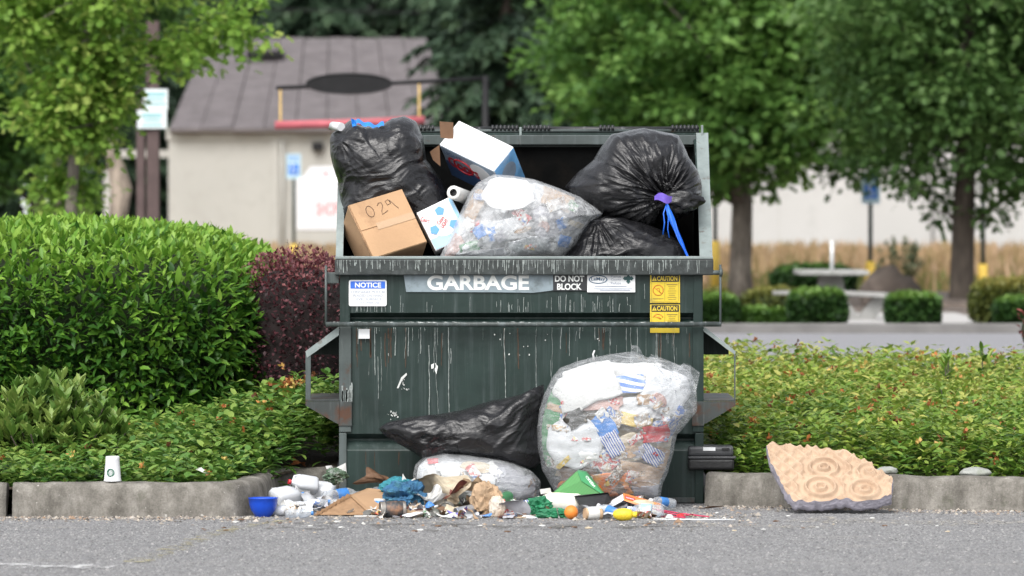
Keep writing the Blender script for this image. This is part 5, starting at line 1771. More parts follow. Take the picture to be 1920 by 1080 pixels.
# flaps meeting in the middle: a seam and a raised flap edge, plus tape
MB().prism([on(.01, .01, .0005), on(.99, .01, .0005), on(.99, .488, .0005), on(.01, .488, .0005)], nrm * .004).build('flap', CARD, bxr)
MB().prism([on(.01, .512, .0005), on(.99, .512, .0005), on(.99, .99, .0005), on(.01, .99, .0005)], nrm * .003).build('flap', CARD, bxr)
MB().prism([on(.30, .44, .0052), on(.99, .44, .0052), on(.99, .56, .0052), on(.30, .56, .0052)], nrm * .0008).build('tape', M('parcel_tape', (.42, .28, .17), .25, var=.06), bxr)
MB().tube([on(-.01, .02, .0), on(-.01, .98, .0)], .004, 6).build('frayed_edge', CARD_D, bxr)
def stroke(name, pts, parent, r=.0016, h=.0062):
    MB().tube([on(u, v, h) for u, v in pts], r, 5).build(name, PEN, parent)
stroke('handwriting', [(.30 + .065 * math.cos(R(t_)), .22 + .10 * math.sin(R(t_))) for t_ in range(0, 361, 20)], bxr)
stroke('handwriting', [(.46, .16), (.50, .12), (.545, .13), (.55, .18), (.49, .28), (.48, .33), (.55, .31), (.60, .29)], bxr)
stroke('handwriting', [(.70, .18), (.68, .11), (.62, .13), (.63, .20), (.69, .19), (.70, .13), (.75, .24), (.79, .31)], bxr)

# white and blue drinks carton, its lid upward
BEERW = M('carton_white', (.78, .79, .80), .45, var=.03, bump=0)
BEERG = M('carton_silver_blue', (.32, .40, .50), .4, .2, var=.25, vs=9, bump=0)
BEERB = M('carton_light_blue', (.16, .40, .70), .4, var=.25, vs=10, bump=0, dirt=(.5, .62, .75), dirt_amt=.6)
NAVYC = M('carton_navy', (.05, .10, .22), .4, var=.2, bump=0)
REDC = M('carton_red', (.42, .02, .03), .4, var=.1, bump=0)
bc, p0, a, b_, c = obox('drinks_carton', 'white and blue drinks carton tipped up behind the clear bag', 'carton', at(824, 271, .46), (104, -67, -51), (34.6, 21, 43), .36, .17, .27, BEERW)
# frame: p0 + a (right, towards us) ; b up the white lid ; c into the bin (the printed front runs along a and c)
def fr(u, w, h=.0012):      # printed front: u along a, w along c; outward = -b
    return p0 + a * (.36 * u) + c * (.27 * w) - b_ * h
def sd(v, w, h=.0012):      # right end: v along b, w along c; outward = +a
    return p0 + a * (.36 + h) + b_ * (.17 * v) + c * (.27 * w)
f_ = MB().prism([fr(.01, .02), fr(.99, .02), fr(.99, .98), fr(.01, .98)], -b_ * .001).build('printed_front', BEERG, bc)
MB().prism([fr(.01, .45, .003), fr(.99, .62, .003), fr(.99, .98, .003), fr(.01, .98, .003)], -b_ * .001).build('navy_field', NAVYC, f_)
MB().prism([fr(.70 + .2 * math.cos(R(t_)), .34 + .26 * math.sin(R(t_)), .0045) for t_ in range(0, 360, 15)], -b_ * .001).build('ball_print', BEERW, f_)
MB().tube([fr(.36 + .17 * math.cos(R(t_)), .42 + .20 * math.sin(R(t_)), .005) for t_ in range(0, 361, 15)], .005, 6).build('red_swash', REDC, f_)
text_on('lettering', 'Coors', fr(.36, .42, .006), a, -c, .20, .085, REDC, f_, .03)
text_on('lettering', 'LIGHT', fr(.22, .16, .006), a, -c, .12, .03, NAVYC, f_, .01)
s_ = MB().prism([sd(.02, .02), sd(.98, .02), sd(.98, .98), sd(.02, .98)], a * .001).build('printed_end', BEERB, bc)
MB().prism([sd(.5 + .32 * math.cos(R(t_)), .42 + .24 * math.sin(R(t_)), .003) for t_ in range(0, 360, 15)], a * .001).build('ball_print', BEERG, s_)
for (p1_, p2_, p3_, p4_) in (((824, 228), (850, 230), (850, 262), (826, 258)), ((806, 285), (824, 272), (826, 312), (812, 300))):
    pts = [at(*p1_, .50), at(*p2_, .47), at(*p3_, .46), at(*p4_, .48)]
    MB().prism(pts, (.0, .004, .001)).build('open_flap', M('carton_inside', (.13, .07, .038), .9), bc)
# flat carton printed with a football
fc, p0, a, b_, c = obox('drinks_carton', 'pale blue carton printed with a football beside the cardboard box', 'carton', at(781, 399, .22), (62, 8, 30), (35, -14, -73), .195, .22, .13, BEERW)
nrm = -c
def on2(u, v, h=.0015):
    return p0 + a * (.195 * u) + b_ * (.22 * v) + nrm * h
f_ = MB().prism([on2(.02, .72), on2(.98, .72), on2(.98, .98), on2(.02, .98)], nrm * .001).build('pale_blue_band', M('carton_pale_blue', (.33, .58, .80), .45, var=.1, bump=0), fc)
MB().prism([on2(.90, .02), on2(.985, .02), on2(.985, .73), on2(.90, .73)], nrm * .001).build('pale_blue_band', MATS['carton_pale_blue'], fc)
bl = MB().prism([on2(.5 + .40 * math.cos(R(t_)), .44 + .36 * math.sin(R(t_)), .0028) for t_ in range(0, 360, 12)], nrm * .001).build('ball_print', M('ball_grey', (.62, .64, .64), .5, var=.05, bump=0), fc)
for u, v, rr, a0 in ((.56, .20, .13, 0), (.22, .55, .13, 20), (.74, .62, .13, 40)):
    MB().prism([on2(u + rr * math.cos(R(a0 + 72 * k)), v + rr * .9 * math.sin(R(a0 + 72 * k)), .0045) for k in range(5)], nrm * .001).build('pentagon', M('pentagon_blue', (.10, .30, .72), .45, var=.06, bump=0), bl)
text_on('lettering', 'Coors\nLIGHT', on2(.50, .46, .006), (a - b_ * .5), (-b_ - a * .45), .05, .045, REDC, bl, .02)
text_on('lettering', 'Coors', on2(.12, .24, .004), (a + b_ * .8), (-b_ + a * .8), .045, .022, REDC, bl, .02)
# cardboard tube end
tb_ = thing('cardboard_tube', 'white cardboard tube end poking out beside the clear bag', 'tube', at(855, 363, .2))
A0, A1 = at(850, 361, .16), at(880, 372, .42)
dv = (A1 - A0).normalized()
rotm = dv.to_track_quat('Z', 'Y').to_matrix().to_4x4()
MB().lathe([(.019, 0), (.034, 0), (.036, .004), (.036, .24), (.019, .24)], 22, Matrix.Translation(A0) @ rotm, (False, False)).build('sleeve', PAPER, tb_)
MB().lathe([(.018, .03), (.018, .23)], 18, Matrix.Translation(A0) @ rotm, (True, False)).build('core', BLKP, tb_)

# ---------------------------------------------------------------- clear bag on the rim and its contents
b4 = Bag([(822, 488), (836, 455), (850, 425), (866, 392), (880, 362), (896, 342), (925, 327), (960, 329), (1000, 336), (1040, 350), (1085, 368), (1112, 386), (1132, 402), (1110, 412), (1096, 430), (1080, 460), (1052, 487), (960, 505), (860, 505)], .27, .26, 2.4, (975, 415))
b4.build('clear_bag', HAZYBAG, 'bulging clear bag of waste spilling over the dumpster rim', 'trash bag', .014, .014, 10, R(55), [(1118, 400, .03, 4, .12, 0), (835, 480, .04, 4, .16, 0)], seed=11)
IC = 'inside the clear bag on the dumpster rim'
inside(b4, 953, 362, 98, 68, 0, M('bright_plate', (.80, .80, .79), .6, var=.02, bump=0), 'paper_plate', 'round white paper plate ' + IC, 'plate', .006, .001, 1, 'round')
inside(b4, 995, 462, 74, 34, .15, FOIL, 'foil_sheet', 'crumpled silver foil ' + IC, 'foil', .015, .010, 2)
inside(b4, 945, 430, 90, 40, .1, WHITEP, 'film_sheet', 'crumpled white film below the paper plate ' + IC, 'film', .03, .010, 3)
inside(b4, 880, 464, 34, 20, .3, GREENP, 'wrapper', 'small green wrapper ' + IC, 'wrapper', .02, .008, 4)
inside(b4, 892, 425, 24, 16, .4, REDW, 'wrapper', 'small red wrapper ' + IC, 'wrapper', .03, .006, 5)
inside(b4, 923, 438, 15, 26, .2, BLUEW, 'wrapper', 'upright blue label beside the foil ' + IC, 'wrapper', .014, .002, 6)
inside(b4, 1052, 420, 16, 20, .4, BLUEW, 'wrapper', 'small pale blue label high ' + IC, 'wrapper', .014, .004, 7)
inside(b4, 1058, 452, 22, 22, -.3, BLUEW, 'wrapper', 'blue wrapper by the black bag ' + IC, 'wrapper', .014, .004, 8)
inside(b4, 1045, 372, 60, 36, -.4, TANW, 'paper_bag', 'tan paper bag beside the plate ' + IC, 'bag', .04, .010, 9)
inside(b4, 885, 380, 40, 60, -.4, TANW, 'paper_scrap', 'brownish paper scrap at the sloping side ' + IC, 'paper', .045, .012, 10)
inside(b4, 850, 465, 24, 50, -.5, PINKW, 'paper_scrap', 'pinkish paper scrap next to the football carton ' + IC, 'paper', .03, .008, 12)
inside(b4, 1040, 410, 70, 60, .3, GREYW, 'film_sheet', 'crumpled grey film ' + IC, 'film', .06, .012, 13)
inside(b4, 900, 410, 110, 110, 0, WHITEP, 'film_sheet', 'large sheet of white film deep ' + IC, 'film', .08, .012, 14)
inside(b4, 1000, 400, 150, 120, 0, WHITEP, 'paper_waste', 'mass of pale crumpled paper deep ' + IC, 'paper', .10, .015, 15, None, None, .06)
inside(b4, 1030, 470, 60, 30, 0, PAPER, 'napkin', 'crumpled white napkin at the rim ' + IC, 'napkin', .03, .010, 16)
inside(b4, 905, 478, 90, 20, .1, GREYW, 'film_sheet', 'grey folded film lying at the rim ' + IC, 'film', .02, .008, 17)

# ---------------------------------------------------------------- bags in front of the bin
b6 = Bag([(774, 890), (778, 872), (795, 856), (830, 847), (870, 850), (920, 857), (965, 866), (998, 884), (1014, 903), (1012, 930), (970, 952), (880, 956), (800, 950), (778, 920)], -.32, .26, 2.3)
b6.build('clear_bag', CLEARBAG, 'low clear bag of waste lying under the black bag', 'trash bag', .012, .012, 11, R(-10), [(1012, 910, .03, 4, .12, 0)], seed=13, floor=.012)
IS = 'inside the low clear bag'
inside(b6, 845, 880, 38, 28, .05, PAPER, 'paper_cup', 'white cup ' + IS, 'cup', .014, .002, 21)
inside(b6, 895, 872, 62, 20, -.12, CREAM, 'paper_plate', 'cream oval plate ' + IS, 'plate', .02, .003, 22, 'round')
inside(b6, 912, 897, 36, 26, 0, WHITEP, 'lid', 'round white lid ' + IS, 'lid', .016, .002, 23, 'round')
inside(b6, 968, 912, 70, 46, 0, GREYW, 'film_sheet', 'crumpled grey film ' + IS, 'film', .02, .010, 24)
inside(b6, 812, 862, 20, 9, .1, REDW, 'wrapper', 'small red label ' + IS, 'wrapper', .02, .003, 25)
inside(b6, 800, 880, 38, 40, 0, WHITEP, 'film_sheet', 'crumpled white film at the end ' + IS, 'film', .03, .012, 26)
inside(b6, 870, 910, 90, 50, 0, PAPER, 'napkin', 'bunched white napkins ' + IS, 'napkin', .05, .014, 27)
inside(b6, 940, 885, 90, 50, -.3, GREYW, 'film_sheet', 'large grey film sheet deep ' + IS, 'film', .07, .014, 28)
inside(b6, 850, 870, 120, 60, -.1, WHITEP, 'paper_waste', 'pale mass of paper waste deep ' + IS, 'paper', .10, .014, 29, None, None, .05)

b5 = Bag([(708, 803), (730, 793), (770, 783), (820, 778), (870, 768), (920, 752), (975, 741), (1003, 730), (1020, 716), (1019, 745), (1012, 780), (1012, 805), (1022, 838), (1020, 862), (1000, 878), (975, 872), (930, 860), (870, 852), (820, 850), (790, 858), (765, 842), (740, 826), (722, 815)], -.27, .20, 2.2, (890, 812))
b5.build('black_bag', BLACKBAG, 'half empty black bag with pointed ends lying against the dumpster front', 'trash bag', .018, .044, 8.0, R(20), [(716, 803, .06, 4.5, .24, 0), (1016, 735, .03, 4, .15, 0)], seed=17, ymax=-.025)

b7 = Bag([(1007, 800), (1012, 768), (1020, 742), (1036, 708), (1050, 690), (1078, 680), (1110, 670), (1150, 664), (1188, 660), (1215, 672), (1240, 672), (1270, 684), (1296, 700), (1305, 730), (1308, 770), (1290, 788), (1268, 812), (1262, 850), (1252, 885), (1242, 905), (1236, 940), (1160, 950), (1090, 945), (1040, 922), (1016, 880), (1008, 840)], -.33, .285, 2.7, (1145, 805))
b7.build('clear_bag', CLEARBAG, 'big clear bag stuffed with mixed waste standing against the dumpster front', 'trash bag', .042, .026, 9, R(4), [(1262, 720, .07, 5, .15, .01), (1200, 672, .03, 4, .1, 0)], seed=19, floor=.012, ymax=-.022)
IB = 'inside the big clear bag'
for args in (
    (1100, 722, 120, 64, .35, PAPER, 'paper_sheet', 'large folded white sheet at the top', 'paper', .012, .003, 41, None),
    (1165, 718, 84, 30, .08, STRIPE2, 'wrapper', 'blue and white banded wrapper near the top', 'wrapper', .022, .006, 42, None),
    (1245, 730, 90, 80, -.3, WHITEP, 'film_sheet', 'crumpled white film at the gathered shoulder', 'film', .02, .012, 43, None),
    (1032, 790, 46, 150, -.25, GREENP, 'snack_bag', 'tall green snack bag', 'bag', .03, .006, 44, None),
    (1075, 825, 104, 98, 0, WHITEP, 'grocery_bag', 'rounded white carrier bag bundle', 'bag', .010, .012, 45, 'round'),
    (1078, 782, 36, 30, .6, M('black_gold_wrapper', (.02, .018, .012), .4, var=.3, dirt=(.35, .25, .05), dirt_amt=.3), 'wrapper', 'black and gold wrapper', 'wrapper', .006, .004, 46, None),
    (1132, 795, 36, 48, .5, BLUEW, 'wrapper', 'plain blue wrapper', 'wrapper', .014, .004, 47, None),
    (1148, 828, 34, 44, .5, STRIPE, 'striped_cup', 'blue striped paper cup near the middle', 'cup', .010, .005, 48, None),
    (1218, 848, 48, 30, -.6, STRIPE, 'striped_cup', 'blue striped paper cup beside the red wrapper', 'cup', .012, .005, 49, None),
    (1182, 835, 60, 56, .1, CREAM, 'paper_plate', 'stained cream plate', 'plate', .02, .006, 50, 'round'),
    (1228, 810, 50, 30, .05, REDW, 'wrapper', 'bright red wrapper', 'wrapper', .008, .006, 51, None),
    (1262, 790, 18, 70, -.5, PRINT[0], 'wrapper', 'blue and white wrapper pressed against the side', 'wrapper', .016, .004, 52, None),
    (1200, 888, 84, 44, -.2, TANW, 'bread_bag', 'brown bread bag low down', 'bag', .012, .010, 53, None),
    (1145, 905, 72, 46, .05, ORNG, 'snack_bag', 'orange and yellow snack bag low down', 'bag', .010, .006, 54, None),
    (1215, 920, 60, 26, 0, GREYW, 'plastic_tray', 'grey plastic tray at the bottom', 'tray', .012, .003, 55, None),
    (1085, 890, 70, 50, 0, BRNW, 'food_waste', 'dark brown food waste low down', 'waste', .03, .012, 56, None),
    (1115, 752, 100, 26, 0, PINKW, 'paper_scrap', 'pinkish paper strip', 'paper', .024, .006, 57, None),
    (1190, 785, 60, 24, -.2, YELW, 'paper_scrap', 'yellowish crumpled scrap', 'paper', .02, .008, 58, None),
    (1135, 860, 50, 40, .9, PRINT[5], 'wrapper', 'blue and red printed wrapper half buried', 'wrapper', .020, .006, 59, None),
    (1240, 865, 40, 60, -.3, TANW, 'paper_scrap', 'tan paper scrap by the side', 'paper', .03, .010, 60, None),
    (1190, 762, 120, 40, .05, WHITEP, 'film_sheet', 'sheet of white film across the middle', 'film', .03, .012, 61, None),
    (1150, 805, 220, 170, 0, CREAM, 'paper_waste', 'mass of stained paper deep', 'paper', .075, .020, 62, None),
    (1160, 885, 160, 100, 0, TANW, 'paper_waste', 'mass of tan waste deep at the bottom', 'paper', .085, .020, 63, None),
    (1150, 720, 200, 90, 0, PAPER, 'paper_waste', 'mass of white paper deep at the top', 'paper', .09, .016, 64, None)):
    (px, py, w, h, an, mt, nm, lb_, ct_, ins, am, sd_, sh) = args
    inside(b7, px, py, w, h, an, mt, nm, lb_ + ' ' + IB, ct_, ins, am, sd_, sh)
SCR = [(PAPER, 'white'), (WHITEP, 'glossy white'), (CREAM, 'stained cream'), (TANW, 'tan'), (BLUEW, 'blue'), (REDW, 'red'), (GREYW, 'grey'), (BRNW, 'brown'), (YELW, 'yellow'), (GREENP, 'green'), (PINKW, 'pinkish'), (ORNG, 'orange')]
def clutter(bag, n, box, seed, where, wts):
    rg = random.Random(seed)
    for k in range(n):
        mt, cn_ = rg.choices(SCR, wts)[0]
        if rg.random() < (.6 if bag is b7 else .25):
            mt, cn_ = rg.choice(PRINT), 'mixed colour printed'
        px, py = rg.uniform(box[0], box[1]), rg.uniform(box[2], box[3])
        if bag.rho(at(px, py, bag.Yc).x, at(px, py, bag.Yc).z) > .86:
            continue
        inside(bag, px, py, rg.uniform(14, 40), rg.uniform(8, 24), rg.uniform(-.9, .9), mt, 'waste_scrap', 'small crumpled %s scrap %s' % (cn_, where), 'scrap', rg.uniform(.006, .03), rg.uniform(.008, .018), seed * 50 + k, rg.choice([None, None, 'round']), 'small scraps ' + where)
clutter(b7, 80, (1020, 1280, 745, 935), 3, IB, (5, 5, 5, 5, 2, 1, 5, 4, 1.5, 1, 2, 1))
clutter(b4, 30, (850, 1100, 350, 475), 4, IC, (4, 5, 2, 2, 2, 1, 5, 1, .5, 1, 2, 0))
clutter(b6, 24, (790, 1000, 860, 940), 5, IS, (5, 5, 3, 2, 1, 1, 5, 2, .5, 0, 2, 0))
# loose gathered plastic ears at the top of the big bag
def ear(pts, Y0, seed):
    n = 12
    L, T_, Rr = (np.array(at(*p, Y0)) for p in pts)
    P = np.zeros((n, n, 3))
    for i in range(n):
        for j in range(n):
            u, v = i / (n - 1), j / (n - 1)
            base_ = L + (Rr - L) * u
            tip = T_ + (Rr - L) * (u - .5) * .35
            P[j, i] = base_ * (1 - v) + tip * v
    f = P.reshape(-1, 3)
    f[:, 1] += .05 * perlin(f * 14 + seed) + .012 * perlin(f * 40 + seed)
    f[:, 0] += .014 * perlin(f * 13 + seed + 3)
    mb = MB().grid(f.reshape(n, n, 3))
    return mb
big = bpy.data.objects['clear_bag.002']
for k, (pts, Yq) in enumerate(((((1180, 674), (1192, 648), (1212, 676)), -.40), (((1212, 676), (1228, 666), (1246, 684)), -.42), (((1240, 690), (1300, 690), (1304, 740)), -.45), (((1265, 700), (1288, 684), (1300, 720)), -.35))):
    ear(pts, Yq, k * 3.3).build('gathered_ear', CLEARBAG, big, fix=False)
o = MB().tube([at(1114, 676, -.5), at(1112, 664, -.5), at(1115, 657, -.5)], [.006, .005, .004], 6).build('white_straw_end', WHITEP)
tag(o, 'short white stub poking out of the top of the big clear bag', 'straw')
# ---------------------------------------------------------------- litter in front
def gp(px, pyb, z=0.0):
    x, y = gpt(px, pyb)
    return Vector((x, y, z))
def axis_m(c, deg, tilt=0.0, roll=0.0):
    """Frame whose Z axis lies along the ground at 'deg' from +X, nose raised by tilt."""
    d = Vector((math.cos(R(deg)) * math.cos(R(tilt)), math.sin(R(deg)) * math.cos(R(tilt)), math.sin(R(tilt))))
    return Matrix.Translation(Vector(c)) @ d.to_track_quat('Z', 'Y').to_matrix().to_4x4()
CANM = M('can_metal', (.55, .56, .57), .3, .9)
def can(label, px, pyb, L, r, deg, body, lab=None, open_=True, tilt=0, name='tin_can', cat='can', lift=0.0, dent=0.0):
    c = gp(px, pyb, r + lift)
    m = axis_m(c, deg, tilt)
    root = thing(name, label, cat, (c.x, c.y, max(c.z - r, 0)))
    h = L / 2
    prof = [(r * .93, -h + (.012 if open_ else .003)), (r * .97, -h), (r * 1.0, -h + .003), (r * .985, -h + .008), (r * .985, h - .008), (r, h - .003), (r * .97, h), (r * .9, h - .004)]
    MB().lathe(prof, 26, m, (True, True)).build('body', body, root)
    if lab:
        MB().lathe([(r * .986, -h * .62), (r * 1.008, -h * .6), (r * 1.008, h * .72), (r * .986, h * .74)], 26, m, (False, False)).build('paper_label', lab, root)
    if open_:
        MB().lathe([(r * .9, -h + .016), (r * .9, -h + .0125)], 22, m, (True, True)).build('opening', BLKP, root)
    return root
def bottle(label, px, pyb, L, r, deg, mat, cap=None, band=None, tilt=0, name='bottle', cat='bottle', lift=0.0, neck=.38):
    c = gp(px, pyb, r + lift)
    m = axis_m(c, deg, tilt)
    root = thing(name, label, cat, (c.x, c.y, max(c.z - r, 0)))
    h = L / 2
    prof = [(r * .55, -h), (r * .9, -h + .006), (r, -h + .018), (r * .97, -h * .4), (r, 0), (r * .97, h * .25), (r * .95, h * .42), (r * .7, h * .66), (r * neck, h * .8), (r * neck, h * .97)]
    MB().lathe(prof, 24, m).build('body', mat, root)
    if cap:
        MB().lathe([(r * neck * 1.15, h * .9), (r * neck * 1.2, h * .92), (r * neck * 1.2, h * 1.06), (r * neck * 1.05, h * 1.08)], 18, m).build('cap', cap, root)
    if band:
        MB().lathe([(r * .99, -h * .3), (r * 1.015, -h * .28), (r * 1.015, h * .28), (r * .98, h * .3)], 24, m, (False, False)).build('label_band', band, root)
    return root
def jug(label, px, pyb, s, deg, mat, cap, tilt=0, lift=.0, roll=0):
    """Square-shouldered milk jug with a handle loop, lying or standing."""
    c = gp(px, pyb, .07 * s + lift)
    m = axis_m(c, deg, tilt) @ Matrix.Rotation(R(roll), 4, 'Z')
    root = thing('milk_jug', label, 'jug', (c.x, c.y, max(c.z - .07 * s, 0)))
    P = []
    for z, a, ex in ((-.12, .03, 4), (-.118, .058, 5), (-.10, .066, 5), (.02, .066, 5), (.05, .058, 4), (.08, .036, 3), (.098, .02, 2), (.115, .019, 2)):
        row = []
        for k in range(28):
            t_ = 2 * math.pi * k / 28
            q = (abs(math.cos(t_)) ** ex + abs(math.sin(t_)) ** ex) ** (-1 / ex)
            row.append(m @ Vector((a * s * q * math.cos(t_), a * s * q * math.sin(t_), z * s)))
        P.append([tuple(v) for v in row])
    mb = MB().grid(np.array(P), True, True)
    mb.f += [tuple(range(28))[::-1]]; mb.sm += [False]
    mb.build('body', mat, root)
    MB().tube([m @ Vector(v) * 1 for v in ((.02 * s, 0, .088 * s), (.06 * s, 0, .075 * s), (.078 * s, 0, .03 * s), (.066 * s, 0, -.01 * s))], .011 * s, 10).build('handle', mat, root)
    if cap:
        MB().lathe([(.021 * s, .108 * s), (.022 * s, .11 * s), (.022 * s, .128 * s), (.019 * s, .13 * s)], 16, m).build('cap', cap, root)
    return root
MILK = M('milky_plastic', (.54, .56, .59), .35, var=.05, vs=10, bump=.12, spec=.6, dirt=(.55, .56, .58), dirt_amt=.3)

# blue bowl
bw = gp(493, 969)
bo = thing('bowl', 'bright blue plastic bowl standing by the curb bend', 'bowl', bw)
MB().lathe([(.034, .0), (.040, .004), (.058, .03), (.068, .06), (.0705, .086), (.073, .088), (.073, .091), (.069, .091), (.064, .06), (.052, .03), (.03, .010)], 34, Matrix.Translation(bw)).build('shell', M('blue_bowl_plastic', (.008, .065, .50), .3, var=.08, vs=12), bo)
MB().lathe([(.036, .0005), (.038, -.0), (.037, .006), (.034, .006)], 26, Matrix.Translation(bw)).build('foot_ring', MATS['blue_bowl_plastic'], bo)
# white and clear plastics between the bowl and the cardboard
jug('white milk jug lying behind the blue bowl', 540, 956, .8, 42, MILK, BLUEW, 6, 0, 20)
jug('small white jug with red cap lying on the white plastics', 568, 950, .6, 200, MILK, REDW, 10, .07, 120)
bottle('cloudy white bottle with blue cap lying before the milk jugs', 530, 968, .15, .025, -6, MILK, BLUEW, None, 2)
jug('white milk jug lying tilted against the curb', 520, 936, .95, 140, MILK, None, 14, .02, 40)
jug('white milk jug on its side below the red cap', 590, 948, .85, 170, MILK, WHITEP, 5, .0, 70)
bottle('clear bottle with white cap leaning against the curb bend', 508, 922, .20, .034, 155, PET, WHITEP, None, 24, lift=.03)
can('white tub standing behind the blue bowl', 499, 950, .085, .052, 90, WHITEP, None, False, 88, 'plastic_tub', 'tub')
can('white paper carton on the heap of white plastics', 562, 935, .06, .036, 80, PAPER, None, False, 80, 'paper_cup', 'cup', .04)
bottle('cloudy small bottle standing in the white plastics', 537, 940, .12, .022, 90, MILK, None, None, 80, lift=.05)
can('red plastic cup on its side on the white plastics', 580, 934, .035, .036, 100, M('red_plastic', (.60, .03, .03), .35, var=.1), None, False, 30, 'plastic_cup', 'cup', .055)
bottle('wide mouthed clear blue jar lying beside the blue can', 612, 934, .17, .045, 190, PET, None, None, 4, 'jar', 'jar', .03, .72)
bottle('crumpled clear water bottle below the clear jar', 640, 950, .20, .040, 25, PET, None, BLUEW, 6, lift=.01)
bottle('clear bottle standing crooked beside the dumpster corner', 655, 935, .16, .036, 70, PET, None, None, 40, lift=.02)
can('blue drink can with its opening showing, beside the dumpster corner', 668, 925, .12, .032, -155, M('can_blue', (.05, .16, .55), .3, .4, var=.2, vs=20, dirt=(.6, .65, .75), dirt_amt=.4), None, True, 18, 'drink_can', 'can', .055)
can('small purple lid under the blue drink can', 684, 940, .03, .022, -100, M('purple_lid', (.38, .16, .60), .4), None, False, 70, 'plastic_disc', 'plastic disc', .05)
for k, (px, pyb, r, mt, lab) in enumerate(((560, 962, (.055, .05, .03), MILK, 'flattened white film in front of the milk jugs'), (600, 956, (.06, .06, .035), MILK, 'crumpled white film beside the torn cardboard'), (575, 925, (.07, .05, .05), MILK, 'bunched white film against the back curb'), (630, 918, (.05, .04, .045), PET, 'crumpled clear film beside the dumpster corner'), (525, 950, (.05, .05, .035), PET, 'crumpled clear film beside the blue bowl'))):
    crumple('plastic_film', lab, 'film', gp(px, pyb, r[2] * .8), (r[0] * 1.3, r[1] * 1.2, r[2] * 1.2), mt, 30 + k)
# white paper tags and dark herbs by the corner
def leaflet(label, pts, Y0, mat, name='paper_scrap', cat='paper', thick=.0015, wave=.006):
    P = [at(*p, Y0 + wave * ((i * 7) % 3 - 1)) for i, p in enumerate(pts)]
    return tag(MB().prism(P, (0, thick, 0)).build(name, mat), label, cat)
leaflet('white paper tag standing against the dumpster corner', [(628, 878), (648, 868), (650, 892), (634, 900)], -.12, PAPER)
leaflet('small white paper scrap beside the paper tag', [(610, 874), (622, 873), (624, 879), (612, 880)], -.06, PAPER)
wad('plant_clippings', 'dark green plant clippings on the clear jar', 'clippings', at(628, 893, -.45), (.045, .04, .03), M('wilted_green', (.05, .09, .05), .7, var=.6, vs=40, dirt=(.4, .42, .4), dirt_amt=.5), 66, .9)

# torn cardboard sheet, buckled like a tent
cb_ = thing('cardboard_sheet', 'torn brown cardboard sheet buckled on the asphalt', 'cardboard', gp(660, 965))
A_, B_, C_, D_ = at(592, 966, -1.0), at(656, 930, -.80), at(694, 966, -1.0), at(735, 968, -1.0)
E_, F_ = at(690, 917, -.45), at(738, 922, -.5)
MB().prism([A_, B_, E_, at(640, 946, -.5)], (0, .004, .004)).build('panel', CARD, cb_)
MB().prism([B_, C_, D_, F_, E_], (.002, -.004, .004)).build('panel', CARD, cb_)
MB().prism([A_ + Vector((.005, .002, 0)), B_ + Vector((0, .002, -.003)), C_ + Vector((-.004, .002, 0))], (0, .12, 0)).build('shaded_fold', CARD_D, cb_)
mb = MB()
for k in range(22):
    u = k / 21
    q = A_.lerp(B_, u)
    mb.box(q + Vector((0, -.003, .002)), (.014, .012, .010 + .008 * ((k * 7) % 3)), Matrix.Rotation(k * .9, 3, 'Y'))
mb.build('torn_edge', CARD_D, cb_)['kind'] = 'stuff'
crumple('torn_box', 'crushed glossy brown carton behind the cardboard sheet', 'carton', at(712, 900, -.28), (.085, .05, .04), BRNW, 67, rot=(-.8, -.3))
# blue denim bundle with a green top
DENIM = M('blue_denim', (.025, .10, .20), .85, var=.35, vs=18, bump=.5, bs=120, dirt=(.05, .17, .20), dirt_amt=.5)
wad('denim_bundle', 'crumpled dark blue denim bundle behind the tin cans', 'clothes', at(760, 938, -.72), (.095, .10, .075), DENIM, 68, .75, floor=.004, sub=5)
wad('denim_bundle', 'teal cloth end on top of the denim bundle', 'clothes', at(752, 916, -.55), (.075, .07, .045), M('teal_cloth', (.02, .16, .20), .8, var=.4, vs=20, bump=.4), 69, .8, sub=4)
leaflet('white torn paper peak on the denim bundle', [(752, 912), (755, 888), (764, 903), (772, 912)], -.6, PAPER)
leaflet('white torn strip on the denim bundle', [(760, 908), (778, 896), (780, 901), (764, 914)], -.66, PAPER)
# stained paper bundle
crumple('paper_bundle', 'stained cream paper bundle behind the tin cans', 'paper', at(822, 912, -.66), (.12, .07, .07), CREAM, 70, rot=(-.9, .1), n=26, folds=14)
crumple('paper_bundle', 'white crumpled paper below the stained bundle', 'paper', at(806, 932, -.8), (.07, .06, .055), PAPER, 71, rot=(-.7, .3))
crumple('food_waste', 'dark red and brown food waste spilling from the stained bundle', 'waste', at(856, 918, -.72), (.055, .045, .04), M('red_brown_waste', (.16, .03, .02), .5, var=.6, vs=30, dirt=(.45, .25, .12), dirt_amt=.4), 72)
crumple('food_waste', 'orange brown stained paper beside the torn grocery sack', 'waste', at(893, 912, -.7), (.065, .05, .035), TANW, 73)
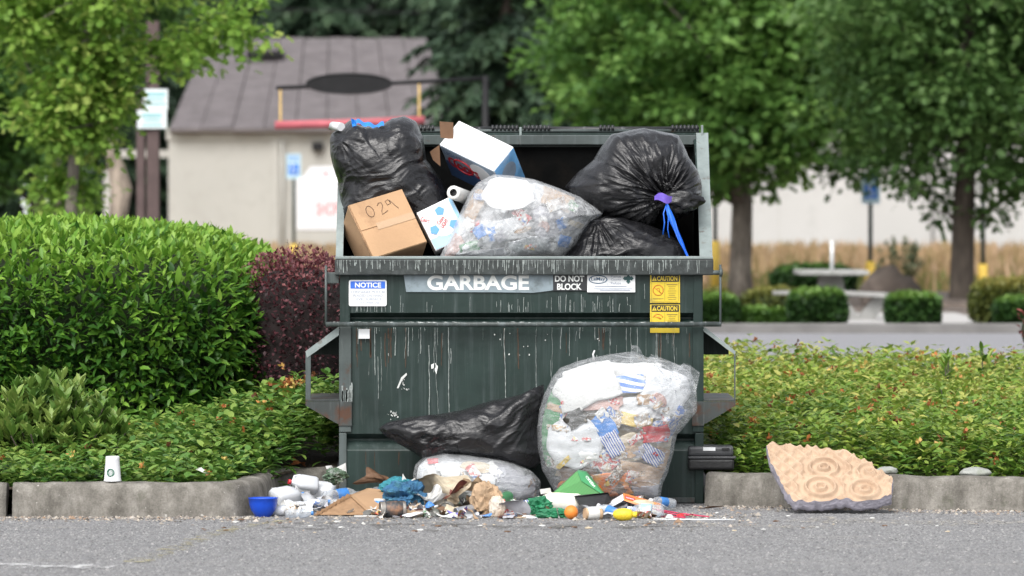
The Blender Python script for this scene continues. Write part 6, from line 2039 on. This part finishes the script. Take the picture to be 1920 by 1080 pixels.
# tin cans
OLDCAN = M('dirty_can', (.28, .27, .25), .45, .5, var=.35, vs=14, dirt=(.12, .07, .04), dirt_amt=.6)
DARKL_ = M('can_label_dark', (.05, .055, .06), .6, var=.5, vs=20, dirt=(.35, .18, .10), dirt_amt=.5)
can('dented tin can with a dark torn label beside the cardboard sheet', 736, 971, .125, .040, 10, OLDCAN, DARKL_, True, 0)
can('tin can with a tan and blue label in front of the stained paper', 812, 962, .12, .041, 22, OLDCAN, M('can_label_tan', (.38, .31, .20), .6, var=.3, vs=14, dirt=(.12, .18, .28), dirt_amt=.5), True, 4)
can('pale rusted tin can in front of the food waste', 858, 955, .10, .036, 12, M('rusted_can', (.38, .33, .25), .6, .3, var=.4, vs=18, dirt=(.25, .12, .05), dirt_amt=.7), None, False, 6)
can('small tin with an orange and white label lying low', 880, 967, .065, .024, 15, OLDCAN, M('can_label_orange', (.60, .50, .42), .5, var=.1, vs=40, dirt=(.6, .18, .06), dirt_amt=.7), False, 6)
bottle('small dark brown bottle between the tin cans', 785, 969, .09, .019, 172, M('brown_glass', (.06, .02, .012), .15, var=.3), WHITEP, None, 0)
can('white and blue carton cup beside the dark labelled can', 712, 962, .075, .030, 80, PAPER, BLUEW, False, 82, 'paper_cup', 'cup')
can('blue and white paper cup lying in front of the low clear bag', 962, 945, .09, .026, 185, M('cup_blue', (.20, .52, .66), .5, var=.1), WHITEP, True, 4, 'paper_cup', 'cup', .03)
for k, (px, pyb, r, mt, nm, lab, ct_, am) in enumerate((
    (830, 970, (.055, .03, .018), M('glossy_white_wrap', (.62, .66, .60), .25, var=.25, vs=20, dirt=(.35, .45, .12), dirt_amt=.3), 'wrapper', 'crinkled white wrapper with green print in front of the tan can', 'wrapper', .9),
    (862, 971, (.035, .025, .022), M('violet_wrap', (.14, .12, .42), .35, var=.3, vs=20), 'wrapper', 'crinkled violet wrapper in front of the cans', 'wrapper', .9),
    (896, 972, (.055, .02, .014), BLUEW, 'wrapper', 'flat blue wrapper beside the torn grocery sack', 'wrapper', .9),
    (912, 968, (.065, .055, .085), TANW, 'paper_sack', 'torn stained brown grocery sack standing in the litter', 'sack', .5),
    (932, 970, (.040, .035, .055), M('dirty_foam_cup', (.58, .52, .44), .7, var=.2, vs=12, dirt=(.22, .11, .05), dirt_amt=.6), 'foam_cup', 'dirty crushed foam cup next to the torn grocery sack', 'cup', .3),
    (968, 970, (.052, .045, .040), GREYW, 'plastic_film', 'grey balled plastic film beside the green cloth', 'film', .35),
    (990, 958, (.05, .05, .045), WHITEP, 'plastic_film', 'white balled film behind the green cloth', 'film', .6),
    (1008, 966, (.055, .05, .045), M('green_cloth', (.015, .17, .075), .6, var=.35, vs=16, bump=.4), 'green_cloth', 'bunched green cloth behind its trailing end', 'cloth', .7),
    (1038, 972, (.070, .03, .024), MATS['green_cloth'], 'green_cloth', 'trailing end of green cloth beside the orange ball', 'cloth', .7),
    (1012, 942, (.025, .025, .03), BRNW, 'food_waste', 'brown food scrap on the white bottle', 'waste', .5),
    (1098, 972, (.055, .05, .035), PET, 'plastic_film', 'crumpled clear film between the orange ball and the lemon bottle', 'film', .6),
    (1140, 974, (.045, .03, .022), MILK, 'plastic_film', 'crumpled white film beside the lemon bottle', 'film', .8),
    (1215, 962, (.05, .04, .03), CREAM, 'paper_scrap', 'crumpled cream paper at the end of the red carton', 'paper', .7),
    (1245, 962, (.06, .035, .022), PET, 'plastic_film', 'crumpled clear film by the red sticks', 'film', .9),
    (1262, 970, (.035, .02, .010), WHITEP, 'wrapper', 'small white wrapper by the white stick', 'wrapper', .9),
    (1212, 972, (.03, .025, .015), BRNW, 'food_waste', 'brown scrap beside the water bottle', 'waste', .8),
    (1180, 955, (.10, .05, .03), GREYW, 'plastic_film', 'grey film under the red carton', 'film', .8),
    (700, 968, (.028, .02, .018), CREAM, 'paper_scrap', 'cream paper scrap beside the dark labelled can', 'paper', .8),
    (775, 962, (.03, .025, .03), CREAM, 'paper_scrap', 'brown and cream scrap at the end of the dark labelled can', 'paper', .6),
    (1330, 955, (.05, .02, .006), BRNW, 'dead_leaves', 'flat brown dead leaves at the dumpster foot', 'leaves', .9))):
    if nm in ('plastic_film', 'wrapper', 'paper_scrap', 'dead_leaves', 'food_waste'):
        crumple(nm, lab, ct_, gp(px, pyb, r[2] * .9), (r[0] * 1.25, r[1] * 1.2, r[2] * 1.2), mt, 80 + k)
    else:
        wad(nm, lab, ct_, gp(px, pyb, r[2] * .85), r, mt, 80 + k, am, floor=.003)
# more cans, bottles and cups through the heap
LABS = [M('can_red', (.45, .03, .04), .35, .3, var=.2, vs=30, dirt=(.55, .5, .45), dirt_amt=.35), M('can_silver', (.42, .43, .45), .35, .7, var=.25, vs=20, dirt=(.12, .15, .3), dirt_amt=.4), M('can_green', (.05, .18, .08), .4, .2, var=.25, vs=20, dirt=(.5, .5, .4), dirt_amt=.3)]
can('small silver drink can lying against the denim bundle', 772, 955, .11, .030, 40, LABS[1], None, True, 8, 'drink_can', 'can', .02)
can('red drink can wedged under the low clear bag', 838, 940, .11, .030, -20, LABS[0], None, True, 10, 'drink_can', 'can', .05)
can('green drink can beside the torn grocery sack', 944, 958, .10, .029, 60, LABS[2], None, True, 14, 'drink_can', 'can', .03)
can('dirty tin can lying end on beneath the stained paper', 838, 966, .07, .032, 80, OLDCAN, None, True, 0)
can('silver drink can behind the torn cardboard', 700, 930, .11, .030, 160, LABS[1], None, True, 15, 'drink_can', 'can', .05)
bottle('clear bottle lying across the heap under the low clear bag', 900, 950, .19, .030, 12, PET, WHITEP, BLUEW, 10, lift=.05)
bottle('brown glass bottle lying beside the food waste', 870, 938, .17, .028, 165, M('brown_glass', (.06, .02, .012), .15, var=.3), None, None, 12, lift=.06)
bottle('white sauce bottle lying before the big clear bag', 1125, 968, .15, .024, 20, WHITEP, REDW, None, 2)
can('crushed white paper cup beside the green cloth', 984, 966, .08, .030, 30, PAPER, STRIPE, True, 12, 'paper_cup', 'cup', .01)
can('tan coffee cup lying before the cracker carton', 1112, 975, .085, .028, 200, TANW, PAPER, True, 3, 'paper_cup', 'cup')
can('white foam cup lying on the milk jugs', 565, 950, .08, .032, 195, WHITEP, None, True, 12, 'foam_cup', 'cup', .06)
bottle('small clear bottle lying before the milk jugs', 560, 972, .13, .022, 8, PET, BLUEW, None, 1)
# white bottle, ball, lemon bottle, water bottle
bottle('white detergent bottle lying behind the orange ball', 1048, 962, .22, .050, 172, M('ivory_plastic', (.68, .68, .62), .4, var=.06, vs=8, dirt=(.6, .55, .4), dirt_amt=.3), None, None, 3, neck=.5)
ob = gp(1071, 974)
bm = bmesh.new(); bmesh.ops.create_uvsphere(bm, u_segments=28, v_segments=18, radius=.0335)
me = bpy.data.meshes.new('ball'); bm.to_mesh(me); bm.free()
me.polygons.foreach_set('use_smooth', [True] * len(me.polygons))
o = obj('orange_ball', me, M('orange_peel', (.72, .22, .03), .5, var=.1, vs=20, bump=.35, bs=160), mw=Matrix.Translation(ob + Vector((0, 0, .0335))))
tag(o, 'small round orange ball on the asphalt beside the green cloth', 'ball')
lm = gp(1172, 977)
m = axis_m(lm + Vector((0, 0, .030)), -4, 0)
lr = thing('lemon_bottle', 'yellow lemon shaped squeeze bottle in front of the red carton', 'bottle', lm)
LEM = M('lemon_yellow', (.74, .55, .03), .45, var=.1, vs=16, bump=.4, bs=120)
MB().lathe([(.006, -.058), (.016, -.052), (.026, -.036), (.030, -.015), (.030, .005), (.025, .026), (.016, .036)], 22, m).build('body', LEM, lr)
MB().lathe([(.013, .036), (.014, .038), (.014, .056), (.011, .058)], 16, m).build('cap', LEM, lr)
bottle('clear water bottle with blue label beside the lemon bottle', 1212, 970, .17, .032, 172, PET, WHITEP, M('water_label', (.30, .55, .75), .4, var=.2, vs=30, dirt=(.75, .78, .8), dirt_amt=.6), 3)
# cartons
rc = thing('cracker_carton', 'white and red flat carton propped on the grey film', 'carton', gp(1160, 955))
P_ = [at(1124, 953, -.72), at(1168, 927, -.62), at(1170, 938, -.66), at(1128, 963, -.76)]
MB().prism(P_, (.0, .03, .0)).build('white_side', WHITEP, rc)
Q_ = [at(1169, 927, -.63), at(1240, 947, -.70), at(1238, 962, -.72), at(1170.5, 939, -.67)]
fr2 = MB().prism(Q_, (.0, .04, .004)).build('printed_side', ORNG, rc)
e1 = (Q_[1] - Q_[0]).normalized(); e2 = (Q_[0] - Q_[3]).normalized()
cc2 = Q_[0].lerp(Q_[1], .17) - e2 * .018 + Vector((0, -.004, 0))
quad_on(MB(), cc2, e1, e2, .055, .024).build('label_patch', REDW, fr2)
text_on('lettering', 'SUNNY', cc2 + Vector((0, -.003, 0)), e1, e2, .044, .010, LETW, fr2, .02)
text_on('lettering', 'CRACKERS', Q_[0].lerp(Q_[1], .66) - e2 * .018 + Vector((0, -.006, 0)), e1, e2, .08, .012, REDW, fr2, .02)
gc = thing('green_carton', 'dark green wedge shaped carton lying against the big clear bag', 'carton', gp(1080, 950))
GRC = striped('green_printed_card', (.03, .17, .035), (.05, .24, .05), 300, 20)
T0, T1, T2, T3 = at(1034, 928, -.72), at(1082, 884, -.66), at(1098, 887, -.66), at(1132, 930, -.72)
MB().prism([T0, T1, at(1090, 902, -.70), T3], (0, .05, .0)).build('front_face', GRC, gc)
MB().prism([T1 + Vector((.001, -.004, .001)), T2, T3 + Vector((.002, -.004, .002)), at(1090, 902, -.706)], (.006, .05, .004)).build('top_face', M('green_card_top', (.05, .26, .10), .45, var=.15), gc)
text_on('lettering', 'GREEN', T2.lerp(T3, .4) + Vector((-.012, -.012, .004)), (T3 - T2), (T2 - T3).cross(Vector((0, 1, 0))), .07, .012, LETW, gc, .01)
tray = thing('food_tray', 'black plastic food tray under the green carton', 'tray', gp(1110, 958))
MB().prism([at(1078, 932, -.8), at(1140, 926, -.72), at(1146, 938, -.74), at(1130, 950, -.86), at(1092, 952, -.9)], (0, .01, -.012)).build('base', BLKP, tray)
MB().tube([at(1078, 931, -.8), at(1140, 925, -.72), at(1147, 938, -.74), at(1130, 950, -.87), at(1092, 952, -.91), at(1078, 931, -.8)], .004, 6).build('rim', BLKP, tray)
leaflet('white barcode label beside the green carton', [(1012, 918), (1032, 915), (1034, 924), (1014, 927)], -.74, PAPER)
# straws, sticks, ties
def stick(label, pts, r, mat, name='drinking_straw', cat='straw'):
    return tag(MB().tube([gp(*p, z=r + h) for *p, h in pts], r, 8).build(name, mat), label, cat)
REDS = M('red_straw_plastic', (.52, .03, .09), .4, var=.15)
stick('long red straw lying behind the white stick', [(1216, 966, .03), (1270, 969, .014), (1330, 971, .0)], .0034, REDS)
stick('short red straw crossing the long red straw', [(1232, 967, .02), (1280, 972, .006), (1300, 970, .01)], .0032, REDS)
stick('red stick with a red bead by the long straw', [(1240, 970, .0), (1285, 973, .002)], .0036, REDS, 'red_stick', 'stick')
wad('plastic_bead', 'small bright red plastic piece on the straws', 'plastic piece', gp(1276, 972, .012), (.016, .012, .010), REDW, 99, .4)
stick('long thin white stick lying on the asphalt', [(1226, 976, .001), (1300, 977, .001), (1379, 977, .001)], .0042, WHITEP, 'white_stick', 'stick')
stick('curved white strap in front of the grey film ball', [(944, 973, .0), (955, 970, .003), (965, 973, .0), (985, 973, .002), (1004, 970, .004)], .0042, CREAM, 'strap', 'strap')
stick('thin white stick under the dark labelled can', [(664, 970, .0), (715, 970, .0)], .004, PAPER, 'white_stick', 'stick')
stick('blue pen lying beside the white jugs', [(508, 967, .0), (530, 965, .004)], .0042, BLUEW, 'blue_pen', 'pen')

# small loose scraps through the heap
def small_litter():
    rg = random.Random(77)
    cols = [(PAPER, 'white paper'), (MILK, 'white plastic'), (CREAM, 'stained paper'), (TANW, 'tan card'), (BRNW, 'brown food'), (GREYW, 'grey film'), (BLUEW, 'blue plastic'), (BLKP, 'black plastic'), (FOIL, 'foil')]
    for k in range(190):
        mt, nm = rg.choices(cols, (6, 4, 5, 4, 4, 3, 1, 2, 1))[0]
        px = rg.choice([rg.uniform(480, 1260), rg.uniform(690, 960)])
        back = rg.random()
        pyb = 974 - 26 * back
        if abs(px - 493) < 34 and pyb > 962:
            continue
        r = (rg.uniform(.012, .038), rg.uniform(.012, .03), rg.uniform(.006, .024))
        lift = .055 * back * (1 if 690 < px < 1000 else .4)
        if rg.random() < .45:
            mt, nm = rg.choice(PRINT), 'printed packet'
        crumple('litter_scrap', 'small %s scrap in the litter heap before the dumpster' % nm, 'scrap', gp(px, pyb, r[2] * .8 + lift), (r[0] * 1.2, r[1] * 1.2, r[2] * 1.3), mt, 200 + k, 'loose litter scraps', .002, None, 12)
    for k in range(60):
        px = rg.uniform(300, 1900)
        pyb = rg.uniform(958, 1000) if 500 < px < 1400 else rg.uniform(972, 1000)
        if px > 1380: pyb = rg.uniform(966, 1000)
        mt, nm = rg.choice([(PAPER, 'white paper'), (CREAM, 'stained paper'), (BRNW, 'brown')])
        s_ = rg.uniform(.004, .011)
        wad('litter_crumb', 'tiny %s crumb lying on the asphalt' % nm, 'scrap', gp(px, pyb, s_ * .4), (s_ * 1.4, s_, s_ * .4), mt, 400 + k, .7, 'crumbs on the asphalt', 2, True, .001)
small_litter()
def small_vessels():
    rg = random.Random(31)
    for k in range(26):
        px = rg.choice([rg.uniform(500, 700), rg.uniform(700, 1010), rg.uniform(1080, 1250)])
        back = rg.random()
        pyb = 970 - 28 * back
        if px < 540: pyb = min(pyb, 956)
        lift = .05 * back
        q = k % 3
        if q == 0:
            bottle('small crushed clear bottle in the litter heap before the dumpster', px, pyb, rg.uniform(.10, .16), rg.uniform(.018, .028), rg.uniform(-40, 220), PET, rg.choice([WHITEP, BLUEW, None]), rg.choice([BLUEW, None, PRINT[0]]), rg.uniform(0, 18), lift=lift)['group'] = 'bottles in the litter heap'
        elif q == 1:
            can('small printed drink can in the litter heap before the dumpster', px, pyb, rg.uniform(.08, .11), rg.uniform(.022, .03), rg.uniform(-50, 60), rg.choice(LABS + [OLDCAN]), rg.choice([None, PRINT[k % 8]]), True, rg.uniform(0, 14), 'drink_can', 'can', lift)['group'] = 'cans in the litter heap'
        else:
            can('small pale paper cup in the litter heap before the dumpster', px, pyb, rg.uniform(.06, .085), rg.uniform(.022, .03), rg.uniform(150, 250), rg.choice([PAPER, MILK, CREAM]), rg.choice([None, PRINT[k % 8]]), True, rg.uniform(0, 25), 'paper_cup', 'cup', lift)['group'] = 'cups in the litter heap'
small_vessels()
# ---------------------------------------------------------------- more things around
# takeaway cup turned upside down on the curb
cx_, cy_ = xpx(210, -1.0), -.985
cp = thing('takeaway_cup', 'white takeaway cup with round green emblem upside down on the curb', 'cup', (cx_, cy_, .166))
MB().lathe([(.0405, 0), (.043, .002), (.0435, .006), (.041, .009), (.034, .105), (.0335, .120), (.031, .123), (.028, .120)], 32, Matrix.Translation((cx_, cy_, .167))).build('shell', WHITEP, cp)
EMG = M('emblem_green', (.02, .16, .09), .5, bump=0)
def on_cup(ang, z):
    r = .0412 - .0072 * (z - .009) / .096 + .0012
    return Vector((cx_ + r * math.sin(ang), cy_ - r * math.cos(ang), .167 + z))
mb = MB()
for rr in (.0145, .0175):
    mb.tube([on_cup(rr * math.cos(R(t_)) / .038 - .18, .045 + rr * 1.05 * math.sin(R(t_))) for t_ in range(0, 361, 15)], .0013, 5)
for k in range(4):
    x = (k - 1.5) * .006
    mb.tube([on_cup((x + .0012 * math.sin(j * 1.9 + k)) / .038 - .18, .045 - .011 + j * .0028) for j in range(9)], .0011, 5)
mb.build('emblem', EMG, cp)
# white plastic scrap and small papers in the left bed
P = np.zeros((20, 6, 3))
pts = [(462, 858), (478, 861), (495, 862), (508, 856), (516, 848), (526, 838)]
for i in range(20):
    u = i / 19 * 5
    k = min(int(u), 4); t_ = u - k
    px = pts[k][0] * (1 - t_) + pts[k + 1][0] * t_; py = pts[k][1] * (1 - t_) + pts[k + 1][1] * t_
    w = (3 + 14 * max(0, (i - 9) / 10)) if i > 4 else 5 - i * .5
    for j in range(6):
        P[i, j] = at(px + 2 * math.sin(j), py + (j / 5 - .3) * w, .30 + .012 * math.sin(j * 2 + i))
o = MB().grid(P).build('plastic_scrap', WHITEP, fix=False)
tag(o, 'torn strip of white plastic lying on the ground cover near the curb bend', 'plastic scrap')
leaflet('small white paper scrap at the soil edge behind the curb', [(366, 880), (376, 876), (392, 888), (388, 890)], -.75, PAPER)
crumple('dead_leaf', 'curled orange dead leaf below the plastic scrap', 'leaf', at(560, 868, .42), (.04, .025, .018), M('dead_leaf_orange', (.38, .13, .04), .8, var=.4, vs=20), 120)
# black tool case on the curb behind the dumpster corner
tx0, tx1, ty = xpx(1290, -.02), xpx(1380, -.02), -.05
tz = .172
tcase = thing('tool_case', 'black hard plastic tool case with white label on the curb', 'case', ((tx0 + tx1) / 2, ty + .1, tz))
MB().span(tx0, tx1 - .008, ty, ty + .22, tz, tz + .055, .012).build('tray', BLKP, tcase)
MB().span(tx0, tx1, ty - .008, ty + .228, tz + .056, tz + .068, .004).build('lip', M('case_grey', (.05, .052, .056), .35), tcase)
MB().span(tx0, tx1 - .012, ty + .004, ty + .216, tz + .069, tz + .118, .014).build('lid', MATS['case_grey'], tcase)
MB().span(xpx(1318), xpx(1341), ty + .0015, ty + .0035, tz + .096, tz + .114).build('white_label', WHITE, tcase)
MB().span(xpx(1353), xpx(1367), ty - .004, ty + .0035, tz + .100, tz + .112, .002).build('latch', BLKP, tcase)
# stones on the soil at the right
STONE = M('grey_stone', (.30, .31, .29), .9, var=.25, vs=14, bump=.5, dirt=(.2, .22, .16), dirt_amt=.4)
lump('stone', 'flat grey stone behind the right curb', 'stone', (xpx(1828, -.35), -.36, .175), (.078, .06, .028), STONE, 11, .25)
lump('stone', 'rounded grey stone behind the foam slab', 'stone', (xpx(1662, -.25), -.28, .18), (.055, .05, .022), STONE, 12, .25)

# carved foam slab leaning on the curb
FOAM = M('peach_foam', (.45, .33, .235), .95, var=.08, vs=12, bump=.3, bs=90, dirt=(.34, .235, .16), dirt_amt=.6, spec=.1)
FOAMS = M('foam_side_grey', (.40, .38, .44), .95, var=.15, vs=30, bump=.8, bs=70)
def foam():
    out = [(1444, 842), (1455, 838), (1475, 843), (1500, 842), (1515, 847), (1525, 843), (1560, 851), (1580, 850), (1600, 857), (1620, 868), (1634, 872), (1645, 885), (1668, 898), (1676, 906), (1672, 922), (1670, 938), (1640, 944), (1600, 948), (1575, 944), (1540, 948), (1500, 950), (1488, 948), (1472, 928), (1462, 900), (1450, 878)]
    tilt = R(35)
    Yf = -.86
    O = Vector((xpx(1560, -.8), Yf, .062))
    U = Vector((1, -.10, 0)).normalized()
    V = Vector((.0, math.cos(tilt), math.sin(tilt)))
    Nn = U.cross(V); Nn = Nn if Nn.z > 0 else -Nn
    s = (D0 - .6) / FPX
    def uv(px, py):
        return ((px - 1560) * s, (948 - py) * s / .63)
    P = np.array([uv(*p) for p in out])
    ctr = P.mean(0)
    na, nr = 200, 70
    th = np.linspace(-math.pi, math.pi, na, endpoint=False)
    rad = []
    for a in th:
        d = np.array([math.cos(a), math.sin(a)]); best = .05
        for p, q in zip(P - ctr, np.roll(P - ctr, -1, 0)):
            ed = q - p; den = d[0] * ed[1] - d[1] * ed[0]
            if abs(den) < 1e-9: continue
            t_ = (p[0] * ed[1] - p[1] * ed[0]) / den; u_ = (p[0] * d[1] - p[1] * d[0]) / den
            if t_ > 0 and -1e-6 <= u_ <= 1 + 1e-6: best = max(best, t_)
        rad.append(best)
    rad = np.array(rad)
    rho = np.linspace(0.002, 1, nr)
    u = ctr[0] + rho[:, None] * (rad * np.cos(th))[None]
    v = ctr[1] + rho[:, None] * (rad * np.sin(th))[None]
    h = np.zeros_like(u)
    wsum = np.zeros_like(u)
    for px, py, R0 in ((1549, 886, .118), (1634, 893, .105), (1540, 923, .125), (1622, 927, .115)):
        c0 = uv(px, py)
        d = np.hypot(u - c0[0], v - c0[1])
        ringh = .5 + .5 * np.cos(d / R0 * 2 * math.pi * 2.6 + math.pi)
        ringh = ringh ** 3
        w = smooth01((R0 - d) / .022)
        h = h * (1 - w) + ringh * w
        wsum = np.maximum(wsum, w)
    k = 2 * math.pi / .062
    a1, a2 = (u * .8 + v * .62), (-u * .8 + v * .62)
    lat = np.maximum(np.abs(np.cos(a1 * k / 2)) ** 6, np.abs(np.cos(a2 * k / 2)) ** 6)
    h = h * wsum + .8 * lat * (1 - wsum)
    h = h * .023
    TOP = np.array(O)[None, None] + u[..., None] * np.array(U) + v[..., None] * np.array(V) + h[..., None] * np.array(Nn)
    root = thing('foam_slab', 'peach coloured carved foam slab with ring pattern leaning on the curb', 'foam slab', (O.x, O.y + .2, 0))
    MB().grid(TOP, True, True).build('carved_face', FOAM, root, fix=False)
    rim = TOP[-1]
    mid = []
    nq = 6
    for q in range(nq):
        f = q / (nq - 1)
        row = rim - np.array(Nn) * (.058 * f) + np.array([0, 0, 0])
        jag = .010 * perlin(rim * 40 + q * 2.2)[:, None] * (1 if 0 < q else 0)
        out_d = norm(rim - rim.mean(0))
        row = row + out_d * jag + np.array(Nn) * .006 * perlin(rim * 60 + q)[:, None] * (1 if q else 0)
        mid.append(row)
    mid = np.array(mid)
    mid[:, :, 2] = np.maximum(mid[:, :, 2], .003)
    sd_ = MB().grid(mid, True, True)
    n0 = (nq - 1) * na
    sd_.f.append(tuple(n0 + k_ for k_ in range(na))); sd_.sm.append(False)
    sd_.build('torn_side', FOAMS, root, fix=False)
foam()
